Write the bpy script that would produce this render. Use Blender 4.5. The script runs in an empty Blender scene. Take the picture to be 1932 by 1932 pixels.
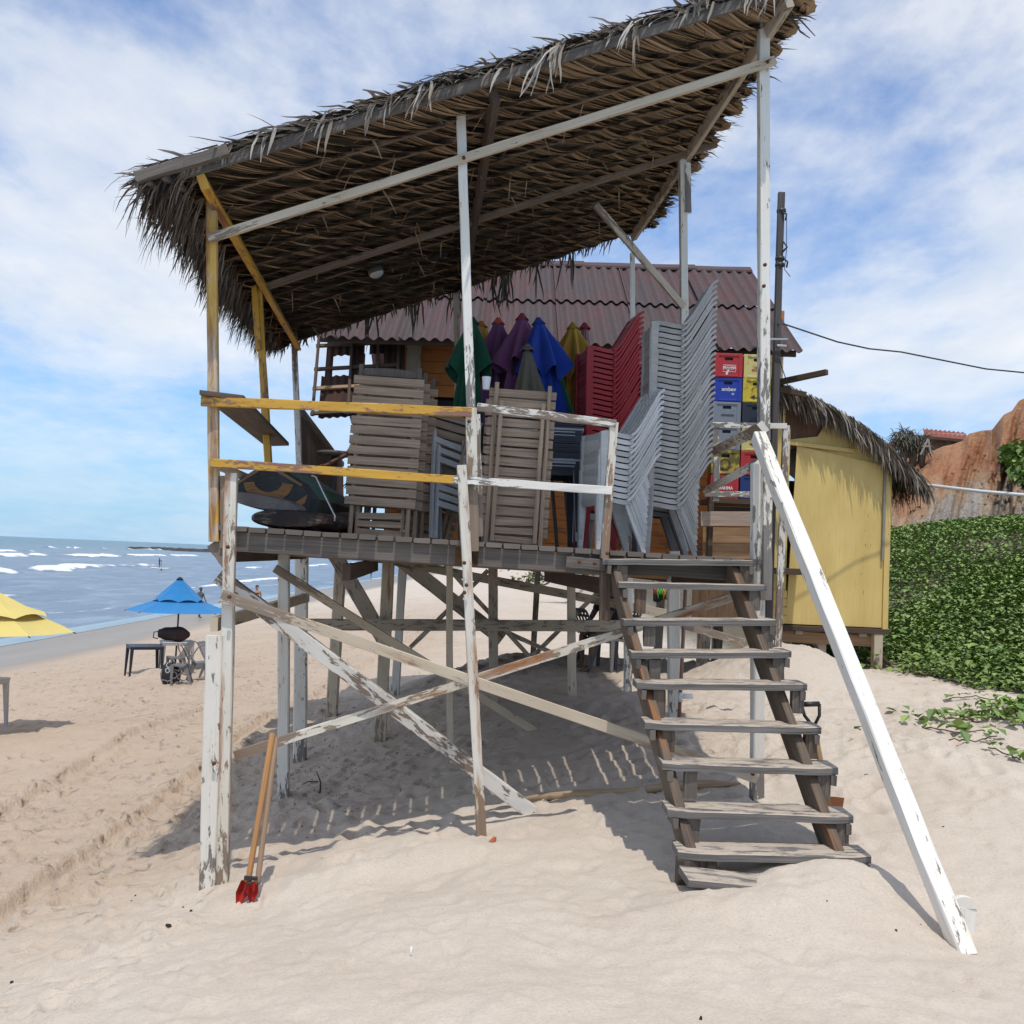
import bpy, bmesh, math, random
import numpy as np
from mathutils import Vector, Matrix

random.seed(7)
rng = np.random.default_rng(11)
SC = bpy.context.scene
COL = SC.collection
R = math.radians

# ------------------------------------------------------------------ camera
EYE = 1.75
PITCH, ROLL, FOC = R(2.48), R(2.42), 1969.0      # focal length in units of a 1932-wide frame
_F = Vector((0, math.cos(PITCH), math.sin(PITCH)))
_U0 = Vector((0, -math.sin(PITCH), math.cos(PITCH)))
_R0 = Vector((1, 0, 0))
CR = _R0 * math.cos(ROLL) + _U0 * math.sin(ROLL)
CU = -_R0 * math.sin(ROLL) + _U0 * math.cos(ROLL)
cam = bpy.data.cameras.new('camera')
cam.sensor_width = 36
cam.lens = 36 * FOC / 1932
cam.clip_end = 30000
cam.clip_start = 0.05
camo = bpy.data.objects.new('camera', cam)
COL.objects.link(camo)
M = Matrix.Identity(4)
for i in range(3):
    M[i][0], M[i][1], M[i][2] = CR[i], CU[i], -_F[i]
M[2][3] = EYE
camo.matrix_world = M
SC.camera = camo
SC.render.resolution_x = SC.render.resolution_y = 1024


def P(px, py, Y):
    """point at distance Y (metres ahead) seen at survey pixel px, py of the photograph"""
    d = _F + CR * ((px - 966) / FOC) + CU * ((966 - py) / FOC)
    d = d * (Y / d.y)
    return Vector((d.x, d.y, d.z + EYE))


# ------------------------------------------------------------------ sky, sun
SUN = Vector((0.06, -0.38, 1.0)).normalized()
w = bpy.data.worlds.new('World')
SC.world = w
w.use_nodes = True
nt = w.node_tree
nt.nodes.clear()


def nd(nt, t, **kw):
    n = nt.nodes.new(t)
    for k, v in kw.items():
        if k.startswith('i_'):
            n.inputs[k[2:].replace('_', ' ')].default_value = v
        else:
            setattr(n, k, v)
    return n


def lk(nt, a, b):
    nt.links.new(a, b)


def math_(nt, op, a, b=None, c=None, clamp=False):
    n = nt.nodes.new('ShaderNodeMath')
    n.operation = op
    n.use_clamp = clamp
    for i, v in enumerate((a, b, c)):
        if v is None:
            continue
        if isinstance(v, (int, float)):
            n.inputs[i].default_value = v
        else:
            nt.links.new(v, n.inputs[i])
    return n.outputs[0]


def ramp(nt, fac, pts, interp='LINEAR'):
    n = nt.nodes.new('ShaderNodeValToRGB')
    n.color_ramp.interpolation = interp
    e = n.color_ramp.elements
    while len(e) < len(pts):
        e.new(0.5)
    for i, (p, c) in enumerate(pts):
        e[i].position = p
        e[i].color = (c, c, c, 1) if isinstance(c, (int, float)) else (*c, 1)
    if fac is not None:
        nt.links.new(fac, n.inputs[0])
    return n.outputs[0]


def mixc(nt, fac, a, b, mode='MIX'):
    n = nt.nodes.new('ShaderNodeMix')
    n.data_type = 'RGBA'
    n.blend_type = mode
    for s, v in ((n.inputs[0], fac), (n.inputs[6], a), (n.inputs[7], b)):
        if isinstance(v, (int, float)):
            s.default_value = v
        elif isinstance(v, (tuple, list)):
            s.default_value = (*v[:3], 1)
        else:
            nt.links.new(v, s)
    return n.outputs[2]


def noise(nt, vec, scale, detail=4, rough=0.55, dist=0.0, dim='3D'):
    n = nt.nodes.new('ShaderNodeTexNoise')
    n.noise_dimensions = dim
    n.inputs['Scale'].default_value = scale
    n.inputs['Detail'].default_value = detail
    n.inputs['Roughness'].default_value = rough
    n.inputs['Distortion'].default_value = dist
    if vec is not None:
        nt.links.new(vec, n.inputs['Vector'])
    return n.outputs[0]


def mapping(nt, vec, scale=(1, 1, 1), rot=(0, 0, 0), loc=(0, 0, 0)):
    n = nt.nodes.new('ShaderNodeMapping')
    n.inputs['Scale'].default_value = scale
    n.inputs['Rotation'].default_value = rot
    n.inputs['Location'].default_value = loc
    nt.links.new(vec, n.inputs['Vector'])
    return n.outputs[0]


sky = nd(nt, 'ShaderNodeTexSky', sky_type='NISHITA', sun_disc=False)
sky.sun_elevation = math.asin(SUN.z)
sky.sun_rotation = math.atan2(SUN.x, SUN.y)
sky.altitude = 5
sky.air_density = 1.0
sky.dust_density = 0.25
sky.ozone_density = 2.2
tc = nd(nt, 'ShaderNodeTexCoord')
sep = nd(nt, 'ShaderNodeSeparateXYZ')
lk(nt, tc.outputs['Generated'], sep.inputs[0])
zc = math_(nt, 'MAXIMUM', sep.outputs[2], 0.0)
den = math_(nt, 'ADD', zc, 0.16)
cx = math_(nt, 'DIVIDE', sep.outputs[0], den)
cy = math_(nt, 'DIVIDE', sep.outputs[1], den)
cmb = nd(nt, 'ShaderNodeCombineXYZ')
lk(nt, cx, cmb.inputs[0])
lk(nt, cy, cmb.inputs[1])
v1 = mapping(nt, cmb.outputs[0], (1.0, 0.8, 1), (0, 0, R(35)), (3.1, 1.7, 0))
n1 = noise(nt, v1, 1.15, 7, 0.56, 0.35)
v2 = mapping(nt, cmb.outputs[0], (1.6, 1.0, 1), (0, 0, R(20)), (0.6, 4.0, 2.0))
n2 = noise(nt, v2, 5.5, 6, 0.62, 0.2)
cl = math_(nt, 'ADD', math_(nt, 'MULTIPLY', n1, 0.78), math_(nt, 'MULTIPLY', n2, 0.22))
cl = ramp(nt, cl, [(0.36, 0.10), (0.45, 0.44), (0.53, 0.80), (0.63, 1.0)])
cl = math_(nt, 'MULTIPLY', cl, ramp(nt, zc, [(0.02, 0.35), (0.20, 1.0)]))
cl = math_(nt, 'MULTIPLY', cl, 0.92)
# cloud brightness: thick parts slightly greyer, soft mottling
cb = noise(nt, v2, 2.3, 5, 0.5)
ccol = mixc(nt, ramp(nt, cb, [(0.35, 0.0), (0.65, 1.0)]), (5.2, 5.6, 6.15), (6.4, 6.5, 6.6))
skyb = mixc(nt, 1.0, sky.outputs[0], (0.56, 0.86, 1.16), 'MULTIPLY')
skyb = mixc(nt, ramp(nt, zc, [(0.0, 0.85), (0.22, 0.0)]), skyb, (2.3, 4.0, 5.9))
mx = mixc(nt, cl, skyb, ccol)
bg = nd(nt, 'ShaderNodeBackground')
lk(nt, mx, bg.inputs[0])
bg.inputs[1].default_value = 0.15
wo = nd(nt, 'ShaderNodeOutputWorld')
lk(nt, bg.outputs[0], wo.inputs[0])

sl = bpy.data.lights.new('sun', 'SUN')
sl.energy = 2.9
sl.angle = R(0.6)
sl.color = (1.0, 0.95, 0.87)
so = bpy.data.objects.new('sun', sl)
COL.objects.link(so)
so.rotation_euler = SUN.to_track_quat('Z', 'Y').to_euler()
so.location = (0, 0, 30)
SC.view_settings.view_transform = 'Standard'
SC.view_settings.look = 'None'
SC.view_settings.exposure = 0.0
SC.view_settings.gamma = 1.0
SC.cycles.max_bounces = 6
SC.cycles.diffuse_bounces = 4
SC.cycles.transparent_max_bounces = 8


# ------------------------------------------------------------------ helpers
def c8(r, g, b):
    return tuple(((v / 255) / 12.92 if v / 255 <= 0.04045 else ((v / 255 + 0.055) / 1.055) ** 2.4) for v in (r, g, b))


def tag(o, label=None, cat=None, group=None, kind=None):
    if label:
        o['label'] = label
    if cat:
        o['category'] = cat
    if group:
        o['group'] = group
    if kind:
        o['kind'] = kind
    return o


def empty(name, loc, label=None, cat=None, group=None):
    o = bpy.data.objects.new(name, None)
    o.empty_display_size = 0.1
    COL.objects.link(o)
    o.location = loc
    return tag(o, label, cat, group)


def wloc(o):
    v = Vector((0, 0, 0))
    while o is not None:
        v += Vector(o.location)
        o = o.parent
    return v


class MB:
    """collects faces, builds one mesh object"""

    def __init__(s):
        s.v, s.f, s.uv, s.sm, s.mi = [], [], [], [], []

    def add(s, verts, faces, uvs, smooth=False, mi=0):
        b = len(s.v)
        s.v.extend([tuple(p) for p in verts])
        for f, u in zip(faces, uvs):
            s.f.append([b + i for i in f])
            s.uv.append(u)
            s.sm.append(smooth)
            s.mi.append(mi)

    def bar(s, p0, p1, w_, h_, up=(0, 0, 1), seg=3, jit=0.0015, ch=None, mi=0, w1=None, h1=None, bend=0.0):
        """squared timber from p0 to p1: w_ sideways, h_ along up, chamfered edges, a little warp"""
        p0, p1 = Vector(p0), Vector(p1)
        ax = (p1 - p0)
        L = ax.length
        if L < 1e-6:
            return s
        ax /= L
        up = Vector(up)
        side = ax.cross(up)
        if side.length < 1e-3:
            side = ax.cross(Vector((0, 1, 0)))
            if side.length < 1e-3:
                side = Vector((1, 0, 0))
        side.normalize()
        upv = side.cross(ax).normalized()
        w1 = w_ if w1 is None else w1
        h1 = h_ if h1 is None else h1
        uo, vo = 100.0 * random.randint(0, 30), random.random() * 50
        vs, us = [], []
        per = [0.0]
        for k in range(seg + 1):
            t = k / seg
            a, b = (w_ + (w1 - w_) * t) / 2, (h_ + (h1 - h_) * t) / 2
            c = ch if ch is not None else min(a, b) * 0.16
            ring = [(a - c, -b), (a, -b + c), (a, b - c), (a - c, b), (-a + c, b), (-a, b - c), (-a, -b + c), (-a + c, -b)]
            bo = math.sin(t * math.pi) * bend
            for (x, y) in ring:
                vs.append(p0 + ax * (L * t) + side * (x + random.uniform(-jit, jit)) + upv * (y + bo + random.uniform(-jit, jit)))
        a, b = w_, h_
        c = 0.004
        lens = [c, b, c, a, c, b, c, a]
        acc = [0]
        for l in lens:
            acc.append(acc[-1] + l)
        fs, uvs = [], []
        for k in range(seg):
            for i in range(8):
                j = (i + 1) % 8
                fs.append([k * 8 + i, k * 8 + j, (k + 1) * 8 + j, (k + 1) * 8 + i])
                u0, u1 = L * k / seg + uo, L * (k + 1) / seg + uo
                v0, v1 = acc[i] + vo, acc[i + 1] + vo
                uvs.append([(u0, v0), (u0, v1), (u1, v1), (u1, v0)])
        fs.append(list(range(7, -1, -1)))
        uvs.append([(uo + 30 + i * .01, vo) for i in range(8)])
        fs.append([seg * 8 + i for i in range(8)])
        uvs.append([(uo + 30 + i * .01, vo) for i in range(8)])
        s.add(vs, fs, uvs, False, mi)
        return s

    def box(s, c, d, rz=0.0, ch=None, mi=0):
        c = Vector(c)
        m = Matrix.Rotation(rz, 3, 'Z')
        return s.bar(c - m @ Vector((d[0] / 2, 0, 0)), c + m @ Vector((d[0] / 2, 0, 0)), d[1], d[2], seg=1, jit=0, ch=ch, mi=mi)

    def tube(s, pts, rad, n=8, mi=0, cap=True, smooth=True):
        pts = [Vector(p) for p in pts]
        m = len(pts)
        if not isinstance(rad, (list, tuple)):
            rad = [rad] * m
        vs, fs, uvs = [], [], []
        ref = None
        acc = 0
        accs = []
        for i, p in enumerate(pts):
            t = (pts[min(i + 1, m - 1)] - pts[max(i - 1, 0)]).normalized()
            if ref is None:
                ref = Vector((0, 0, 1)) if abs(t.z) < 0.9 else Vector((1, 0, 0))
            a = t.cross(ref).normalized()
            b = a.cross(t).normalized()
            ref = b
            if i:
                acc += (p - pts[i - 1]).length
            accs.append(acc)
            for k in range(n):
                th = 2 * math.pi * k / n
                vs.append(p + (a * math.cos(th) + b * math.sin(th)) * rad[i])
        for i in range(m - 1):
            for k in range(n):
                j = (k + 1) % n
                fs.append([i * n + k, i * n + j, (i + 1) * n + j, (i + 1) * n + k])
                c = 2 * math.pi * rad[i]
                uvs.append([(accs[i], c * k / n), (accs[i], c * (k + 1) / n), (accs[i + 1], c * (k + 1) / n), (accs[i + 1], c * k / n)])
        if cap:
            fs.append(list(range(n))[::-1])
            uvs.append([(0, 0)] * n)
            fs.append([(m - 1) * n + k for k in range(n)])
            uvs.append([(0, 0)] * n)
        s.add(vs, fs, uvs, smooth, mi)
        return s

    def strip(s, pts, widths, side, mi=0, fold=0.0):
        """a leaf or cloth ribbon along pts"""
        side = Vector(side).normalized()
        vs, fs, uvs = [], [], []
        uo = random.random() * 40
        n = len(pts)
        acc = 0
        for i, p in enumerate(pts):
            p = Vector(p)
            wd = widths[i] if isinstance(widths, (list, tuple)) else widths
            vs += [p - side * wd / 2, p + side * wd / 2]
        for i in range(n - 1):
            l = (Vector(pts[i + 1]) - Vector(pts[i])).length
            fs.append([2 * i, 2 * i + 1, 2 * i + 3, 2 * i + 2])
            uvs.append([(acc + uo, uo), (acc + uo, uo + .03), (acc + l + uo, uo + .03), (acc + l + uo, uo)])
            acc += l
        s.add(vs, fs, uvs, True, mi)
        return s

    def grid(s, fn, nu, nv, smooth=True, mi=0, closed_u=False, uvs=(1, 1)):
        vs = [fn(i / nu, j / nv) for j in range(nv + 1) for i in range(nu + 1)]
        fs, us = [], []
        for j in range(nv):
            for i in range(nu):
                a = j * (nu + 1) + i
                fs.append([a, a + 1, a + nu + 2, a + nu + 1])
                us.append([(i / nu * uvs[0], j / nv * uvs[1]), ((i + 1) / nu * uvs[0], j / nv * uvs[1]),
                           ((i + 1) / nu * uvs[0], (j + 1) / nv * uvs[1]), (i / nu * uvs[0], (j + 1) / nv * uvs[1])])
        s.add(vs, fs, us, smooth, mi)
        return s

    def quad(s, a, b, c, d, mi=0):
        A, B, C_, D_ = map(Vector, (a, b, c, d))
        l, h = (B - A).length, (D_ - A).length
        s.add([A, B, C_, D_], [[0, 1, 2, 3]], [[(0, 0), (l, 0), (l, h), (0, h)]], False, mi)
        return s

    def prism(s, poly, n, depth, mi=0):
        """flat outline (list of 3d points) with thickness along n"""
        n = Vector(n).normalized() * depth
        k = len(poly)
        vs = [Vector(p) for p in poly] + [Vector(p) + n for p in poly]
        fs = [list(range(k))[::-1], [k + i for i in range(k)]]
        o = Vector(poly[0])
        zs = [p[2] for p in poly]
        if max(zs) - min(zs) < .12:
            uf = [(50.0 + p[1] - o[1], p[0] - o[0]) for p in poly]
        else:
            uf = [(50.0 + p[2] - o[2], p[0] - o[0] + p[1] - o[1]) for p in poly]
        us = [uf[::-1], uf]
        for i in range(k):
            j = (i + 1) % k
            fs.append([i, j, k + j, k + i])
            us.append([(0, 0), (.1, 0), (.1, .02), (0, .02)])
        s.add(vs, fs, us, False, mi)
        return s

    def build(s, name, mat, parent=None, loc=None, solid=0.0):
        off = wloc(parent) if parent is not None else Vector(loc if loc is not None else (0, 0, 0))
        me = bpy.data.meshes.new(name)
        me.from_pydata([(v[0] - off[0], v[1] - off[1], v[2] - off[2]) for v in s.v], [], s.f)
        ul = me.uv_layers.new(name='UVMap')
        flat = [c for u in s.uv for p in u for c in p]
        ul.data.foreach_set('uv', flat)
        me.polygons.foreach_set('use_smooth', s.sm)
        mats = mat if isinstance(mat, (list, tuple)) else [mat]
        for m in mats:
            me.materials.append(m)
        if len(mats) > 1:
            me.polygons.foreach_set('material_index', s.mi)
        me.update()
        o = bpy.data.objects.new(name, me)
        COL.objects.link(o)
        if parent is not None:
            o.parent = parent
        else:
            o.location = off
        if solid:
            sd = o.modifiers.new('thickness', 'SOLIDIFY')
            sd.thickness = solid
            sd.offset = 0
        return o


def one(name, mat, mb, label, cat, group=None, loc=None):
    if loc is None:
        n = len(mb.v)
        loc = (sum(v[0] for v in mb.v) / n, sum(v[1] for v in mb.v) / n, min(v[2] for v in mb.v))
    return tag(mb.build(name, mat, None, loc), label, cat, group)


def copy_tree(o, parent=None):
    c = o.copy()
    COL.objects.link(c)
    if parent is not None:
        c.parent = parent
    for ch in list(o.children):
        copy_tree(ch, c)
    return c


# ------------------------------------------------------------------ materials
def new_mat(name):
    m = bpy.data.materials.new(name)
    m.use_nodes = True
    t = m.node_tree
    t.nodes.clear()
    out = nd(t, 'ShaderNodeOutputMaterial')
    b = nd(t, 'ShaderNodeBsdfPrincipled')
    lk(t, b.outputs[0], out.inputs[0])
    b.inputs['Roughness'].default_value = 0.75
    return m, t, b


def bump(t, b, h, strength=0.3, dist=0.01):
    n = nd(t, 'ShaderNodeBump')
    n.inputs['Strength'].default_value = strength
    n.inputs['Distance'].default_value = dist
    lk(t, h, n.inputs['Height'])
    lk(t, n.outputs[0], b.inputs['Normal'])


def m_paint(name, paint, wood, wear=0.5, rust=0.0, rough=0.6, stain=(0.33, 0.12, 0.03), tone=0.25):
    """flaking paint over grey wood, grain along the timber (uv.x in metres along it)"""
    m, t, b = new_mat(name)
    uv = nd(t, 'ShaderNodeUVMap').outputs[0]
    grain = noise(t, mapping(t, uv, (2.2, 75, 1)), 1.0, 5, 0.6)
    flake = noise(t, mapping(t, uv, (7, 26, 1)), 1.0, 8, 0.68, 0.4)
    broad = noise(t, mapping(t, uv, (1.3, 3.5, 1)), 1.0, 3, 0.5)
    wood = tuple(wood)
    wcol = mixc(t, grain, tuple(c * 0.55 for c in wood), tuple(min(1, c * 1.35) for c in wood))
    pcol = mixc(t, ramp(t, broad, [(0.3, 0.0), (0.7, 1.0)]), paint, tuple(c * (1 - tone) * k for c, k in zip(paint, (1, 0.95, 0.86))))
    pcol = mixc(t, math_(t, 'MULTIPLY', ramp(t, grain, [(0.27, 1.0), (0.44, 0.0)]), 0.5), pcol, tuple(c * 0.45 for c in paint))
    f = math_(t, 'ADD', math_(t, 'MULTIPLY', flake, 0.62), math_(t, 'MULTIPLY', broad, 0.38))
    sx = nd(t, 'ShaderNodeSeparateXYZ')
    lk(t, uv, sx.inputs[0])
    foot = ramp(t, math_(t, 'MODULO', sx.outputs[0], 100.0), [(0.12, 1.0), (0.75, 0.0)])
    f = math_(t, 'ADD', f, math_(t, 'MULTIPLY', foot, 0.13 if name in ('white_paint', 'white_paint_rusty', 'beige_paint') else 0.03))
    th = 0.5 + (0.5 - wear) * 0.34
    mask = ramp(t, f, [(th - 0.008, 0.0), (th + 0.012, 1.0)])
    col = mixc(t, mask, pcol, wcol)
    if rust:
        r1 = noise(t, mapping(t, uv, (1.1, 8, 1), loc=(4, 9, 0)), 1.0, 5, 0.6)
        th2 = 0.72 - rust * 0.22
        rm = math_(t, 'MULTIPLY', ramp(t, r1, [(th2 - 0.06, 0.0), (th2 + 0.06, 1.0)]), 0.85)
        col = mixc(t, rm, col, mixc(t, flake, tuple(c * 0.5 for c in stain), stain))
    lk(t, col, b.inputs['Base Color'])
    b.inputs['Roughness'].default_value = rough
    hh = math_(t, 'SUBTRACT', math_(t, 'MULTIPLY', grain, 0.5), math_(t, 'MULTIPLY', mask, 0.5))
    bump(t, b, hh, 0.5, 0.004)
    return m


def m_wood(name, base, dark=0.45, light=1.35, sand=0.0, rust=0.0, knots=True):
    m, t, b = new_mat(name)
    uv = nd(t, 'ShaderNodeUVMap').outputs[0]
    grain = noise(t, mapping(t, uv, (1.8, 85, 1)), 1.0, 6, 0.62, 0.3)
    broad = noise(t, mapping(t, uv, (1.6, 9, 1)), 1.0, 4, 0.55)
    f = math_(t, 'ADD', math_(t, 'MULTIPLY', grain, 0.6), math_(t, 'MULTIPLY', broad, 0.4))
    col = mixc(t, ramp(t, f, [(0.32, 0.0), (0.66, 1.0)]), tuple(c * dark for c in base), tuple(c * light for c in base))
    crack = ramp(t, noise(t, mapping(t, uv, (1.0, 60, 1), loc=(7, 3, 0)), 1.0, 3, 0.5), [(0.27, 1.0), (0.33, 0.0)])
    col = mixc(t, math_(t, 'MULTIPLY', crack, 0.75), col, tuple(c * 0.18 for c in base))
    if rust:
        r1 = noise(t, mapping(t, uv, (1.3, 10, 1), loc=(4, 9, 0)), 1.0, 4, 0.6)
        th2 = 0.72 - rust * 0.22
        col = mixc(t, math_(t, 'MULTIPLY', ramp(t, r1, [(th2 - .06, 0.0), (th2 + .08, 1.0)]), 0.8), col, (0.26, 0.11, 0.035))
    if sand:
        g = nd(t, 'ShaderNodeNewGeometry')
        sp = nd(t, 'ShaderNodeSeparateXYZ')
        lk(t, g.outputs['Normal'], sp.inputs[0])
        upm = ramp(t, sp.outputs[2], [(0.75, 0.0), (0.95, 1.0)])
        sn = noise(t, mapping(t, uv, (4.5, 16, 1), loc=(1, 2, 0)), 1.0, 6, 0.7)
        th3 = 0.62 - 0.25 * sand
        sm = math_(t, 'MULTIPLY', math_(t, 'MULTIPLY', ramp(t, sn, [(th3 - .03, 0.0), (th3 + .07, 1.0)]), upm), 0.9)
        col = mixc(t, sm, col, (0.50, 0.42, 0.34))
    lk(t, col, b.inputs['Base Color'])
    b.inputs['Roughness'].default_value = 0.85
    bump(t, b, math_(t, 'SUBTRACT', f, math_(t, 'MULTIPLY', crack, 0.6)), 0.6, 0.005)
    return m


def m_leaf(name, lo, hi, rough=0.85, transl=0.0, grey=None):
    """dry or green leaf, tone differs from leaf to leaf"""
    m, t, b = new_mat(name)
    g = nd(t, 'ShaderNodeNewGeometry')
    uv = nd(t, 'ShaderNodeUVMap').outputs[0]
    st = noise(t, mapping(t, uv, (3, 260, 1)), 1.0, 3, 0.6)
    col = mixc(t, g.outputs['Random Per Island'], lo, hi)
    if grey:
        r2 = math_(t, 'FRACT', math_(t, 'MULTIPLY', g.outputs['Random Per Island'], 7.31))
        col = mixc(t, ramp(t, r2, [(0.55, 0.0), (0.8, 1.0)]), col, grey)
    col = mixc(t, ramp(t, st, [(0.3, 0.0), (0.6, 1.0)]), mixc(t, 0.45, col, (0, 0, 0)), col)
    lk(t, col, b.inputs['Base Color'])
    b.inputs['Roughness'].default_value = rough
    return m


def m_plastic(name, col, dirt=0.25, rough=0.42, vary=0.0):
    m, t, b = new_mat(name)
    tcx = nd(t, 'ShaderNodeTexCoord').outputs['Object']
    n = noise(t, tcx, 9, 6, 0.65)
    n2 = noise(t, mapping(t, tcx, (3, 3, 22)), 2.0, 4, 0.6)
    base = col
    if vary:
        oi = nd(t, 'ShaderNodeObjectInfo')
        base = mixc(t, oi.outputs['Random'], tuple(c * (1 - vary) for c in col), tuple(min(0.9, c * (1 + vary)) for c in col))
    d = math_(t, 'MULTIPLY', ramp(t, math_(t, 'ADD', math_(t, 'MULTIPLY', n, 0.6), math_(t, 'MULTIPLY', n2, 0.4)), [(0.42, 0.0), (0.68, 1.0)]), dirt)
    c = mixc(t, d, base, (0.10, 0.08, 0.06))
    lk(t, c, b.inputs['Base Color'])
    b.inputs['Roughness'].default_value = rough
    lk(t, math_(t, 'ADD', math_(t, 'MULTIPLY', n, 0.3), rough - 0.12), b.inputs['Roughness'])
    return m


def m_cloth(name, col, var=0.3, stripes=None):
    m, t, b = new_mat(name)
    tcx = nd(t, 'ShaderNodeTexCoord').outputs['Object']
    n = noise(t, tcx, 3.5, 5, 0.6)
    c = mixc(t, n, tuple(k * (1 - var) for k in col), tuple(min(.9, k * (1 + var)) for k in col))
    if stripes:
        uv = nd(t, 'ShaderNodeUVMap').outputs[0]
        s = nd(t, 'ShaderNodeSeparateXYZ')
        lk(t, uv, s.inputs[0])
        k = math_(t, 'FRACT', math_(t, 'MULTIPLY', s.outputs[0], stripes[1]))
        c = mixc(t, ramp(t, k, [(0.48, 0.0), (0.52, 1.0)]), c, stripes[0])
    lk(t, c, b.inputs['Base Color'])
    b.inputs['Roughness'].default_value = 0.9
    b.inputs['Sheen Weight'].default_value = 0.15
    wv = noise(t, tcx, 380, 2, 0.5)
    bump(t, b, wv, 0.15, 0.002)
    return m


def m_flat(name, col, rough=0.7, metal=0.0, var=0.2, scale=6):
    m, t, b = new_mat(name)
    tcx = nd(t, 'ShaderNodeTexCoord').outputs['Object']
    n = noise(t, tcx, scale, 6, 0.62)
    lk(t, mixc(t, n, tuple(k * (1 - var) for k in col), tuple(min(.95, k * (1 + var)) for k in col)), b.inputs['Base Color'])
    b.inputs['Roughness'].default_value = rough
    b.inputs['Metallic'].default_value = metal
    bump(t, b, n, 0.15, 0.004)
    return m


WHITE = (0.72, 0.70, 0.66)
GREYW = (0.20, 0.175, 0.15)
MT = {}
MT['white'] = m_paint('white_paint', (0.75, 0.725, 0.675), (0.20, 0.18, 0.16), 0.27, 0.0, tone=0.10)
MT['white_rail'] = m_paint('rail_white', (0.77, 0.755, 0.72), (0.20, 0.18, 0.16), 0.25, 0.0, tone=0.08)
MT['white_rust'] = m_paint('white_paint_rusty', (0.72, 0.68, 0.60), (0.24, 0.18, 0.13), 0.36, 0.72, stain=(0.40, 0.145, 0.035))
MT['white_worn'] = m_paint('white_paint_worn', (0.70, 0.68, 0.64), (0.20, 0.15, 0.115), 0.50, 0.1)
MT['beige'] = m_paint('beige_paint', (0.62, 0.53, 0.41), (0.26, 0.20, 0.15), 0.26, 0.38)
MT['beige_dull'] = m_paint('dull_beige_paint', (0.46, 0.39, 0.31), (0.20, 0.15, 0.11), 0.38, 0.12)
MT['yellow'] = m_paint('yellow_paint', (0.64, 0.36, 0.045), (0.26, 0.13, 0.09), 0.36, 0.5)
MT['yellow_worn'] = m_paint('yellow_paint_worn', (0.62, 0.37, 0.08), (0.52, 0.42, 0.31), 0.50, 0.6)
MT['hut_yellow'] = m_paint('hut_yellow_paint', (0.74, 0.55, 0.20), (0.26, 0.15, 0.05), 0.13, 0.0, tone=0.16)
MT['orange'] = m_paint('orange_paint', (0.50, 0.17, 0.03), (0.20, 0.10, 0.05), 0.3, 0.0)
MT['grey_wood'] = m_wood('weathered_grey_wood', (0.140, 0.117, 0.098))
MT['deck_wood'] = m_wood('deck_grey_wood', (0.150, 0.126, 0.107), sand=0.25)
MT['tread_wood'] = m_wood('tread_grey_wood', (0.125, 0.116, 0.108), 0.3, 1.9, sand=0.70)
MT['lounger_wood'] = m_wood('lounger_wood', (0.44, 0.315, 0.22), 0.42, 1.3)
MT['dark_wood'] = m_wood('dark_brown_wood', (0.085, 0.055, 0.038))
MT['stringer_wood'] = m_wood('stringer_wood', (0.115, 0.083, 0.06), 0.3, 1.6, rust=0.5)
MT['raw_wood'] = m_wood('raw_brown_wood', (0.36, 0.22, 0.12), 0.55, 1.25)
MT['rafter'] = m_wood('rafter_wood', (0.20, 0.14, 0.095))
MT['leaf_under'] = m_leaf('thatch_underside', (0.29, 0.19, 0.11), (0.50, 0.355, 0.225))
MT['leaf_grey'] = m_leaf('dry_palm_leaf', (0.15, 0.11, 0.08), (0.36, 0.30, 0.24), grey=(0.46, 0.42, 0.37))
MT['leaf_dark'] = m_leaf('dark_palm_leaf', (0.055, 0.038, 0.027), (0.15, 0.11, 0.08))
# ------------------------------------------------------------------ ground
def vhash(ix, iy, seed):
    h = (ix.astype(np.int64) * 374761393 + iy.astype(np.int64) * 668265263 + seed * 1442695041) & 0x7fffffff
    h = ((h ^ (h >> 13)) * 1274126177) & 0x7fffffff
    h = h ^ (h >> 16)
    return (h & 0xffffff) / float(0xffffff)


def vnoise(x, y, seed=0):
    ix, iy = np.floor(x), np.floor(y)
    fx, fy = x - ix, y - iy
    fx, fy = fx * fx * (3 - 2 * fx), fy * fy * (3 - 2 * fy)
    a, b = vhash(ix, iy, seed), vhash(ix + 1, iy, seed)
    c, d = vhash(ix, iy + 1, seed), vhash(ix + 1, iy + 1, seed)
    return (a * (1 - fx) + b * fx) * (1 - fy) + (c * (1 - fx) + d * fx) * fy - 0.5


def fbm(x, y, seed=0, o=4, g=0.5):
    r, am = 0, 1
    for k in range(o):
        r = r + am * vnoise(x * 2 ** k + 13 * k, y * 2 ** k - 7 * k, seed + k)
        am *= g
    return r


def sst(a, b, x):
    t = np.clip((x - a) / (b - a), 0, 1)
    return t * t * (3 - 2 * t)


_px = [-400, -60, -30, -22, -15, -7.7, -4, -2, 0, 2, 5, 20, 60, 400]
_pz = [-30, -7, -5.0, -4.6, -3.85, -3.0, -2.68, -2.32, -1.95, -1.72, -1.35, -1.1, -1.0, -1.0]
_qx = [-400, -60, -30, -22, -15, -7.7, 0, 10, 25, 60, 400]
_qz = [-30, -7, -5.0, -4.6, -3.9, -3.05, -2.45, -2.1, -1.6, 0.0, 2.0]


def veg_s(x, y):
    return (x - 4.9) * 0.74 + (y - 12.4) * 0.28 + 0.5 * vnoise(x * .5, y * .5, 77) + 0.35 * vnoise(x * 1.7, y * 1.7, 78)


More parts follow.
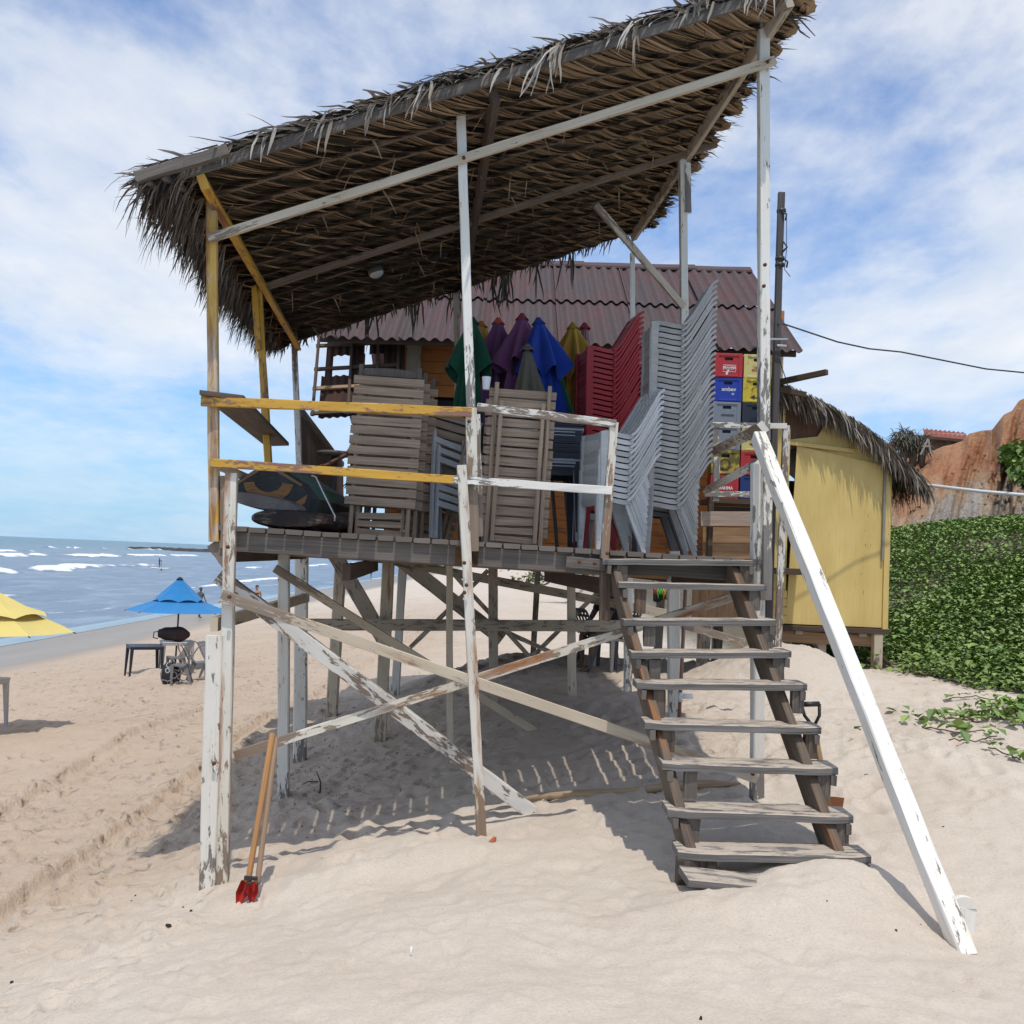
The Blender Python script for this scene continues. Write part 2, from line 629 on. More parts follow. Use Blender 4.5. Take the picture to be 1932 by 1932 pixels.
def base_h(x, y):
    a = np.interp(x, _px, _pz)
    b = np.interp(x, _qx, _qz)
    k = sst(14, 30, y)
    z = a * (1 - k) + b * k
    s = (x - 4.9) * 0.74 + (y - 12.4) * 0.28
    z = z + 3.1 * sst(0.0, 8.6, s) * sst(3.0, 6.0, x)
    return z


CTRL = [(400, 1690, 7.0), (905, 1578, 7.15), (1428, 1496, 7.3), (1290, 1692, 5.5), (1640, 1642, 5.55), (1825, 1797, 4.95),
        (538, 1515, 9.2), (568, 1430, 11.6), (720, 1400, 11.7), (848, 1445, 9.4), (930, 1330, 11.8), (1078, 1300, 11.85),
        (1184, 1320, 11.9), (1272, 1353, 9.55), (625, 1350, 13.8), (745, 1310, 14.5), (1005, 1232, 15.5), (1143, 1262, 17.0),
        (1655, 1262, 13.9), (1545, 1262, 14.2), (300, 1285, 22.5), (0, 1388, 14.6), (1025, 1392, 9.9), (1000, 1533, 7.5),
        (966, 1932, 3.8), (0, 1932, 4.6), (1932, 1932, 4.0), (1900, 1378, 8.8), (460, 1706, 6.75), (1190, 1500, 7.7), (650, 1640, 6.9)]
_cp = [P(*c) for c in CTRL]
_cx = np.array([p.x for p in _cp])
_cy = np.array([p.y for p in _cp])
_cz = np.array([p.z - EYE for p in _cp])
_sg = 1.5 + 0.05 * _cy
_K = np.exp(-((_cx[:, None] - _cx[None]) ** 2 + (_cy[:, None] - _cy[None]) ** 2) / (2 * _sg[None] ** 2)) + 0.06 * np.eye(len(_cx))
_W = np.linalg.solve(_K, _cz - base_h(_cx, _cy))


def ground(x, y, fine=True):
    x, y = np.asarray(x, float), np.asarray(y, float)
    z = base_h(x, y)
    for k in range(len(_cx)):
        z = z + _W[k] * np.exp(-((x - _cx[k]) ** 2 + (y - _cy[k]) ** 2) / (2 * _sg[k] ** 2))
    if fine:
        dry = sst(-17, -10, x)
        z = z + dry * (0.10 * fbm(x * .55, y * .55, 3, 3) + 0.035 * fbm(x * 2.1, y * 2.1, 9, 3))
        # the mound drifted against the bottom step, and the berm in front of the posts
        z = z + 0.14 * np.exp(-((x - 1.80) ** 2 / .10 + (y - 5.55) ** 2 / .12)) - 0.08 * np.exp(-((x - 2.25) ** 2 / .12 + (y - 5.0) ** 2 / .2)) + 0.10 * np.exp(-((x - 1.4) ** 2 / .5 + (y - 5.15) ** 2 / .10))
        z = z + 0.55 * np.exp(-((x - 3.2) ** 2 / .9 + (y - 12.3) ** 2 / .9))
        z = z + 0.09 * np.exp(-((y - 6.75 - .10 * x) ** 2 / .05)) * sst(-1.9, -1.4, x) * sst(0.3, -.3, x)
        # tyre tracks
        for (xt, w_, d_) in ((-5.05, .10, .060), (-3.42, .10, .070)):
            dx = x - xt - 0.10 * np.sin(y * .21) - .015 * (y - 10)
            tread = 0.22 * np.sin(y * 42 + np.sign(dx) * 1.6)
            z = z - d_ * np.exp(-(dx / w_) ** 6) + .6 * d_ * np.exp(-((np.abs(dx) - w_ * 1.75) / (w_ * .55)) ** 2)
    return z


def gz(x, y):
    return float(ground(x, y)) + EYE


def GP(px, py, y0=3.0, y1=60.0):
    """where the sight line of a survey pixel meets the sand"""
    lo = y0
    yy = y0
    while yy < y1:
        p = P(px, py, yy)
        if p.z <= gz(p.x, p.y):
            break
        lo = yy
        yy *= 1.03
    hi = yy
    for _ in range(20):
        mid = (lo + hi) / 2
        p = P(px, py, mid)
        if p.z <= gz(p.x, p.y):
            hi = mid
        else:
            lo = mid
    return P(px, py, hi)


def dimples(x, y, cell, prob, a, b, depth, seed, rim=0.5):
    """foot-sized hollows with a raised rim"""
    out = np.zeros_like(x)
    gx, gy = np.floor(x / cell), np.floor(y / cell)
    for i in (-1, 0, 1):
        for j in (-1, 0, 1):
            ix, iy = gx + i, gy + j
            on = vhash(ix, iy, seed) < prob
            qx = (ix + 0.15 + .7 * vhash(ix, iy, seed + 1)) * cell
            qy = (iy + 0.15 + .7 * vhash(ix, iy, seed + 2)) * cell
            an = vhash(ix, iy, seed + 3) * 2.2 + .5
            dx, dy = x - qx, y - qy
            u = (dx * np.cos(an) + dy * np.sin(an)) / b
            v = (-dx * np.sin(an) + dy * np.cos(an)) / a
            r2 = u * u + v * v
            s = depth * (.4 + .8 * vhash(ix, iy, seed + 4))
            out += on * s * (-np.exp(-r2 * 1.6) + rim * np.exp(-((np.sqrt(r2) - 1.35) / .35) ** 2))
    return out


def mesh_np(name, V, F, mat, smooth=True):
    me = bpy.data.meshes.new(name)
    n, m = len(V), len(F)
    me.vertices.add(n)
    me.vertices.foreach_set('co', V.astype(np.float32).ravel())
    k = F.shape[1]
    me.loops.add(m * k)
    me.loops.foreach_set('vertex_index', F.astype(np.int32).ravel())
    me.polygons.add(m)
    me.polygons.foreach_set('loop_start', np.arange(0, m * k, k, dtype=np.int32))
    me.polygons.foreach_set('loop_total', np.full(m, k, dtype=np.int32))
    me.polygons.foreach_set('use_smooth', np.full(m, smooth))
    me.materials.append(mat)
    me.update(calc_edges=True)
    me.validate()
    o = bpy.data.objects.new(name, me)
    COL.objects.link(o)
    return o


def attr(o, name, vals):
    a = o.data.attributes.new(name, 'FLOAT', 'POINT')
    a.data.foreach_set('value', np.asarray(vals, np.float32))


def polar(rs, ths, cx=0.0, cy=-2.0):
    rr, tt = np.meshgrid(rs, ths, indexing='ij')
    X = cx + rr * np.sin(tt)
    Y = cy + rr * np.cos(tt)
    nr, nth = rr.shape
    idx = np.arange(nr * nth).reshape(nr, nth)
    F = np.stack([idx[:-1, :-1], idx[:-1, 1:], idx[1:, 1:], idx[1:, :-1]], -1).reshape(-1, 4)[:, ::-1]
    return X.ravel(), Y.ravel(), F


# sand sheet
rs = np.concatenate([np.exp(np.arange(math.log(2.6), math.log(42), .0043)), np.exp(np.linspace(math.log(42.2), math.log(2600), 300))])
ths = np.linspace(R(-64), R(64), 860)
X, Y, F = polar(rs, ths)
Z = ground(X, Y)
near = sst(40, 22, Y)
dry = sst(-19, -11, X)
trod = np.clip(0.55 + 1.3 * fbm(X * .3, Y * .3, 40, 2) + 0.5 * sst(-1.5, -3.5, X), 0.15, 1.2)
fore = 1 - 0.70 * sst(7.4, 6.4, Y) * sst(-2.6, -.9, X)
Z = Z + near * dry * fore * trod * (dimples(X, Y, .42, .8, .065, .13, .044, 101) + dimples(X + .2, Y + .1, .29, .75, .05, .085, .026, 202)
                           + dimples(X, Y + .3, .9, .5, .09, .17, .055, 303, .6))
Z = Z + near * dry * (0.030 * fbm(X * 5.5, Y * 5.5, 21, 3) * trod * fore + 0.013 * fbm(X * 17, Y * 17, 31, 2))
# wind and shade ripples of trodden sand
Z = Z + near * dry * .010 * trod * vnoise(X * 2.5 + Y * .6, Y * 9, 61)
# digging heap under the blue parasol's table
hp = GP(285, 1282)
Z = Z + 0.24 * np.exp(-((X - hp.x) ** 2 / .18 + (Y - hp.y) ** 2 / .35)) - 0.10 * np.exp(-((X - hp.x - .75) ** 2 / .10 + (Y - hp.y - .3) ** 2 / .3))
V = np.stack([X, Y, Z + EYE], 1)


def m_sand():
    m, t, b = new_mat('sand')
    g = nd(t, 'ShaderNodeNewGeometry')
    pos = g.outputs['Position']
    wet = nd(t, 'ShaderNodeAttribute', attribute_name='wet').outputs['Fac']
    veg = nd(t, 'ShaderNodeAttribute', attribute_name='litter').outputs['Fac']
    warm = nd(t, 'ShaderNodeAttribute', attribute_name='warm').outputs['Fac']
    n1 = noise(t, pos, 1.1, 5, 0.6)
    n2 = noise(t, pos, 60, 4, 0.7)
    n3 = noise(t, pos, 9, 5, 0.65)
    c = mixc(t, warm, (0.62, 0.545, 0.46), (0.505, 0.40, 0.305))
    c = mixc(t, ramp(t, n1, [(0.35, 0.0), (0.7, 1.0)]), c, mixc(t, 0.25, c, (0.36, 0.26, 0.18)))
    c = mixc(t, math_(t, 'MULTIPLY', ramp(t, n2, [(0.45, 0.0), (0.75, 1.0)]), 0.28), c, (0.30, 0.22, 0.16))
    # scattered dark grains and crumbs of weed
    vr = nd(t, 'ShaderNodeTexVoronoi')
    vr.inputs['Scale'].default_value = 9
    lk(t, pos, vr.inputs['Vector'])
    spk = math_(t, 'MULTIPLY', ramp(t, vr.outputs['Distance'], [(0.035, 1.0), (0.06, 0.0)]), ramp(t, n3, [(0.55, 0.0), (0.62, 1.0)]))
    c = mixc(t, math_(t, 'MULTIPLY', spk, 0.8), c, (0.07, 0.05, 0.035))
    vs2 = nd(t, 'ShaderNodeTexVoronoi')
    vs2.inputs['Scale'].default_value = 24
    lk(t, pos, vs2.inputs['Vector'])
    cs = nd(t, 'ShaderNodeSeparateXYZ')
    lk(t, vs2.outputs['Color'], cs.inputs[0])
    sp2 = math_(t, 'MULTIPLY', ramp(t, vs2.outputs['Distance'], [(0.05, 1.0), (0.10, 0.0)]), ramp(t, cs.outputs[0], [(0.80, 0.0), (0.82, 1.0)]))
    c = mixc(t, sp2, c, mixc(t, ramp(t, cs.outputs[1], [(0.45, 0.0), (0.5, 1.0)]), (0.12, 0.08, 0.055), (0.75, 0.70, 0.64)))
    gr = noise(t, pos, 210, 2, 0.7)
    c = mixc(t, math_(t, 'MULTIPLY', ramp(t, gr, [(0.52, 0.0), (0.72, 1.0)]), 0.30), c, (0.26, 0.195, 0.14))
    wc = mixc(t, noise(t, mapping(t, pos, (.5, .12, 1)), 1.0, 5, .6), (0.19, 0.160, 0.127), (0.34, 0.285, 0.225))
    c = mixc(t, wet, c, wc)
    lit = mixc(t, n3, (0.055, 0.048, 0.025), (0.16, 0.125, 0.075))
    c = mixc(t, veg, c, lit)
    lk(t, c, b.inputs['Base Color'])
    r = math_(t, 'SUBTRACT', 0.92, math_(t, 'MULTIPLY', wet, 0.50))
    lk(t, r, b.inputs['Roughness'])
    v2 = nd(t, 'ShaderNodeTexVoronoi', feature='SMOOTH_F1')
    v2.inputs['Scale'].default_value = 4.6
    wv = nd(t, 'ShaderNodeVectorMath', operation='ADD')
    nv = nd(t, 'ShaderNodeTexNoise')
    nv.inputs['Scale'].default_value = 3.0
    lk(t, pos, nv.inputs['Vector'])
    sc3 = nd(t, 'ShaderNodeVectorMath', operation='SCALE')
    sc3.inputs['Scale'].default_value = 0.35
    lk(t, nv.outputs['Color'], sc3.inputs[0])
    lk(t, pos, wv.inputs[0])
    lk(t, sc3.outputs[0], wv.inputs[1])
    lk(t, mapping(t, wv.outputs[0], (1.0, .75, 1)), v2.inputs['Vector'])
    pit = ramp(t, v2.outputs['Distance'], [(0.08, 0.0), (0.34, 1.0)], 'EASE')
    n5 = noise(t, pos, 4.2, 5, 0.6, 0.4)
    tr = nd(t, 'ShaderNodeAttribute', attribute_name='trod').outputs['Fac']
    h = math_(t, 'ADD', math_(t, 'MULTIPLY', n2, 0.55), math_(t, 'MULTIPLY', n3, 1.0))
    h = math_(t, 'ADD', h, math_(t, 'MULTIPLY', math_(t, 'MULTIPLY', math_(t, 'ADD', math_(t, 'MULTIPLY', pit, 3.2), math_(t, 'MULTIPLY', n5, 5.5)), tr), 1.0))
    bn = nd(t, 'ShaderNodeBump')
    bn.inputs['Distance'].default_value = 0.016
    lk(t, math_(t, 'SUBTRACT', 0.75, math_(t, 'MULTIPLY', wet, 0.7)), bn.inputs['Strength'])
    lk(t, h, bn.inputs['Height'])
    lk(t, bn.outputs[0], b.inputs['Normal'])
    return m


sand = mesh_np('sand', V, F, m_sand())
tag(sand, 'pale trodden beach sand with footprints and tyre tracks', 'sand', kind='structure')
wet = sst(-12.5, -15.2, X + 1.2 * vnoise(X * .2, Y * .05, 5))
attr(sand, 'wet', wet)
attr(sand, 'trod', np.clip(dry * (0.25 + 1.1 * sst(-1.0, -3.0, X) + 0.7 * sst(7.2, 8.6, Y)) * (.7 + .9 * fbm(X * .35, Y * .35, 44, 2)), 0, 1.6) * sst(120, 40, Y))
vs_ = veg_s(X, Y)
attr(sand, 'litter', sst(0.05, 0.5, vs_) * sst(3.9, 4.6, X) * 0.92)
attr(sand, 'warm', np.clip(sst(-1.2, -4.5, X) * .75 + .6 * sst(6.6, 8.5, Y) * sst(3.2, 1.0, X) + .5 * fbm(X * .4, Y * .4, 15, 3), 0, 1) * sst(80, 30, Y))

# ------------------------------------------------------------------ sea
SEA = EYE - 4.62
rs = np.concatenate([np.exp(np.linspace(math.log(24), math.log(420), 900)), np.exp(np.linspace(math.log(424), math.log(14000), 160))])
ths = np.linspace(R(-64), R(10), 620)
X, Y, F = polar(rs, ths)
far = sst(500, 200, Y)
# breakers run parallel to the shore; each is (distance offshore, height, width, y from, y to)
lift = 0.06 * np.sin(X * .55 + .5 * np.sin(Y * .05)) + 0.05 * fbm(X * .3, Y * .12, 51, 3)
lift = lift * sst(-18, -40, X) * far
foam = np.zeros_like(X)
BR = [(-66, .75, 2.6, 120, 205, 1), (-72, .5, 2.2, 60, 118, 2), (-112, .8, 3.0, 180, 300, 3), (-122, .55, 3.0, 300, 420, 4), (-150, .6, 3.5, 240, 330, 5),
      (-200, 1.0, 4.0, 420, 640, 6), (-206, .8, 5.0, 250, 330, 7), (-46, .4, 1.6, 85, 112, 8), (-38, .32, 1.3, 70, 88, 9), (-54, .35, 1.5, 205, 330, 10),
      (-90, .45, 2.0, 330, 460, 11), (-33, .22, 1.2, 100, 170, 12), (-170, .5, 4, 640, 900, 13), (-31, .28, 1.2, 56, 66, 14), (-60, .35, 1.6, 350, 600, 15)]
for (xb, hb, wb, ya, yb, sd) in BR:
    xc = xb + 2.6 * wb * vnoise(Y * .035, Y * 0 + sd, sd) + .9 * wb * vnoise(Y * .2, Y * 0 + sd, sd + 50)
    wn = sst(ya, ya + 9, Y) * sst(yb, yb - 9, Y) * np.clip(.85 + 1.3 * vnoise(Y * .11, Y * 0 + sd, sd + 9), .0, 1.0)
    d = (X - xc) / (wb * .8)
    lift += hb * wn * np.exp(-np.where(d > 0, d * 1.7, d * .75) ** 2)
    foam = np.maximum(foam, wn * sst(-.5, -.05, d) * sst(1.5 + 1.0 * vnoise(Y * .4, X * .4, sd), .2, d) * (.65 + .6 * vnoise(X * 1.1, Y * .5, sd + 3) + .5))
# swash: mottled old foam between the last breaker and the waterline
edge = -22.0 + 1.6 * vnoise(Y * .045, Y * 0, 91) + .8 * vnoise(Y * .16, Y * 0, 92)
off = edge - X
lace = np.abs(fbm(X * .22, Y * .09, 95, 5, .62))
foam = np.maximum(foam, .55 * sst(.085, .01, lace) * sst(2, 9, off) * sst(62, 30, off))
foam = np.maximum(foam, .85 * np.exp(-((off - 1.3) / .7) ** 2) * sst(-.3, .25, vnoise(X * .3, Y * .14, 97)))
foam = np.maximum(foam, .6 * np.exp(-((off - 6.5 - 2 * vnoise(Y * .07, Y * 0, 98)) / .8) ** 2) * sst(-.2, .3, vnoise(X * .2, Y * .1, 99)))
V = np.stack([X, Y, SEA + lift], 1)


def m_sea():
    m, t, b = new_mat('sea')
    pos = nd(t, 'ShaderNodeNewGeometry').outputs['Position']
    fo = nd(t, 'ShaderNodeAttribute', attribute_name='foam').outputs['Fac']
    de = nd(t, 'ShaderNodeAttribute', attribute_name='depth').outputs['Fac']
    n1 = noise(t, mapping(t, pos, (1.0, .40, 1)), 1.1, 7, 0.7)
    n2 = noise(t, mapping(t, pos, (1.0, .3, 1)), .16, 4, 0.6)
    c = mixc(t, de, (0.125, 0.185, 0.265), (0.014, 0.140, 0.195))
    c = mixc(t, ramp(t, n2, [(0.35, 0.0), (0.65, 1.0)]), c, mixc(t, 0.35, c, (0.04, 0.07, 0.11)))
    n4 = noise(t, mapping(t, pos, (1.0, .30, 1)), .55, 6, .65)
    c = mixc(t, math_(t, 'MULTIPLY', ramp(t, n4, [(.48, 0.0), (.66, 1.0)]), .55), c, (.30, .37, .46))
    fm = ramp(t, math_(t, 'ADD', math_(t, 'MULTIPLY', fo, 1.0), math_(t, 'MULTIPLY', math_(t, 'SUBTRACT', n1, 0.5), 0.9)), [(0.54, 0.0), (0.80, 1.0)])
    c = mixc(t, fm, c, (0.76, 0.79, 0.82))
    lk(t, c, b.inputs['Base Color'])
    lk(t, math_(t, 'ADD', math_(t, 'MULTIPLY', fm, 0.5), 0.28), b.inputs['Roughness'])
    b.inputs['IOR'].default_value = 1.33
    b.inputs['Specular IOR Level'].default_value = 0.35
    bump(t, b, math_(t, 'ADD', n1, math_(t, 'MULTIPLY', n2, 1.5)), 0.55, 0.35)
    return m


sea = mesh_np('sea', V, F, m_sea())
tag(sea, 'grey blue sea with white breakers rolling in', 'sea', kind='structure')
attr(sea, 'foam', foam)
attr(sea, 'depth', sst(-60, -420, X + 25 * vnoise(X * .01, Y * .004, 55)))

# a sheet of thin water on the wet sand
mm, t_, b_ = new_mat('wet_sheen')
pos = nd(t_, 'ShaderNodeNewGeometry').outputs['Position']
b_.inputs['Base Color'].default_value = (0.17, 0.17, 0.18, 1)
b_.inputs['Roughness'].default_value = 0.12
bump(t_, b_, noise(t_, pos, 1.2, 4), 0.15, 0.05)
ys = np.exp(np.linspace(math.log(36), math.log(900), 160))
us = np.linspace(0, 1, 14)
yy, uu = np.meshgrid(ys, us, indexing='ij')
e0 = -20.2 + 1.8 * vnoise(yy * .05, yy * 0, 93) + 1.0 * vnoise(yy * .17, yy * 0, 94) - .012 * (yy - 60)
xx = e0 * (1 - uu) + -27.0 * uu
zz = ground(xx, yy) + EYE + 0.012
idx = np.arange(zz.size).reshape(zz.shape)
Fs = np.stack([idx[:-1, :-1], idx[:-1, 1:], idx[1:, 1:], idx[1:, :-1]], -1).reshape(-1, 4)
swash = mesh_np('swash_water', np.stack([xx.ravel(), yy.ravel(), zz.ravel()], 1), Fs, mm)
tag(swash, 'thin film of water sliding back over wet sand', 'water', kind='structure')

# low reef at the end of the bay
mb = MB()
for k in range(150):
    px = 248 + 142 * (k / 150) ** 0.9 + random.uniform(-2, 2)
    yy = 640 + random.uniform(-30, 30)
    c = P(px, 1030, yy)
    h = random.uniform(.5, 1.5) * (1.2 if k > 40 else .9)
    w_ = random.uniform(2.0, 5.0)
    n = 7
    ring = [(c.x + w_ * math.cos(6.283 * i / n) * random.uniform(.7, 1.2), c.y + 2.5 * w_ * math.sin(6.283 * i / n), SEA - .3) for i in range(n)]
    top = [(c.x + (p[0] - c.x) * .55, c.y + (p[1] - c.y) * .55, SEA + h * random.uniform(.7, 1.1)) for p in ring]
    mb.add(ring + top, [[i, (i + 1) % n, n + (i + 1) % n, n + i] for i in range(n)] + [list(range(n, 2 * n))],
           [[(0, 0)] * 4] * n + [[(0, 0)] * n])
reef = one('reef', m_flat('reef_rock', (0.045, 0.04, 0.04)), mb, 'low dark reef rocks along the horizon of the sea', 'reef')
tag(reef, kind='structure')

# ------------------------------------------------------------------ cliff behind the dune
def cliff_top(px):
    return np.interp(px, [1560, 1640, 1690, 1745, 1776, 1795, 1812, 1825, 1850, 1868, 1880, 1890, 1905, 1918, 1932, 1960, 2000, 2060, 2150, 2300, 2600],
                     [905, 880, 856, 856, 842, 838, 832, 818, 812, 811, 795, 782, 775, 756, 750, 742, 742, 735, 742, 735, 700])


nu, nv = 420, 130
pu = np.linspace(1540, 2560, nu)
vv = np.concatenate([np.linspace(0, 1, 100), np.linspace(1.02, 1.9, 30)])
CV = np.zeros((nv, nu, 3))
hue = np.zeros((nv, nu))
for i, px in enumerate(pu):
    ty = float(cliff_top(px))
    rx = px * .06
    back = 58 + 6 * float(vnoise(np.array(px * .011), np.array(0.), 5)) + (1788 - px) * .03 * (px < 1870) + 0
    rec = 6.0 * float(sst(1892, 1852, np.array(px)))      # the face steps back left of the spur
    B0 = P(px, 1030, 45)
    T0 = P(px, ty, back + rec)
    for j, v in enumerate(vv):
        if v <= 1:
            u = v
            y_ = 45 + (back - 45) * (0.80 * u + 0.20 * u ** 3) + rec * float(sst(.1, 1.0, np.array(u)))
            z_ = B0.z - 1.0 + (T0.z - B0.z + 1.0) * (u ** 1.15)
            # gullies run down the face, deeper at mid height
            q = px * .062 - u * 4.2
            g1 = abs(float(vnoise(np.array(q * 1.0), np.array(u * 1.2), 15))) * 2.0
            g2 = float(fbm(np.array(px * .06 - u * 2), np.array(u * 5.0), 18, 5, .62)) * 1.7
            g3 = float(fbm(np.array(px * .16 - u * 5), np.array(u * 9.0), 19, 3, .6))
            prof = math.sin(math.pi * min(1, max(0, u))) ** .6
            y_ += (2.5 * g1 - 1.0) * prof + (1.2 * g2 + .9 * g3) * prof
            d0 = P(px, 966, y_)
            CV[j, i] = (d0.x, y_, z_ + (.25 * g2 + .2 * g3) * prof)
        else:
            u = (v - 1)
            y_ = back + rec + u * 60
            d0 = P(px, 966, back + rec)
            CV[j, i] = (d0.x * (1 + u * .9), y_, T0.z + u * 1.2 + .35 * float(vnoise(np.array(px * .08), np.array(v * 9), 3)) * min(1, u * 6))
        hue[j, i] = min(v, 1.15) + .44 * float(fbm(np.array(px * .028 - v * 1.6), np.array(v * 2.2), 25, 4)) + .05 * (px > 1850)
idx = np.arange(nu * nv).reshape(nv, nu)
Fc = np.stack([idx[:-1, :-1], idx[:-1, 1:], idx[1:, 1:], idx[1:, :-1]], -1).reshape(-1, 4)
m, t, b = new_mat('cliff_earth')
hu = nd(t, 'ShaderNodeAttribute', attribute_name='hue').outputs['Fac']
pos = nd(t, 'ShaderNodeNewGeometry').outputs['Position']
n1 = noise(t, pos, .9, 7, 0.68, .3)
n2 = noise(t, mapping(t, pos, (1, 1, 3.2)), 1.7, 6, 0.7)
hv = math_(t, 'ADD', hu, math_(t, 'MULTIPLY', math_(t, 'SUBTRACT', n1, 0.5), 0.25))
c = ramp(t, hv, [(0.0, (0.47, 0.42, 0.38)), (0.36, (0.52, 0.46, 0.40)), (0.50, (0.58, 0.43, 0.30)), (0.64, (0.60, 0.33, 0.18)), (0.80, (0.55, 0.24, 0.115)), (1.0, (0.60, 0.30, 0.155))])
c = mixc(t, ramp(t, n2, [(0.32, 0.45), (0.52, 0.0)]), c, mixc(t, 0.5, c, (0.16, 0.10, 0.07)))
lk(t, c, b.inputs['Base Color'])
b.inputs['Roughness'].default_value = 0.95
bump(t, b, math_(t, 'ADD', n1, math_(t, 'MULTIPLY', n2, 1.5)), 0.9, 0.6)
cliff = mesh_np('cliff', CV.reshape(-1, 3), Fc, m)
attr(cliff, 'hue', hue.ravel())
tag(cliff, 'eroded orange and white sandstone cliff behind the dune', 'cliff', kind='structure')

# ------------------------------------------------------------------ creeping vine over the dune
m_vine = m_leaf('vine_leaf', (0.08, 0.17, 0.025), (0.30, 0.42, 0.10), rough=0.55)
m_stem = m_flat('vine_stem', (0.16, 0.105, 0.06))


def leaf_cloud(name, pts, size, tilt, parent=None, mat=None, dirs=None):
    """one leaf per point: two folded halves, each leaf its own tilt"""
    n = len(pts)
    sz = size * (0.45 + 1.1 * rng.random(n) ** 1.3)
    az = rng.random(n) * 6.283
    ti = rng.normal(0, tilt, n)
    ax = np.stack([np.cos(az), np.sin(az), np.zeros(n)], 1)
    bx = np.stack([-np.sin(az) * np.cos(ti), np.cos(az) * np.cos(ti), np.sin(ti)], 1)
    up = np.cross(ax, bx)
    L = sz[:, None]
    tip = pts + bx * L * .55 + up * L * -.05
    tail = pts - bx * L * .5
    lf = pts + ax * L * .42 + up * L * .16
    rt = pts - ax * L * .42 + up * L * .16
    Vv = np.stack([tail, lf, tip, rt], 1).reshape(-1, 3)
    k = np.arange(n) * 4
    Ff = np.stack([k, k + 1, k + 2, k + 3], 1)
    tri = np.concatenate([np.stack([k, k + 1, k + 2], 1), np.stack([k, k + 2, k + 3], 1)])
    o = mesh_np(name, Vv, tri, mat or m_vine, False)
    if parent is not None:
        o.parent = parent
        o.matrix_parent_inverse = Matrix.Translation(-wloc(parent))
    return o


def vine_pts(n, x0, x1, y0, y1, keep):
    x = x0 + (x1 - x0) * rng.random(n)
    y = y0 + (y1 - y0) * rng.random(n)
    s = veg_s(x, y)
    dens = sst(0.0, .7, s) * (0.95 + 1.15 * fbm(x * .55, y * .55, 71, 3) + .35 * fbm(x * 2, y * 2, 72, 2))
    ok = (rng.random(n) < np.clip(dens, 0.04 * (s > .15), 1) * keep) & (s > -.1) & (x > 4.25)
    x, y = x[ok], y[ok]
    z = ground(x, y, True) + EYE + .02 + .17 * rng.random(len(x)) ** 1.3 * (0.7 + .9 * np.clip(fbm(x * .8, y * .8, 73, 2) + .5, 0, 1))
    return np.stack([x, y, z], 1)


pts = np.concatenate([vine_pts(120000, 4.0, 13, 9.0, 18, 1.0), vine_pts(100000, 5, 22, 18, 27, .95), vine_pts(45000, 8, 36, 27, 42, .8)])
vine = leaf_cloud('vine_cover', pts, .078, .38)
tag(vine, 'dense green creeping vine leaves covering the dune', 'vine cover', kind='stuff')

# the patch growing on the cliff at the frame's edge
cp = []
for k in range(5200):
    a, q = rng.random() * 6.283, math.sqrt(rng.random())
    px, py = 1938 + 46 * q * math.cos(a) + 8 * math.sin(a * 3), 873 + 40 * q * math.sin(a) + .3 * (q * math.cos(a)) * 30
    u = np.clip((1030 - py) / (1030 - float(cliff_top(px))), 0, 1)
    i = int(np.clip((px - pu[0]) / (pu[-1] - pu[0]) * (nu - 1), 0, nu - 1))
    colz = CV[:100, i]
    j = int(np.argmin(np.abs(colz[:, 2] - P(px, py, 52).z)))
    p = colz[j]
    cp.append((p[0] + rng.normal(0, .15), p[1] - .1 - .5 * rng.random(), p[2] + rng.normal(0, .15)))
bush = leaf_cloud('cliff_bush', np.array(cp), .34, .7)
tag(bush, 'dark green bush clinging to the orange cliff face', 'bush')

# young clump spreading from the dune onto the sand
cc = GP(1905, 1362)
sp = empty('beach_vine', (cc.x, cc.y, cc.z), 'separate vine clump with long bare runners on open sand', 'plant')
q = []
for k in range(520):
    a, rr_ = rng.random() * 6.283, abs(rng.normal(0, .42))
    x_, y_ = cc.x + .25 + rr_ * 1.25 * math.cos(a), cc.y + .12 + rr_ * .8 * math.sin(a)
    q.append((x_, y_, gz(x_, y_) + .02 + .20 * rng.random() * max(.2, 1 - rr_)))
sm = MB()
for (pxs) in ([(1850, 1368), (1800, 1362), (1752, 1356)], [(1860, 1385), (1815, 1388), (1745, 1378)], [(1895, 1330), (1840, 1318), (1790, 1322)],
              [(1880, 1395), (1840, 1404), (1790, 1401)], [(1870, 1350), (1832, 1345), (1805, 1352)], [(1925, 1440), (1905, 1432), (1865, 1415)]):
    pp = []
    for (a, b2) in pxs:
        g_ = GP(a, b2)
        pp.append(Vector((g_.x, g_.y, g_.z + .018)))
    pp2 = []
    for k in range(len(pp) - 1):
        for h in range(6):
            s_ = pp[k].lerp(pp[k + 1], h / 6)
            pp2.append(s_ + Vector((random.uniform(-.012, .012), random.uniform(-.02, .02), random.uniform(0, .018))))
    pp2.append(pp[-1])
    MB().tube(pp2, .006, 5).build('runner', m_stem, sp)
    for s_ in pp2[::2]:
        if random.random() < .75:
            q.append((s_.x, s_.y, s_.z + .03))
            q.append((s_.x + .03, s_.y - .02, s_.z + .04))
leaf_cloud('leaves', np.array(q), .085, .6, sp)

# ================================================================== the stilted stand
def yf(px):          # the front face of the stand, a touch farther on the right
    return 7.0 + 0.3 * (px - 400) / 1040


def ym(px):
    return 9.15 + 0.4 * (px - 490) / 800


def yr(px):
    return 11.6 + 0.3 * (px - 555) / 640


A0 = P(398, 1010, 7.0)
E1 = Vector((3.80, 0.31, 0)).normalized()
E2 = Vector((-E1.y, E1.x, 0))
ST_W, ST_D = 3.80, 4.75


def deck_z(a):
    return EYE + .133 - .0205 * a


def D(a, b, z):
    q = A0 + E1 * a + E2 * b
    return Vector((q.x, q.y, z))


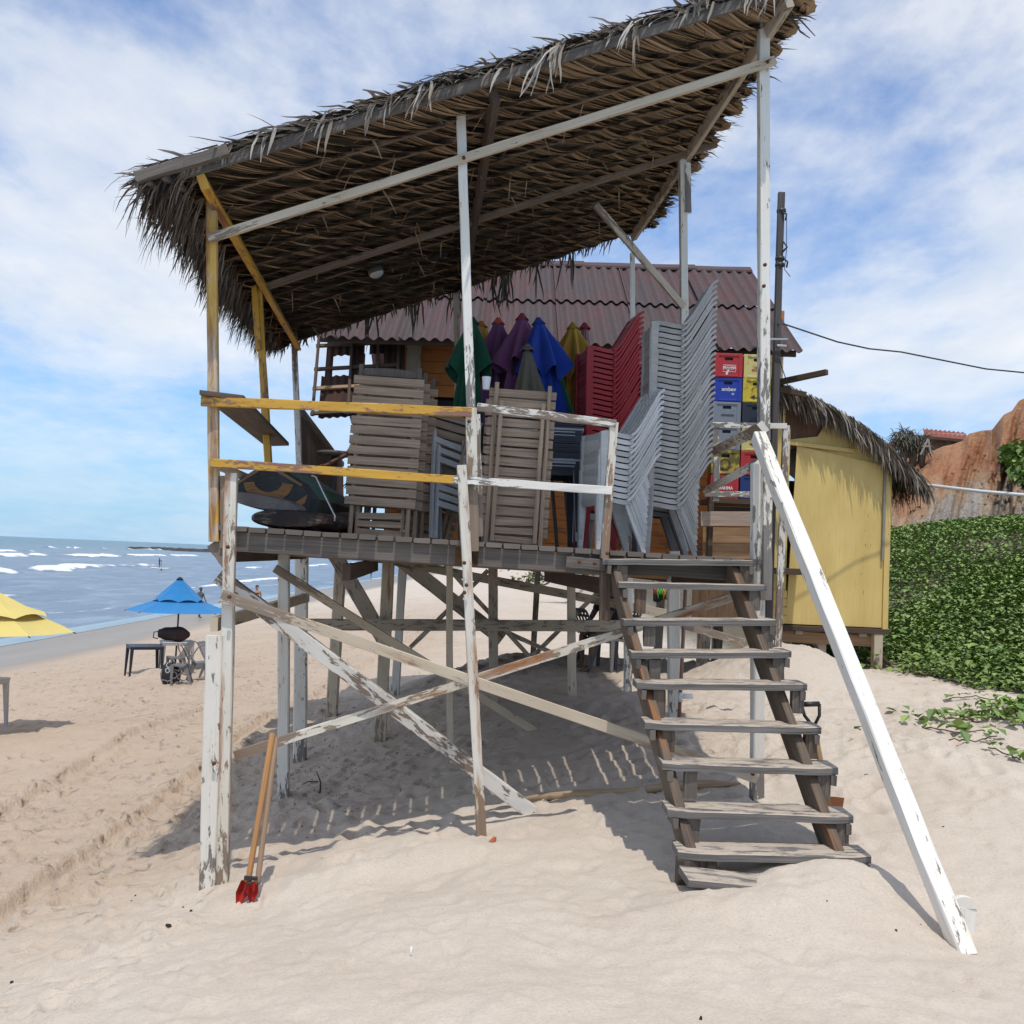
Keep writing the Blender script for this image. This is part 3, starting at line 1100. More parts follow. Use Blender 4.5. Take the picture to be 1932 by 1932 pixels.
stand = empty('beach_stand', (A0.x + 1.6, 8.8, gz(A0.x + 1.6, 8.8)),
              'tall weathered timber beach stand on stilts with a sloping palm thatch roof', 'beach stand')


def bar_part(name, mat, p0, p1, w_, h_, up=(0, 0, 1), parent=None, seg=6, jit=.003, bend=0.0, **k):
    return MB().bar(p0, p1, w_, h_, up, seg, jit, bend=bend, **k).build(name, MT[mat] if isinstance(mat, str) else mat, parent or stand)


def bolt(mb, p, r=.016, n=(0, -1, 0)):
    n = Vector(n)
    mb.tube([Vector(p), Vector(p) + n * .018], [r, r * .8], 8)


TOW = (0.08, -1, 0)   # the way the front face looks


def post(mat, top, bot, w_, d_, Yt, Yb=None, name='post', sink=.25, lab=None):
    Yb = Yt if Yb is None else Yb
    a, b = P(top[0], top[1], Yt), P(bot[0], bot[1], Yb)
    if sink:
        b = b + (b - a).normalized() * sink
    o = bar_part(name, mat, b, a, w_, d_, up=(0.08, -1, 0), seg=8)
    if lab:
        o['label'] = lab
    return o


# ---- deck
mb = MB()
n = 31
for i in range(n):
    a0 = i * ST_W / n
    a = a0 + ST_W / n / 2
    ov = random.uniform(.02, .05)
    mb.bar(D(a, -ov, deck_z(a) - .017), D(a, ST_D + random.uniform(0, .05), deck_z(a) - .017), ST_W / n - random.uniform(.008, .016), .034, seg=5, jit=.002, ch=.006)
mb.build('deck_boards', MT['deck_wood'], stand)


def beam(mat, a0, b0, a1, b1, dz, h, w_, name='beam', seg=5):
    return bar_part(name, mat, D(a0, b0, deck_z(a0) - .036 - dz - h / 2), D(a1, b1, deck_z(a1) - .036 - dz - h / 2), w_, h, seg=seg)


beam('grey_wood', .16, .035, 1.64, .035, 0, .135, .05)
beam('grey_wood', 1.80, .035, 2.66, .035, 0, .135, .05)
beam('grey_wood', 2.70, .045, 3.72, .045, 0, .12, .05)
o = bar_part('splice_board', 'grey_wood', P(1068, 1060, yf(1068) - .03), P(1142, 1066, yf(1142) - .03), .03, .075)
beam('dark_wood', .10, .12, .10, 4.6, .02, .19, .05)
beam('dark_wood', 3.70, .12, 3.70, 4.6, .02, .17, .05)
for b_ in (2.25, 4.55):
    beam('raw_wood' if b_ == 2.25 else 'dark_wood', .15, b_, 3.65, b_, .005, .16, .05)
for a_ in (.9, 1.85, 2.8):
    beam('dark_wood', a_, .12, a_, 4.5, .17 if a_ != 1.85 else .004, .12, .05)

# ---- front posts
post('yellow_worn', (399, 364), (405, 1022), .068, .068, 7.0, sink=0, lab='rusty yellow front corner post')
post('white_rust', (425, 898), (424, 1034), .055, .05, 7.0, sink=0, name='clamp_board')
post('white_rust', (437, 893), (419, 1690), .078, .075, 6.99, 6.98, lab='rust streaked white corner stilt')
post('white', (406, 1199), (392, 1688), .105, .085, 6.965, lab='broad white board stilt, cut off below the deck')
post('white_worn', (403, 1024), (432, 1062), .10, .05, 7.02, sink=0, name='clamp_board')
post('white', (869, 214), (889, 782), .062, .062, 7.13, sink=0, lab='white upper post, grey where the paint is gone')
post('white_rust', (889, 770), (893, 1040), .075, .05, 7.11, sink=0, name='clamp_board')
post('white_worn', (899, 782), (905, 1012), .05, .045, 7.14, sink=0, name='clamp_board')
post('white_rust', (871, 878), (908, 1578), .066, .07, 7.06, lab='peeling white stilt that leans to the right')
post('white', (1440, 44), (1441, 830), .072, .078, 7.30, sink=0, lab='tallest white corner post')
post('white', (1430, 874), (1428, 1498), .085, .08, 7.32, lab='white stilt beside the stair')
post('white', (1447, 872), (1446, 1132), .064, .05, 7.26, sink=0, name='clamp_board')
post('white_rust', (1158, 797), (1140, 1054), .055, .055, 7.16, sink=0, name='newel_post')
post('stringer_wood', (1143, 1050), (1140, 1172), .07, .07, 7.24, sink=0, name='newel_post')
# ---- middle and rear posts
post('yellow', (487, 538), (514, 1010), .062, .062, 9.15, sink=0, lab='yellow middle post of the seaward side')
post('yellow', (480, 540), (488, 660), .05, .05, 9.11, sink=0, name='clamp_board')
post('white_worn', (555, 636), (569, 1012), .062, .062, 11.6, sink=0)
post('white', (1288, 302), (1294, 1040), .068, .068, 9.55, sink=0)
post('white', (1297, 308), (1299, 402), .05, .04, 9.52, sink=0, name='clamp_board')
post('white', (1193, 478), (1195, 1040), .055, .055, 11.9, sink=0)
post('beige_dull', (861, 553), (869, 1030), .07, .06, 11.75, sink=0)
post('white', (536, 1036), (535, 1515), .095, .115, 9.2)
post('beige', (848, 1040), (849, 1446), .06, .06, 9.4)
post('white', (1270, 1040), (1272, 1355), .105, .1, 9.55)
post('white', (569, 1040), (566, 1430), .14, .13, 11.6)
post('beige', (734, 1040), (717, 1402), .135, .12, 11.72)
post('beige_dull', (930, 1045), (931, 1332), .10, .10, 11.8)
post('beige', (1077, 1050), (1079, 1300), .09, .09, 11.85)
post('white', (1186, 1050), (1184, 1320), .085, .085, 11.9)

# ---- bracing
def brace(mat, a, Ya, b, Yb, w_, t_=.035, name='brace', lab=None):
    p, q = P(a[0], a[1], Ya), P(b[0], b[1], Yb)
    up = (q - p).cross(Vector((0, 1, 0)))
    o = bar_part(name, mat, p, q, t_, w_, up=up, seg=8, jit=.003)
    if lab:
        o['label'] = lab
    return o


brace('beige', (418, 1123), 6.90, (1427, 1468), 7.24, .072, lab='long pale brace across the whole front')
brace('white_rust', (443, 1426), 7.10, (1422, 1114), 7.40, .062)
brace('white_worn', (412, 1086), 7.20, (1003, 1532), 7.52, .105, .06, lab='heavy white prop with its foot in the sand')
brace('beige', (518, 1072), 9.02, (1026, 1390), 9.95, .072)
brace('beige_dull', (628, 1040), 11.95, (724, 1206), 11.9, .17)
brace('beige_dull', (708, 1052), 12.0, (1268, 1160), 12.1, .098)
brace('beige', (1283, 1178), 9.68, (1404, 1212), 9.75, .07)
brace('beige_dull', (742, 1046), 12.1, (948, 1206), 12.1, .165)
brace('beige_dull', (583, 1178), 11.5, (1178, 1181), 11.78, .125, .05, 'beam')
brace('beige', (404, 1178), 7.0, (580, 1127), 11.6, .095, .05, 'beam')
for (a, Ya, b, Yb) in (((774, 1222), 13.3, (921, 1076), 13.4), ((826, 1050), 13.2, (1000, 1240), 13.4), ((1003, 1240), 13.4, (1150, 1096), 13.5),
                       ((1083, 1062), 13.3, (1162, 1145), 13.4), ((950, 1190), 13.2, (1038, 1230), 13.3)):
    brace('beige_dull', a, Ya, b, Yb, .055, .03)
# ---- rails
brace('yellow', (380, 757), 6.92, (890, 778), 7.07, .062, .04, 'rail', 'yellow top rail with rust marks')
mb = MB()
p, q = P(398, 873, 6.93), P(1154, 926, 7.12)
mid = p.lerp(q, .60)
up = (q - p).cross(Vector((0, 1, 0)))
bar_part('rail', 'yellow', p, mid, .04, .055, up=up, seg=6)['label'] = 'yellow length of the lower rail'
bar_part('rail', 'white', mid, q, .04, .055, up=up, seg=5)['label'] = 'white length of the lower rail'
brace('white_worn', (900, 768), 7.16, (1162, 800), 7.14, .056, .04, 'rail', 'white top rail worn to bare wood at one end')
brace('yellow_worn', (415, 880), 7.1, (560, 941), 11.5, .055, .04, 'rail')
brace('white_rust', (1440, 806), 7.25, (1342, 852), 9.45, .085, .045, 'rail')
brace('white', (1434, 872), 7.28, (1334, 924), 9.50, .085, .045, 'rail')
# shelf board on the seaward rail
pl = MB()
a_, b_, c_, d_ = P(376, 744, 6.85), P(459, 754, 6.95), P(545, 841, 10.1), P(501, 842, 10.15)
pl.prism([a_, b_, c_, d_], (0, 0, 1), .03)
pl.build('shelf_board', MT['stringer_wood'], stand)

# ================================================================== roof
Lf, Rf, Lr = P(400, 366, 7.0), P(1440, 46, 7.3), P(553, 640, 11.6)
es = (Rf - Lf)
RL = es.length
es.normalize()
et = (Lr - Lf)
RD = et.length
et.normalize()
en = es.cross(et).normalized()
if en.z < 0:
    en = -en
print('roof', RL, RD)


def RR(s, t, n_=0.0):
    return Lf + es * s + et * t + en * n_


roof = bpy.data.objects.new('roof', None)
COL.objects.link(roof)
roof.parent = stand
roof.location = RR(RL / 2, RD / 2) - wloc(stand)
S0, S1, T0_, T1_ = -.28, RL + .22, -.40, RD + .12


def rbar(mat, s0, t0, n0, s1, t1, n1, w_, h_, name, parent=stand):
    return bar_part(name, mat, RR(s0, t0, n0), RR(s1, t1, n1), w_, h_, up=en, seg=8, parent=parent)


# girders front to back, cross beam, rafters
rbar('yellow', 0, -.42, -.075, .02, RD + .08, -.075, .055, .10, 'girder')
rbar('dark_wood', RL * .487, -.36, -.075, RL * .487, RD + .05, -.075, .05, .09, 'girder')
rbar('beige_dull', RL, -.45, -.075, RL, RD + .05, -.075, .055, .09, 'girder')
rbar('rafter', -.05, RD * .47, -.07, RL + .28, RD * .47, -.07, .05, .06, 'girder')
brace('beige', (393, 450), 6.93, (1462, 115), 7.24, .056, .045, 'tie_beam', 'long sunlit tie beam sloping across the front')
brace('beige', (1124, 387), 9.38, (1290, 579), 9.50, .06, .05)
NR = 16
raft_t = [T0_ + .06 + (T1_ - T0_ - .12) * i / (NR - 1) for i in range(NR)]
for i, t in enumerate(raft_t):
    if i == 0:
        continue
    rbar('rafter', S0 + random.uniform(0, .1), t, -.010, S1 - random.uniform(.0, .12), t + random.uniform(-.02, .02), -.010, .036, .03, 'rafter', roof)
# front fascia: grey board, with the loose end poking out on the seaward side
rbar('grey_wood', S0 - .06, T0_ - .015, .015, S1 - .05, T0_ - .015, .015, .022, .068, 'fascia', roof)
rbar('grey_wood', S0 - .10, T0_ - .12, .03, S0 + .50, T0_ - .07, .05, .05, .07, 'ridge_pole', roof)
rbar('grey_wood', S0 - .04, T0_ - .10, .0, S0 + .04, T0_ + .10, -.06, .03, .03, 'ridge_pole', roof)
rbar('grey_wood', S0 + .06, T0_ - .10, .0, S0 + .16, T0_ + .10, -.06, .03, .03, 'ridge_pole', roof)

# woven underside: fronds laid over the rafters, their leaflets slanting down the slope, lapped like shingles
mb = MB()
CS = .125
nb = len(raft_t) - 1
for bi in range(nb):
    ta, tb = raft_t[bi], raft_t[bi + 1]
    nc = int((S1 - S0 + .3) / CS)
    for c in range(nc):
        s = S0 - .10 + c * CS + random.uniform(-.03, .03) + (bi % 2) * CS * .5
        drop = random.uniform(.35, 1.35)
        nk = 8
        skew = random.uniform(1.0, 1.45)
        for k in range(nk):
            f = k / (nk - 1)
            ds = f * CS * 1.25 + random.uniform(-.012, .012)
            run = (tb - ta) * skew
            npt = 6
            pts = []
            sag = .014 + .036 * f * drop + random.uniform(0, .012)
            bow = random.uniform(-.012, .022)
            for q in range(npt):
                h = q / (npt - 1)
                ss = s + ds + run * (h - .5) + bow * math.sin(math.pi * h) * 1.5 + random.uniform(-.003, .003)
                tt = ta - .03 + (tb - ta + .06) * h
                nn = .012 - sag * math.sin(math.pi * h) - .018 * f
                ss = min(ss, S1 + .05 + random.uniform(-.03, .03))
                ss = max(ss, S0 - .06)
                pts.append(RR(ss, tt, nn))
            wd = random.uniform(.042, .066)
            mb.strip(pts, [wd * .5, wd * .9, wd, wd, wd * .8, wd * .4], es * .80 - et * .45 + en * random.uniform(-.62, -.30))
for k in range(260):   # stray leaflets hanging out of the weave
    s, t = random.uniform(S0, S1 - .1), random.uniform(T0_ + .1, T1_ - .1)
    p = RR(s, t, .0)
    d = (es * random.uniform(-1, .2) - et * random.uniform(-.2, .8) - en * random.uniform(.1, .5)).normalized()
    L = random.uniform(.08, .22)
    mb.strip([p, p + d * L * .5 - Vector((0, 0, .01)), p + d * L - Vector((0, 0, .05))], [.016, .014, .004], es + en * .5)
mb.build('thatch_underside', MT['leaf_under'], roof)

# body of the thatch: an uneven mat, closed to the sun
mb = MB()


def matf(u, v, top):
    s = S0 - .06 + (S1 - S0 + .10) * u
    t = T0_ - .02 + (T1_ - T0_ + .06) * v
    r = float(fbm(np.array(s * 6.0), np.array(t * 6.0), 5 if top else 8, 3))
    return RR(s + .06 * r, t + .05 * r, (.115 + .05 * r) if top else (.022 + .008 * r))


mb.grid(lambda u, v: matf(u, v, True), 70, 60, False)
mb.grid(lambda u, v: matf(u, v, False), 60, 50, False, mi=1)
mb.build('thatch_mat', [MT['leaf_dark'], MT['leaf_under']], roof)


def leaf(mb, p, d, L, wd, droop=.5, curl=0.0, side=None, seg=4):
    """one dry leaflet from p along d, sinking under its own weight"""
    d = Vector(d).normalized()
    p = Vector(p)
    pts = [p]
    v = d.copy()
    for i in range(seg):
        v = (v + Vector((0, 0, -droop / seg * 1.3)) + Vector((random.uniform(-.22, .22), random.uniform(-.22, .22), random.uniform(-.18, .18)))).normalized()
        p = p + v * (L / seg)
        pts.append(p)
    sd = Vector(side) if side is not None else Vector((random.uniform(-1, 1), random.uniform(-1, 1), random.uniform(-.6, .6)))
    sd = sd - d * sd.dot(d)
    if sd.length < 1e-3:
        sd = d.orthogonal()
    mb.strip(pts, [wd * .8, wd, wd * .9, wd * .65, .003], sd)


# top layer leaves lying down the slope
mb = MB()
for k in range(2600):
    s, t = random.uniform(S0, S1), random.uniform(T0_, T1_)
    d = -es + et * random.uniform(-.5, .5) + en * random.uniform(.02, .30)
    leaf(mb, RR(s, t, random.uniform(.10, .16)), d, random.uniform(.2, .45), random.uniform(.015, .03), .25, side=et)
mb.build('thatch_top', MT['leaf_grey'], roof)
# front edge: short spikes up and tufts hanging over the fascia
mb = MB()
for k in range(1500):
    s = random.uniform(S0 - .1, S1 + .1)
    d = -es * random.uniform(.35, 1.0) - et * random.uniform(.1, .8) + en * random.uniform(-.06, .25)
    leaf(mb, RR(s, T0_ + random.uniform(-.02, .16), random.uniform(.05, .13)), d, random.uniform(.08, .24), random.uniform(.012, .026), .25, side=et + en * random.uniform(-.6, .6))
s = S0
while s < S1 + .1:
    m_ = random.randint(3, 14)
    big = random.uniform(.6, 1.25)
    for k in range(m_):
        d = -es * random.uniform(.3, .85) - et * random.uniform(.15, .5) - en * random.uniform(.05, .9)
        leaf(mb, RR(s + random.uniform(-.12, .10), T0_ - random.uniform(.02, .06), random.uniform(.06, .12)), d, random.uniform(.14, .34) * big, random.uniform(.012, .026), .85, side=es + en * random.uniform(-.7, .7))
    s += random.uniform(.22, .55)
mb.build('thatch_front_edge', MT['leaf_grey'], roof)
# seaward eave: long hanging fringe
mb = MB()
for k in range(3000):
    t = random.uniform(T0_ - .06, T1_ + .05)
    patch = (.5 + .95 * (vnoise(np.array(t * 2.6), np.array(3.3), 12) + .5)) * (1.12 - .40 * t / T1_)
    d = -es * random.uniform(.5, 1.1) + et * random.uniform(-.35, .35) - Vector((0, 0, random.uniform(.1, .9)))
    leaf(mb, RR(S0 - random.uniform(-.20, .05), t, random.uniform(-.03, .12)), d, random.uniform(.14, .34) * patch, random.uniform(.014, .03), 1.7, side=et)
for k in range(280):   # the ragged front corner
    d = -es * random.uniform(.4, 1.0) - et * random.uniform(-.2, .5) - Vector((0, 0, random.uniform(.1, .9)))
    leaf(mb, RR(S0 - random.uniform(-.30, .08), T0_ + random.uniform(-.05, .6), random.uniform(-.02, .12)), d, random.uniform(.2, .42), random.uniform(.014, .03), 1.5, side=et)
mb.build('thatch_fringe', m_leaf('fringe_leaf', (0.095, 0.068, 0.050), (0.27, 0.21, 0.16), grey=(0.40, 0.35, 0.30)), roof)
# landward edge and the low back edge
mb = MB()
for k in range(1100):
    t = random.uniform(T0_ - .05, T1_)
    d = es * random.uniform(.7, 1.2) - et * random.uniform(-.1, .9) + en * random.uniform(-.35, .12)
    leaf(mb, RR(S1 - random.uniform(.02, .22), t, random.uniform(.0, .13)), d, random.uniform(.12, .30), random.uniform(.015, .03), .3, side=et)
for k in range(260):
    s = random.uniform(S0, S1)
    d = et * random.uniform(.6, 1) - es * random.uniform(-.3, .6) - Vector((0, 0, random.uniform(.1, .5)))
    leaf(mb, RR(s, T1_ - random.uniform(0, .1), random.uniform(-.02, .08)), d, random.uniform(.06, .18), random.uniform(.012, .024), .8, side=es)
for (sc, nn) in ((2.45, 12), (2.55, 9), (2.9, 4), (3.3, 5), (1.45, 7), (.9, 5), (1.95, 4)):
    for k in range(nn):
        leaf(mb, RR(sc + random.uniform(-.08, .08), T1_ - .02, 0), Vector((random.uniform(-.3, .3), .3, -1)), random.uniform(.18, .48), .022, 1.2, side=es)
mb.build('thatch_back_edge', MT['leaf_dark'], roof)
mb = MB()
for (a, b2, cc_) in (((1480, 12), (1512, 40), (1538, 68)), ((1486, 20), (1510, 60), (1528, 72))):
    mb.tube([P(a[0], a[1], 7.0), P(b2[0], b2[1], 7.0), P(cc_[0], cc_[1], 6.98)], [.008, .006, .003], 5)
mb.build('loose_stalk', MT['leaf_dark'], roof)
# bulkhead lamp under the thatch and the wasp nest beside it


def roof_hit(px, py, n_):
    e0 = Vector((0, 0, EYE))
    dv = P(px, py, 1.0) - e0
    return e0 + dv * ((n_ - (e0 - Lf).dot(en)) / dv.dot(en))


lp = roof_hit(710, 515, -.10)
mb = MB()
mb.tube([lp + en * .05, lp], [.075, .075], 14)
lamp = mb.build('lamp', m_flat('lamp_body', (.06, .055, .05)), roof)
mb = MB()
mb.grid(lambda u, v: lp + (es * math.cos(6.283 * u) * 1.25 + et * math.sin(6.283 * u)) * .055 * math.sin(math.pi / 2 * (1 - v)) - en * .05 * math.sin(math.pi / 2 * v), 14, 6)
mb.build('lens', m_flat('lamp_lens', (.42, .40, .36), .3), lamp)
np_ = roof_hit(825, 480, -.055)
nest = MB().grid(lambda u, v: np_ + (es * math.cos(6.283 * u) * 1.2 + et * math.sin(6.283 * u)) * .085 * math.sin(math.pi * (.02 + .96 * v)) ** .7 - en * .05 * (.5 - math.cos(math.pi * v) / 2), 14, 8)
nest.build('wasp_nest', m_flat('nest_black', (.012, .010, .009), .9, var=.5, scale=60), roof)

# ================================================================== stair
stair = bpy.data.objects.new('staircase', None)
COL.objects.link(stair)
stair.parent = stand
stair.location = P(1400, 1400, 6.2) - wloc(stand)
#      front bottom edge of each tread: left px, right px
TR = [((1138, 1065), (1428, 1068)), ((1168, 1110), (1449, 1115)), ((1178, 1181), (1467, 1181)), ((1192, 1243), (1496, 1242)), ((1202, 1301), (1526, 1304)),
      ((1218, 1377), (1553, 1387)), ((1251, 1454), (1585, 1464)), ((1261, 1543), (1614, 1556)), ((1281, 1624), (1648, 1632))]
YT = [7.07 - .184 * i for i in range(9)]
TH, TDp = .036, .25
tl = []
for i, ((a, b_)) in enumerate(TR):
    L_, R_ = P(a[0], a[1], YT[i]), P(b_[0], b_[1], YT[i] + .02)
    zz_ = (L_.z + R_.z) / 2
    mb = MB()
    back = Vector((0.0, TDp, 0.0))
    cc_ = .035
    e = (R_ - L_).normalized()
    poly = [L_ + e * cc_, R_ - e * cc_, R_ + Vector((0, cc_, 0)), R_ + back, L_ + back, L_ + Vector((0, cc_, 0))]
    # body as a bar so the grain runs along the tread, with clipped corners
    c0, c1 = L_ + back / 2, R_ + back / 2
    nseg = 10
    vs, fs, us = [], [], []
    uo = random.random() * 30
    Ln = (c1 - c0).length
    for k in range(nseg + 1):
        x = k / nseg
        cut = cc_ if k in (0, nseg) else 0
        base_ = L_.lerp(R_, x)
        wob = random.uniform(-.002, .002)
        for (dy, dz) in ((cut, 0), (cut, TH), (cut + .012, TH + .004), (TDp, TH + .004), (TDp, 0)):
            vs.append(base_ + Vector((0, dy, dz + wob)))
    per = [0, TH, TH + .015, TH + TDp, TH * 2 + TDp, TH * 2 + 2 * TDp]
    for k in range(nseg):
        for q in range(5):
            r = (q + 1) % 5
            fs.append([k * 5 + q, (k + 1) * 5 + q, (k + 1) * 5 + r, k * 5 + r])
            us.append([(uo + Ln * k / nseg, uo + per[q]), (uo + Ln * (k + 1) / nseg, uo + per[q]), (uo + Ln * (k + 1) / nseg, uo + per[q + 1]), (uo + Ln * k / nseg, uo + per[q + 1])])
    fs += [[0, 1, 2, 3, 4], [nseg * 5 + q for q in (4, 3, 2, 1, 0)]]
    us += [[(uo, uo)] * 5] * 2
    mb.add(vs, fs, us)
    mb.build('tread', MT['tread_wood'], stair)
    tl.append((L_, R_))
# buried last tread
L_, R_ = P(1294, 1706, 5.36), P(1640, 1724, 5.4)
L_.z = gz(L_.x + .1, L_.y) + .035
R_.z = gz(R_.x, R_.y) - .12
MB().bar(L_ + Vector((0, .10, 0)), R_ + Vector((0, .10, 0)), .25, .036, seg=4).build('tread', MT['tread_wood'], stair)


def stringer(k, xo, mat):
    pts = []
    for i in (0, 8):
        e = tl[i][k]
        pts.append(Vector((e.x + xo, e.y + .10, e.z - .10)))
    d = (pts[1] - pts[0]).normalized()
    a, b_ = pts[0] - d * .10, pts[1] + d * .42
    up = d.cross(Vector((1, 0, 0)))
    MB().bar(a, b_, .05, .19, up, seg=10, jit=.004).build('stringer', MT[mat], stair)


stringer(0, .10, 'stringer_wood')
stringer(1, -.13, 'stringer_wood')
for i, (L_, R_) in enumerate(tl):
    for (e, sgn) in ((L_, 1), (R_, -1)):
        h = random.uniform(.12, .17)
        x = e.x + sgn * random.uniform(.13, .17)
        if sgn < 0:
            x = e.x - random.uniform(.05, .08)
        mb = MB()
        mb.bar((x, e.y + .055, e.z - h), (x, e.y + .055, e.z - .002), .075, .05, up=(0, 1, 0), seg=2, jit=.004)
        mb.build('support_block', MT['grey_wood' if random.random() < .65 else 'stringer_wood'], stair)
        mb = MB()
        xx_ = e.x + sgn * (.045 if sgn > 0 else .03)
        mb.bar((xx_, e.y + .01, e.z - .032), (xx_, e.y + .24, e.z - .032), .03, .055, seg=2, jit=.003)
        mb.build('cleat', MT['grey_wood'], stair)
x = tl[8][0].x
for (dx, w_, h) in ((.055, .12, .34), (.18, .05, .25)):
    MB().bar((x + dx, tl[8][0].y + .06, tl[8][0].z - h), (x + dx, tl[8][0].y + .06, tl[8][0].z - .002), w_, .09, up=(0, 1, 0), seg=3, jit=.004).build('support_block', MT['dark_wood'], stair)
# ---- hand rail with its stake
h0, h1 = P(1431, 824, 7.18), P(1822, 1808, 4.88)
hr = bar_part('handrail', 'white_rail', h1, h0, .088, .10, up=(h0 - h1).cross(Vector((1, 0, 0))), seg=14, jit=.0035)
hr['label'] = 'long white hand rail with peeling paint'
s1_ = P(1817, 1712, 5.14)
s0_ = Vector((s1_.x - .03, 5.12, gz(s1_.x, 5.12) - .3))
mb = MB()
mb.bar(s0_, s1_, .125, .036, up=(0.1, -1, 0), seg=6, jit=.002)
pts = [s1_ + Vector((.0625 * math.cos(a), .018, .055 * math.sin(a))) for a in [math.pi * k / 10 for k in range(11)]]
mb.prism(pts, (0, -1, 0), .036)
mb.build('handrail_stake', MT['white_rail'], stand)
# ---- rusty bolts
m_bolt = m_flat('rusty_bolt', (.10, .04, .02), .8)
for (px, py, Y) in ((430, 1032, 6.90), (876, 1062, 6.98), (876, 1118, 6.98), (1146, 1044, 7.08), (880, 1104, 6.98), (433, 1126, 6.86), (885, 795, 7.03), (1448, 117, 7.16),
                    (875, 298, 7.0), (1093, 1060, 7.11), (1122, 1063, 7.12), (1443, 500, 7.2), (1441, 540, 7.2), (404, 1440, 6.9), (1420, 1460, 7.18)):
    mb = MB()
    bolt(mb, P(px, py, Y), .014)
    mb.build('bolt', m_bolt, stand)
# ================================================================== things kept on the deck
def deck_at(px, Y):
    """deck surface point under a survey column at distance Y"""
    p = P(px, 1030, Y)
    a = (p - A0).dot(E1)
    return Vector((p.x, p.y, deck_z(a)))


ORD = ['topmost', 'second', 'third', 'fourth', 'fifth', 'sixth', 'seventh', 'eighth', 'ninth', 'tenth', 'eleventh', 'twelfth', 'thirteenth', 'fourteenth', 'fifteenth',
       'sixteenth', 'seventeenth', 'eighteenth', 'nineteenth', 'twentieth', 'twenty-first', 'twenty-second', 'twenty-third', 'twenty-fourth', 'twenty-fifth', 'twenty-sixth',
       'twenty-seventh', 'twenty-eighth', 'twenty-ninth', 'thirtieth', 'thirty-first', 'thirty-second', 'thirty-third', 'thirty-fourth']


def ordl(i, n):
    if i == n - 1:
        return 'bottom'
    return ORD[i]


CH_BACK = [(.005, .405), (.04, .428), (.08, .48), (.125, .555), (.168, .63), (.208, .70), (.245, .765), (.285, .795)]


def make_chair(mat, label=None, group=None):
    root = empty('plastic_chair', (0, 0, 0), label, 'chair', group)
    prof = [(-.232, .375), (-.242, .40), (-.236, .424), (-.21, .432), (-.14, .425), (-.07, .414), (-.01, .409), (.035, .414)]
    hw = [.185, .19, .195, .197, .196, .194, .19, .186]
    mb = MB()
    for (dz, fl) in ((0, 0), (-.014, 1)):
        vs = []
        for (x, z), h in zip(prof, hw):
            for k in range(7):
                y = -1 + 2 * k / 6
                vs.append((x, y * h, z + dz - .006 * (1 - y * y)))
        fs = [[i * 7 + k, i * 7 + k + 1, (i + 1) * 7 + k + 1, (i + 1) * 7 + k] for i in range(len(prof) - 1) for k in range(6)]
        mb.add(vs, [f[::-1] for f in fs] if not fl else fs, [[(0, 0)] * 4] * len(fs), True)
    for sg in (-1, 1):   # moulded side apron with its lip
        lo = [(p[0], sg * (h + .004), p[1] - (.034 if 1 < i < 7 else .026)) for i, (p, h) in enumerate(zip(prof, hw))]
        hi = [(p[0], sg * h, p[1] + .002) for p, h in zip(prof, hw)]
        li = [(p[0], sg * (h - .008), p[2]) for p, h in zip(lo, hw)]
        n = len(prof)
        fs = [[i, i + 1, n + i + 1, n + i] for i in range(n - 1)] + [[2 * n + i, 2 * n + i + 1, i + 1, i] for i in range(n - 1)]
        mb.add(lo + hi + li, fs, [[(0, 0)] * 4] * len(fs), False)
    mb.build('seat', mat, root)
    mb = MB()
    nb_ = len(CH_BACK)
    for sg in (-1, 1):
        for k in range(nb_ - 1):
            y0, y1 = sg * (.192 - .003 * k), sg * (.192 - .003 * (k + 1))
            mb.bar((CH_BACK[k][0], y0, CH_BACK[k][1]), (CH_BACK[k + 1][0], y1, CH_BACK[k + 1][1]), .030, .021, up=(-1, 0, .6), seg=1, jit=0)
    for y in (-.105, -.035, .035, .105):
        for k in range(0, nb_ - 2):
            mb.bar((CH_BACK[k][0] + .006, y, CH_BACK[k][1]), (CH_BACK[k + 1][0] + .006, y * 1.02, CH_BACK[k + 1][1]), .036, .010, up=(-1, 0, .6), seg=1, jit=0)
    for k, h in ((nb_ - 2, .055), (nb_ - 3, .035)):
        mb.bar((CH_BACK[k][0] + .012, -.17, CH_BACK[k][1] + .008), (CH_BACK[k][0] + .012, .17, CH_BACK[k][1] + .008), h, .014, up=(-1, 0, .6), seg=4, jit=0)
    mb.build('backrest', mat, root)
    for sg in (-1, 1):
        mb = MB()
        mb.bar((-.225, sg * .200, 0), (-.222, sg * .194, .420), .034, .036, up=(-1, 0, 0), seg=1, jit=0, w1=.040, h1=.068)
        mb.build('leg', mat, root)
        mb = MB()
        mb.bar((.172, sg * .178, 0), (.03, sg * .148, .405), .030, .034, up=(1, 0, .3), seg=1, jit=0, w1=.04, h1=.075)
        mb.build('leg', mat, root)
    return root


def stack(proto_mat, base, rz, n, pitch, lab, group, lean=(0, 0), mats=None, twist=.015):
    first = make_chair(proto_mat)
    for i in range(n):
        c = first if i == 0 else copy_tree(first)
        k = n - 1 - i      # counted from the top
        c.location = (base.x + lean[0] * i + random.uniform(-.004, .004), base.y + lean[1] * i + random.uniform(-.003, .003), base.z + pitch * i)
        c.rotation_euler = (0, 0, rz + random.uniform(-twist, twist))
        c['label'] = lab % ordl(k, n)
        c['group'] = group


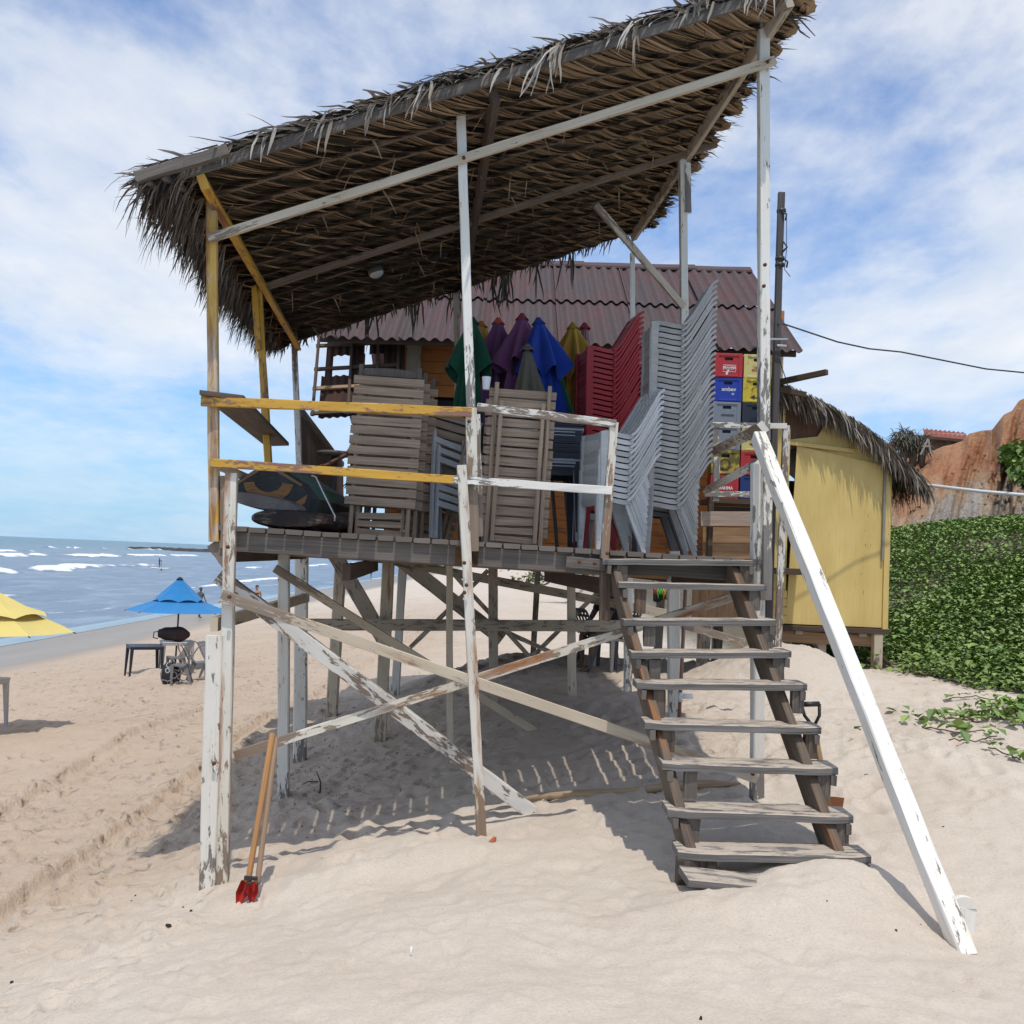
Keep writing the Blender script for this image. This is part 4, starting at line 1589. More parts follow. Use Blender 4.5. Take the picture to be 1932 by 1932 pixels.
M_GREY = m_plastic('grey_plastic', (0.42, 0.395, 0.37), 0.3, .38, vary=.22)
M_WHITE = m_plastic('pale_grey_plastic', (0.56, 0.55, 0.535), 0.25, .36, vary=.16)
M_RED = m_plastic('red_plastic', (0.42, 0.018, 0.026), 0.22, .42, vary=.12)
M_DARK = m_plastic('charcoal_plastic', (0.045, 0.046, 0.055), 0.3, .4, vary=.2)
YAW = math.atan2(E1.y, E1.x)
b0 = deck_at(1265, 8.62)
stack(M_GREY, b0, YAW * .4, 33, .0462, 'grey plastic chair, %s from the top of the tallest stack by the stair', 'chairs in the tallest grey stack', lean=(-.0003, 0))
b0 = deck_at(1160, 8.35)
stack(M_WHITE, b0, R(17), 12, .0468, 'pale grey plastic chair, %s from the top of the short stack behind the white rail', 'chairs in the short pale stack', lean=(.001, -.0005))
b0 = deck_at(1138, 9.75)
stack(M_RED, b0, R(11), 31, .0490, 'red plastic chair, %s from the top of the red stack', 'chairs in the red stack', lean=(-.001, 0))
b0 = deck_at(1250, 9.95)
stack(M_DARK, b0, R(6), 31, .0485, 'charcoal plastic chair, %s from the top of the dark stack behind the grey one', 'chairs in the charcoal stack')
b0 = deck_at(1160, 10.75)
stack(M_WHITE, b0, R(8), 30, .0485, 'pale plastic chair, %s from the top of the stack behind the red chairs', 'pale chairs behind the red stack')
for ob in COL.objects:      # the end chairs read better without a number
    l = ob.get('label', '')
    if 'topmost from the top of' in l:
        ob['label'] = l.replace('topmost from the top of', 'topmost of')
    elif 'bottom from the top of' in l:
        ob['label'] = l.replace('bottom from the top of', 'lowest of')


# ---- wooden loungers stood on end
def make_lounger(w_=.56, n=13, pitch=.0785, back=False, head=True, z0=.19):
    root = empty('wooden_lounger', (0, 0, 0))
    H = z0 + n * pitch
    yr_ = -.035 if back else .035
    mb = MB()
    for k in range(n):
        z = z0 + (k + .5) * pitch
        mb.bar((-w_ / 2 + random.uniform(-.004, .004), 0, z + random.uniform(-.004, .004)), (w_ / 2 + random.uniform(-.004, .004), 0, z + random.uniform(-.004, .004)), .018, pitch * .80, seg=4, jit=.002)
    mb.build('slats', MT['lounger_wood'], root)
    for sg in (-1, 1):
        x = sg * (w_ / 2 - .055)
        MB().bar((x, yr_, 0), (x, yr_, H + (.03 if back else -.02)), .032, .045, up=(0, 1, 0), seg=6, jit=.002).build('side_rail', MT['lounger_wood'], root)
        x = sg * (w_ / 2 - .10)
        MB().bar((x, yr_ * 2.1, .02), (x, yr_ * 2.1, H - .12), .03, .04, up=(0, 1, 0), seg=6, jit=.002).build('back_rail', MT['lounger_wood'], root)
    mb = MB()
    for k in range(3):
        mb.bar((-w_ / 2 + .1, yr_ * 1.6, .045 + k * .062), (w_ / 2 - .1, yr_ * 1.6, .04 + k * .06 + .012 * k), .018, .048, seg=3, jit=.002)
    mb.build('leg_brace', MT['lounger_wood'], root)
    if head:
        mb = MB()
        pts = [(-w_ / 2 + .05, yr_, H + .01)] + [(-w_ / 2 + .05 + (w_ - .1) * i / 8, yr_, H + .055 + .022 * math.sin(math.pi * i / 8)) for i in range(9)] + [(w_ / 2 - .05, yr_, H + .01)]
        mb.prism(pts, (0, 1, 0), .02)
        for sg in (-1, 1):
            mb.bar((sg * (w_ / 2 - .045), yr_ + .005, H - .05), (sg * (w_ / 2 - .045), yr_ + .005, H + .095), .035, .03, up=(0, 1, 0), seg=2)
        mb.build('headboard', MT['grey_wood'], root)
    return root


def set_lounger(o, px, Y, yaw, tilt, roll, label):
    p = deck_at(px, Y)
    o.location = p
    o.rotation_euler = (Matrix.Rotation(yaw, 4, 'Z') @ Matrix.Rotation(tilt, 4, 'X') @ Matrix.Rotation(roll, 4, 'Y')).to_euler()
    tag(o, label, 'lounger', 'folded wooden loungers stood on end')


la = make_lounger(z0=.24, pitch=.0815)
set_lounger(la, 712, 8.25, R(3), R(-4), R(1.2), 'front wooden lounger stood on end behind the yellow rails, slats outward')
lb = copy_tree(la)
set_lounger(lb, 727, 8.46, R(4), R(-4), R(1.0), 'wooden lounger stood directly behind the front slatted one by the yellow rails')
lc = copy_tree(la)
set_lounger(lc, 742, 8.66, R(4), R(-5), R(1.4), 'third wooden lounger back in the upright row by the yellow rails')
ld = make_lounger(.50, 14, .078, back=True, head=False, z0=.06)
set_lounger(ld, 795, 8.95, R(8), R(-6), R(12.5), 'wooden lounger leaning over to the right between the upright ones')
le = make_lounger(.53, 15, .0785, back=True, head=False, z0=.07)
set_lounger(le, 967, 8.15, R(2), R(-4), R(1.6), 'wooden lounger right of the leaning post, rails outward, cup on its top')
lf = make_lounger(.56, 14, .0785, back=False, head=True, z0=.10)
set_lounger(lf, 964, 8.40, R(2), R(-4), R(1.4), 'wooden lounger hidden behind the one that carries the cup')

# ---- folded white chairs behind the leaning lounger
def folded_chair(px, Y, roll, label):
    r = empty('folding_chair', (0, 0, 0), label, 'chair', 'folded white chairs leaning behind the loungers')
    mw = m_plastic('white_frame', (.55, .55, .54), .3)
    for sg in (-1, 1):
        MB().bar((sg * .19, 0, 0), (sg * .19, .03, .95), .022, .03, up=(0, 1, 0), seg=3).build('leg', mw, r)
        MB().bar((sg * .165, -.03, 0), (sg * .165, -.01, .80), .02, .028, up=(0, 1, 0), seg=3).build('leg', mw, r)
    mb = MB()
    for z in (.70, .78, .86):
        mb.bar((-.19, .02, z), (.19, .02, z), .014, .05, seg=2)
    mb.build('backrest', mw, r)
    mb = MB()
    for z in (.30, .37, .44, .51):
        mb.bar((-.17, -.03, z), (.17, -.03, z), .014, .05, seg=2)
    mb.build('seat', mw, r)
    r.location = deck_at(px, Y)
    r.rotation_euler = (R(-8), R(roll), R(50))


folded_chair(842, 8.7, 9, 'white folding chair squeezed beside the leaning lounger')
folded_chair(850, 9.0, 6, 'second white folding chair, deeper behind the leaning lounger')

# ---- plastic cup
cp0 = P(917, 735, 8.17)
mb = MB()
mb.grid(lambda u, v: (cp0.x + math.cos(6.283 * u) * (.026 + .010 * v), cp0.y + math.sin(6.283 * u) * (.026 + .010 * v), cp0.z + .10 * v), 18, 5)
mb.grid(lambda u, v: (cp0.x + math.cos(6.283 * u) * (.0355 - .0015 * v), cp0.y + math.sin(6.283 * u) * (.0355 - .0015 * v), cp0.z + .10 - .006 * v), 18, 1)
mb.tube([(cp0.x, cp0.y, cp0.z + .001), (cp0.x, cp0.y, cp0.z + .004)], [.026, .026], 18)
one('plastic_cup', m_plastic('cup_white', (.75, .76, .78), .05, .3), mb, 'white plastic cup standing on top of a wooden lounger', 'cup')

# ---- stack of dark tables with two white ones
def make_table(mat, leg=.70, w_=.70, name='plastic_table'):
    r = empty(name, (0, 0, 0), None, 'table')
    mb = MB()
    mb.bar((-w_ / 2, 0, leg), (w_ / 2, 0, leg), w_, .03, seg=2, jit=0, ch=.01)
    for sg in (-1, 1):
        mb.bar((-w_ / 2 + .01, sg * (w_ / 2 - .012), leg - .035), (w_ / 2 - .01, sg * (w_ / 2 - .012), leg - .035), .014, .045, seg=1, jit=0)
        mb.bar((sg * (w_ / 2 - .012), -w_ / 2 + .01, leg - .035), (sg * (w_ / 2 - .012), w_ / 2 - .01, leg - .035), .014, .045, seg=1, jit=0)
    mb.build('tabletop', mat, r)
    for sx in (-1, 1):
        for sy in (-1, 1):
            MB().bar((sx * (w_ / 2 - .015), sy * (w_ / 2 - .015), 0), (sx * (w_ / 2 - .045), sy * (w_ / 2 - .045), leg - .01), .04, .04, up=(0, 1, 0), seg=1, jit=0, w1=.075, h1=.075).build('leg', mat, r)
    return r


M_NAVY = m_plastic('navy_plastic', (.014, .018, .038), .2, .4)
tb = deck_at(1012, 9.35)
t0 = make_table(M_NAVY)
t1 = make_table(m_plastic('white_table', (.50, .53, .58), .25, .4))
nt_ = 12
used = {}
for i in range(nt_):
    src = t1 if i in (2, 9) else t0
    o = src if id(src) not in used else copy_tree(src)
    used[id(src)] = 1
    o.location = (tb.x, tb.y, tb.z + .0385 * i)
    o.rotation_euler = (0, 0, R(2) + random.uniform(-.01, .01))
    k = nt_ - 1 - i
    o['label'] = ('white table, the upper of two pale ones among navy tables' if i == 9 else 'white table, the lower of two pale ones among navy tables') if src is t1 else \
        'navy plastic table, %s in the stack beside the upright lounger' % (('topmost' if k == 0 else ordl(k, nt_) + ' from the top') if k < nt_ - 1 else 'lowest')
    o['group'] = 'tables stacked on the deck'

# ---- closed parasols
def closed_parasol(px, py, Y, col, capc, lean, label, r=.155, L=1.25, nf=7, vent=True, base_px=None, stripes=None, yaw=0.0):
    top = P(px, py, Y)
    foot = deck_at(px if base_px is None else base_px, Y)
    root = empty('closed_parasol', foot, label, 'parasol', 'closed parasols standing on the deck')
    ax = (top - foot)
    H = ax.length
    mc = m_cloth('parasol_' + label.split()[0], col, .28, stripes)
    ph = random.random() * 6
    mb = MB()
    mb.tube([foot, foot + Vector((0, 0, H))], .018, 8)
    mb.build('pole', m_flat('parasol_pole', (.30, .26, .22), .5), root)

    def can(z0, z1, r0, r1, amp, ph2, flare):
        def f(u, v):
            th = 6.28318 * u
            rr = r0 + (r1 - r0) * v ** flare
            fo = amp * min(1, v * 2.2)
            q = rr * (1 + fo * math.cos(nf * th + ph2 + .9 * v) + fo * .45 * math.cos((nf - 3) * th + 2.1 * ph2))
            zz = z0 + (z1 - z0) * v + (.06 * math.cos(nf * th + ph2 + .6) * v * v) + .03 * math.sin(3 * th + ph2) * v
            return (foot.x + q * math.cos(th), foot.y + q * math.sin(th), foot.z + zz)
        return f
    mb = MB()
    mb.grid(can(H - .03, H - L, .035, r * .95, .36, ph, .8), 56, 16, uvs=(1, 1))
    mb.build('canopy', mc, root)
    if vent:
        mb = MB()
        mb.grid(can(H - .005, H - .50, .045, r * 1.22, .34, ph + 1, .95), 56, 10, uvs=(1, 1))
        mb.build('vent_flap', mc, root)
    mb = MB()
    mb.grid(lambda u, v: (foot.x + (.03 + .042 * v) * math.cos(6.283 * u), foot.y + (.03 + .042 * v) * math.sin(6.283 * u), foot.z + H + .028 - .05 * v + .008 * math.sin(6.283 * u * 5) * v), 20, 4)
    mb.tube([foot + Vector((0, 0, H + .02)), foot + Vector((0, 0, H + .045))], [.033, .02], 10)
    mb.build('cap', m_cloth('cap_' + label.split()[0], capc, .2), root)
    root.rotation_euler = ((0, math.atan2(ax.x, ax.z) + lean, yaw))


closed_parasol(884, 607, 9.75, (.004, .072, .034), (.003, .03, .018), R(1), 'dark green closed parasol behind the leaning post', r=.15, L=1.5, base_px=872)
closed_parasol(908, 614, 10.5, (.48, .27, .055), (.45, .16, .03), R(0), 'ochre closed parasol just right of the green one', r=.15, base_px=905)
closed_parasol(940, 608, 10.3, (.155, .052, .150), (.50, .075, .025), R(0), 'purple closed parasol with an orange cap, left of two', r=.17, base_px=932)
closed_parasol(985, 600, 10.0, (.19, .062, .165), (.24, .02, .05), R(0), 'taller mauve closed parasol with a crimson cap', r=.19, base_px=978)
closed_parasol(995, 658, 9.55, (.125, .112, .082), (.11, .098, .072), R(0), 'olive grey closed parasol, lowest of the row', r=.20, L=.95, vent=False, base_px=1000)
closed_parasol(1016, 608, 9.8, (.006, .045, .33), (.005, .035, .25), R(0), 'royal blue closed parasol leaning to the right', r=.185, L=1.3, base_px=1052)
closed_parasol(1081, 617, 10.5, (.46, .28, .035), (.42, .22, .02), R(0), 'mustard yellow closed parasol beside the red chairs', r=.19, base_px=1090)
closed_parasol(1103, 617, 10.9, (.38, .22, .21), (.30, .02, .03), R(0), 'pale pink striped closed parasol, farthest right', r=.13, base_px=1110, stripes=((.17, .09, .10), 14), vent=False)
closed_parasol(1042, 668, 10.15, (.50, .53, .52), (.01, .16, .10), R(0), 'white and green closed parasol below the mustard one', r=.16, L=1.2, base_px=1078, stripes=((.01, .17, .11), 4), vent=False)

# ---- the boards lying at the seaward end
def slab(name, label, cx_px, Y0, Y1, halfw, th, zoff, mats, nose=.55, keel=0.0, roll=0.0, shift=0.0):
    a = deck_at(cx_px, Y0)
    L = Y1 - Y0
    ctr = Vector((a.x, (Y0 + Y1) / 2, a.z + zoff))
    root = empty(name, ctr, label, 'board', None)
    mb = MB()
    nu_, nv_ = 28, 22

    def f(u, v):
        th_ = 6.28318 * u
        y = L * (v - .5)
        q = max(.0, 1 - abs(2 * v - 1) ** 3.2)
        wv = halfw * (nose * .55 + (1 - nose * .55) * q ** .7) * (1 if 0 < v < 1 else .93)
        tz = th * (.85 + .15 * q ** .8) * (1 if 0 < v < 1 else .85)
        c, s_ = math.cos(th_), math.sin(th_)
        x = wv * math.copysign(abs(c) ** .75, c)
        z = tz / 2 * math.copysign(abs(s_) ** .85, s_)
        if keel and s_ > 0:
            z += keel * max(0, 1 - abs(x) / wv) * (.4 + .6 * q)
        xr = x * math.cos(roll) - z * math.sin(roll)
        zr = x * math.sin(roll) + z * math.cos(roll)
        n_ = .006 * float(vnoise(np.array(x * 14), np.array(y * 9 + z * 20), 3))
        return (ctr.x + xr + shift * (v - .5), ctr.y + y, ctr.z + zr + n_)
    mb.grid(f, nu_, nv_)
    for (vv_, fl) in ((0, 1), (1, 0)):
        ring = [f(i / nu_, vv_) for i in range(nu_)]
        fs = [list(range(nu_))[::(1 if fl else -1)]]
        mb.add(ring, fs, [[(0, 0)] * nu_])
    mb.build('hull', mats, root)
    return root, ctr, f


def m_board(name, a, b_, c, sc=3.0):
    m, t, b = new_mat(name)
    o = nd(t, 'ShaderNodeTexCoord').outputs['Object']
    n1 = noise(t, o, sc, 5, .6)
    n2 = noise(t, mapping(t, o, (1, 1, 5)), sc * 2.5, 6, .7)
    g = nd(t, 'ShaderNodeNewGeometry')
    s_ = nd(t, 'ShaderNodeSeparateXYZ')
    lk(t, g.outputs['Normal'], s_.inputs[0])
    col = mixc(t, ramp(t, n1, [(.35, 0.0), (.65, 1.0)]), a, b_)
    col = mixc(t, ramp(t, n2, [(.55, 0.0), (.66, 1.0)]), col, c)
    lk(t, col, b.inputs['Base Color'])
    b.inputs['Roughness'].default_value = .65
    bump(t, b, n2, .4, .01)
    return m


slab('surf_board', 'dark brown worn board lying flat on the deck planks, bottom of three', 541, 7.55, 9.9, .335, .15, .085, m_board('dark_board', (.045, .022, .016), (.014, .011, .012), (.20, .15, .11)), nose=1.45)
slab('surf_board', 'grey brown worn board in the middle of the pile of three', 520, 7.70, 9.8, .34, .13, .20, m_board('grey_board', (.12, .095, .095), (.20, .18, .165), (.07, .05, .05)), roll=R(-9), shift=.2, nose=1.45)
# the painted boat on top: pointed end towards the viewer
bo = empty('small_boat', deck_at(552, 8.9) + Vector((0, 0, .225)), 'green and black painted small boat with an orange arc, on top of the boards', 'boat')
o0 = bo.location
m_g = m_board('boat_green', (.012, .085, .055), (.022, .12, .085), (.10, .11, .09), 5)
m_k = m_board('boat_black', (.012, .014, .016), (.025, .032, .034), (.09, .05, .03), 5)
ends = [(-.33, .035), (-.30, .10), (-.02, .295), (.04, .30), (.34, .13), (.43, .02), (.42, -.10), (.25, -.14), (.02, -.09), (-.28, .0)]
secs = []
for (dy, k) in ((-1.12, .80), (-1.05, .94), (-.6, 1.0), (.5, 1.0), (1.0, .8)):
    secs.append([(o0.x + x * k + .03 * (1 - k), o0.y + dy, o0.z + (z - .05) * k + .05) for (x, z) in ends])
mb = MB()
ne = len(ends)
for i in range(len(secs) - 1):
    for j in range(ne):
        j2 = (j + 1) % ne
        mb.add([secs[i][j], secs[i][j2], secs[i + 1][j2], secs[i + 1][j]], [[0, 1, 2, 3]], [[(0, 0)] * 4], False, 0 if j in (1, 3, 0, 4) and i > 0 else 1)
mb.add(secs[0], [list(range(ne))], [[(0, 0)] * ne], False, 1)
mb.add(secs[-1], [list(range(ne))[::-1]], [[(0, 0)] * ne], False, 1)
mb.build('hull', [m_g, m_k], bo)
mb = MB()
fy = o0.y - 1.126


def fpt(x, z):
    k = .80
    return (o0.x + x * k + .006, fy, o0.z + (z - .05) * k + .05)


arc = [fpt(.03 + .235 * math.cos(a), .165 + .20 * math.sin(a)) for a in [R(188 + 164 * i / 16) for i in range(17)]]
arc2 = [fpt(.03 + .135 * math.cos(a), .165 + .105 * math.sin(a)) for a in [R(352 - 164 * i / 16) for i in range(17)]]
for i in range(16):
    mb.quad(arc[i], arc[i + 1], arc2[15 - i], arc2[16 - i])
mb.quad(fpt(.30, -.02), fpt(.40, .05), fpt(.38, -.03), fpt(.27, -.10))
mb.build('painted_arc', m_board('boat_orange', (.30, .14, .035), (.20, .095, .03), (.06, .04, .03), 7), bo)
mb = MB()
for (p, q) in ((1, 2), (3, 4), (2, 3)):
    mb.tube([secs[0][p], secs[0][q]], .014, 6)
mb.build('rim', m_flat('boat_rim', (.20, .13, .08)), bo)
cord = MB()
c0 = [P(1050 / 1.7888, 908, 7.7)]
cord.tube([P(588, 897, 7.75), P(596, 900, 7.72), P(612, 934, 7.66), P(632, 974, 7.6), P(631, 983, 7.6)], .0055, 6)
one('cord', m_flat('white_cord', (.55, .53, .50)), cord, 'thin white cord hanging over the painted boat', 'cord')

# ================================================================== beer crates on the bar's side counter
def text_mesh(s, size, mat, parent, loc, rot, name='lettering', bold=.0, xs=1.0, ext=.001):
    cu = bpy.data.curves.new('txt', 'FONT')
    cu.body = s
    cu.size = size
    cu.align_x = 'CENTER'
    cu.align_y = 'CENTER'
    cu.extrude = ext
    cu.offset = bold
    o = bpy.data.objects.new('txt', cu)
    COL.objects.link(o)
    dg = bpy.context.evaluated_depsgraph_get()
    me = bpy.data.meshes.new_from_object(o.evaluated_get(dg))
    bpy.data.objects.remove(o)
    me.name = name
    for v in me.vertices:
        v.co.x *= xs
    me.materials.clear()
    me.materials.append(mat)
    ob = bpy.data.objects.new(name, me)
    COL.objects.link(ob)
    ob.parent = parent
    ob.location = loc
    ob.rotation_euler = rot
    return ob


CW, CHh, CD = .339, .296, .30
m_hole = m_flat('crate_shade_black', (.012, .010, .009))
m_ink_w = m_flat('white_print', (.70, .68, .66), .6)
m_ink_b = m_flat('brown_print', (.075, .022, .016), .6)
m_ink_r = m_flat('red_print', (.42, .03, .02), .6)
m_ink_k = m_flat('black_print', (.03, .03, .035), .6)


def m_crate(name, col, dirt):
    m, t, b = new_mat(name)
    tc_ = nd(t, 'ShaderNodeTexCoord').outputs['Object']
    n1 = noise(t, tc_, 14, 7, .72)
    n2 = noise(t, tc_, 4, 4, .6)
    f = math_(t, 'ADD', math_(t, 'MULTIPLY', n1, .6), math_(t, 'MULTIPLY', n2, .4))
    th = .66 - .22 * dirt
    c = mixc(t, math_(t, 'MULTIPLY', ramp(t, f, [(th - .05, 0.0), (th + .07, 1.0)]), .9), col, tuple(k * .12 for k in col))
    lk(t, c, b.inputs['Base Color'])
    b.inputs['Roughness'].default_value = .45
    return m


def make_crate(mat, corner=None):
    r = empty('beer_crate', (0, 0, 0), None, 'crate', 'beer crates stacked two wide')
    w2, h, d = CW / 2 - .002, CHh - .003, CD
    mb = MB()
    hx0, hx1, hz0, hz1 = -.05, .05, .205, .243
    fy_ = 0.0
    # front wall round the hand hole
    mb.box((0, fy_ + .006, hz0 / 2), (2 * w2 - .08, .012, hz0))
    mb.box((0, fy_ + .006, (hz1 + h) / 2), (2 * w2 - .08, .012, h - hz1))
    for sg in (-1, 1):
        mb.box((sg * (w2 - .04 + .05) / 2, fy_ + .0065, (hz0 + hz1) / 2), (w2 - .04 - .05, .011, hz1 - hz0))
        mb.box((sg * (w2 - .022), fy_ + .004, h / 2), (.044, .020, h - .002), ch=.004)
        mb.box((sg * (w2 - .006), d / 2 + .01, h / 2), (.012, d - .02, h - .004))
    mb.box((0, d - .006, h / 2), (2 * w2 - .03, .012, h - .004))
    mb.box((0, fy_ - .003, h - .020), (2 * w2 - .09, .010, .030), ch=.003)
    mb.box((0, fy_ - .003, .017), (2 * w2 - .10, .012, .022), ch=.003)
    mb.box((0, d / 2, .012), (2 * w2 - .03, d - .03, .02))
    mb.build('body', mat, r)
    MB().box((0, .05, .15), (2 * w2 - .03, .06, .26)).build('hole_shade_box', m_hole, r)  # solid near-black box, colours in the shade seen through the hand hole
    return r


def ring_arrow(parent, mat, cx=0, cz=.125, r=.062, w_=.022):
    mb = MB()
    N = 22
    a0, a1 = R(160), R(-120)
    for i in range(N):
        t0, t1 = a0 + (a1 - a0) * i / N, a0 + (a1 - a0) * (i + 1) / N
        wa, wb = w_ * (.45 + .55 * i / N), w_ * (.45 + .55 * (i + 1) / N)
        mb.quad((cx + (r - wa / 2) * math.cos(t0), -.0035, cz + (r - wa / 2) * math.sin(t0)), (cx + (r - wb / 2) * math.cos(t1), -.0035, cz + (r - wb / 2) * math.sin(t1)),
                (cx + (r + wb / 2) * math.cos(t1), -.0035, cz + (r + wb / 2) * math.sin(t1)), (cx + (r + wa / 2) * math.cos(t0), -.0035, cz + (r + wa / 2) * math.sin(t0)))
    e = Vector((cx + r * math.cos(a1), -.0035, cz + r * math.sin(a1)))
    mb.add([e + Vector((.012, 0, .032)), e + Vector((-.045, 0, -.004)), e + Vector((.010, 0, -.030))], [[0, 1, 2]], [[(0, 0)] * 3])
    mb.build('ring_arrow', mat, parent)


rot_f = (R(90), 0, 0)
RED, YEL, PYEL, BLU, GRY, NVY = (.42, .018, .022), (.60, .47, .03), (.62, .53, .19), (.008, .035, .34), (.20, .225, .27), (.012, .018, .032)
CR_ = [  # column 0 from the top, then column 1
    [(RED, .25, 'red crate with a framed white BRAHMA badge, top left of the crates'), (BLU, .2, 'blue crate lettered ambev in white'), (GRY, .25, 'grey crate with faint HEINEKEN lettering'),
     (GRY, .25, 'plain grey crate crossed by the white rail'), ((.56, .43, .05), .95, 'grimy yellow crate with a brown circling arrow, above the lowest red crate'), (RED, .2, 'red crate lettered BRAHMA at the bottom of the left column')],
    [(PYEL, .45, 'pale yellow crate lettered SCHINCARIOL, top right of the crates'), (YEL, .55, 'bright yellow crate with a thin brown circling arrow'), (NVY, .2, 'dark navy crate with bottle necks in its hand hole'),
     (PYEL, .6, 'pale yellow crate with a brown round print behind the stair post'), (RED, .2, 'red crate half hidden by the slanting grey rail'), ((.008, .028, .16), .2, 'dark blue crate at the bottom of the right column')]]
YC = 12.6
cbase = P(1371, 941, YC).z
for ci, px in enumerate((1371, 1426)):
    xb = P(px, 800, YC)
    for ri in range(6):
        col, dirt, lab = CR_[ci][ri]
        cr = make_crate(m_crate('crate_plastic', col, dirt))
        cr['label'] = lab
        lvl = 5 - ri
        if ci == 0 and ri == 0:
            text_mesh('BRAHMA', .040, m_ink_w, cr, (.01, -.003, .115), rot_f, bold=.0012)
            mb = MB()
            for (x0, z0, x1, z1) in ((-.065, .148, .085, .148), (-.065, .066, .085, .066), (-.065, .066, -.065, .148), (.085, .066, .085, .148)):
                mb.bar((x0, -.002, z0), (x1, -.002, z1), .004, .005, up=(0, 1, 0) if x0 == x1 else (0, 0, 1), seg=1, jit=0)
            N = 24
            for i in range(N):
                a, b_ = 6.283 * i / N, 6.283 * (i + 1) / N
                mb.bar((.01 + .066 * math.cos(a), -.002, .115 + .027 * math.sin(a)), (.01 + .066 * math.cos(b_), -.002, .115 + .027 * math.sin(b_)), .003, .004, seg=1, jit=0)
            mb.prism([(-.005, -.002, .095), (.010, -.002, .088), (-.012, -.002, .030), (-.030, -.002, .022), (-.036, -.002, .050)], (0, -1, 0), .002)
            mb.build('badge', m_ink_w, cr)
        elif ci == 0 and ri == 1:
            text_mesh('ambev', .066, m_ink_w, cr, (.01, -.003, .148), rot_f, bold=.0012)
            MB().box((.06, -.002, .092), (.030, .004, .026)).build('print_patch', m_flat('pale_print', (.30, .38, .55)), cr)
        elif ci == 0 and ri == 2:
            text_mesh('HEINEKEN', .034, m_ink_k, cr, (.01, -.003, .128), rot_f, bold=.0006)
        elif ci == 0 and ri == 4:
            ring_arrow(cr, m_ink_b, -.005, .118)
        elif ci == 0 and ri == 5:
            text_mesh('BRAHMA', .058, m_ink_w, cr, (.005, -.003, .128), rot_f, bold=.002, xs=.82)
        elif ci == 1 and ri == 0:
            text_mesh('SCHINCARIOL', .036, m_ink_r, cr, (.03, -.003, .098), rot_f, bold=.001, xs=.86)
            text_mesh('CERVEJARIA', .026, m_ink_r, cr, (.03, -.003, .132), rot_f, bold=.0006)
        elif ci == 1 and ri == 1:
            ring_arrow(cr, m_ink_b, .0, .125, .068, .012)
        elif ci == 1 and ri == 3:
            ring_arrow(cr, m_ink_b, .0, .13, .052, .02)
        elif ci == 1 and ri == 4:
            text_mesh('BRAHMA', .058, m_ink_w, cr, (.005, -.003, .120), rot_f, bold=.002, xs=.82)
        cr.location = (xb.x + random.uniform(-.003, .003), xb.y + random.uniform(-.006, .006), cbase + lvl * CHh)
        cr.rotation_euler = (0, 0, R(-2) + random.uniform(-.012, .012))
# ================================================================== the bar behind the stand
bar_ = empty('beach_bar', P(1000, 1200, 14.5), 'large beach bar on stilts with a faded red corrugated roof', 'beach bar')


def m_corr(name, a, b_, c, red=.0):
    m, t, b = new_mat(name)
    uv = nd(t, 'ShaderNodeUVMap').outputs[0]
    n1 = noise(t, mapping(t, uv, (1.6, .5, 1)), 1.0, 5, .6)
    n2 = noise(t, mapping(t, uv, (9, 1.2, 1)), 1.0, 6, .7)
    n3 = noise(t, uv, 14, 5, .7)
    col = mixc(t, ramp(t, n1, [(.36, 0.0), (.62, 1.0)]), a, b_)
    col = mixc(t, ramp(t, n2, [(.45, 0.0), (.68, 1.0)]), col, c)
    col = mixc(t, ramp(t, n3, [(.35, .6), (.5, 0.0)]), col, mixc(t, .6, col, (.02, .018, .018)))
    lk(t, col, b.inputs['Base Color'])
    b.inputs['Roughness'].default_value = .9
    bump(t, b, n3, .3, .006)
    return m


m_roofred = m_corr('faded_red_sheet', (.076, .058, .058), (.105, .050, .050), (.064, .056, .060))
m_rust = m_corr('rusty_sheet', (.050, .021, .015), (.085, .032, .020), (.032, .017, .014))


def corr_sheet(mb, o, ex, ey, W, L, pitch=.155, amp=.024, thick=.007, n_per=8, holes=None, jag=0.0):
    """corrugated sheet: waves across ex, runs along ey"""
    ex, ey = Vector(ex).normalized(), Vector(ey).normalized()
    nn = ex.cross(ey).normalized()
    if nn.z < 0:
        nn = -nn
    nu_ = max(8, int(W / pitch * n_per))
    nv_ = max(2, int(L / .35))
    so_ = random.random() * 9
    for lay in (0, 1):
        vs = []
        for j in range(nv_ + 1):
            for i in range(nu_ + 1):
                x, y = W * i / nu_, L * j / nv_
                if j == nv_ and jag:
                    y += jag * float(vnoise(np.array(x * 3.1), np.array(so_), 4))
                vs.append(o + ex * x + ey * y + nn * (amp * math.cos(2 * math.pi * x / pitch) - lay * thick))
        fs, us = [], []
        for j in range(nv_):
            for i in range(nu_):
                a = j * (nu_ + 1) + i
                if holes and holes(W * (i + .5) / nu_, L * (j + .5) / nv_):
                    continue
                f = [a, a + 1, a + nu_ + 2, a + nu_ + 1]
                fs.append(f if lay == 0 else f[::-1])
                us.append([(so_ + W * i / nu_, so_ + L * j / nv_), (so_ + W * (i + 1) / nu_, so_ + L * j / nv_), (so_ + W * (i + 1) / nu_, so_ + L * (j + 1) / nv_), (so_ + W * i / nu_, so_ + L * (j + 1) / nv_)])
        mb.add(vs, fs, us, True)


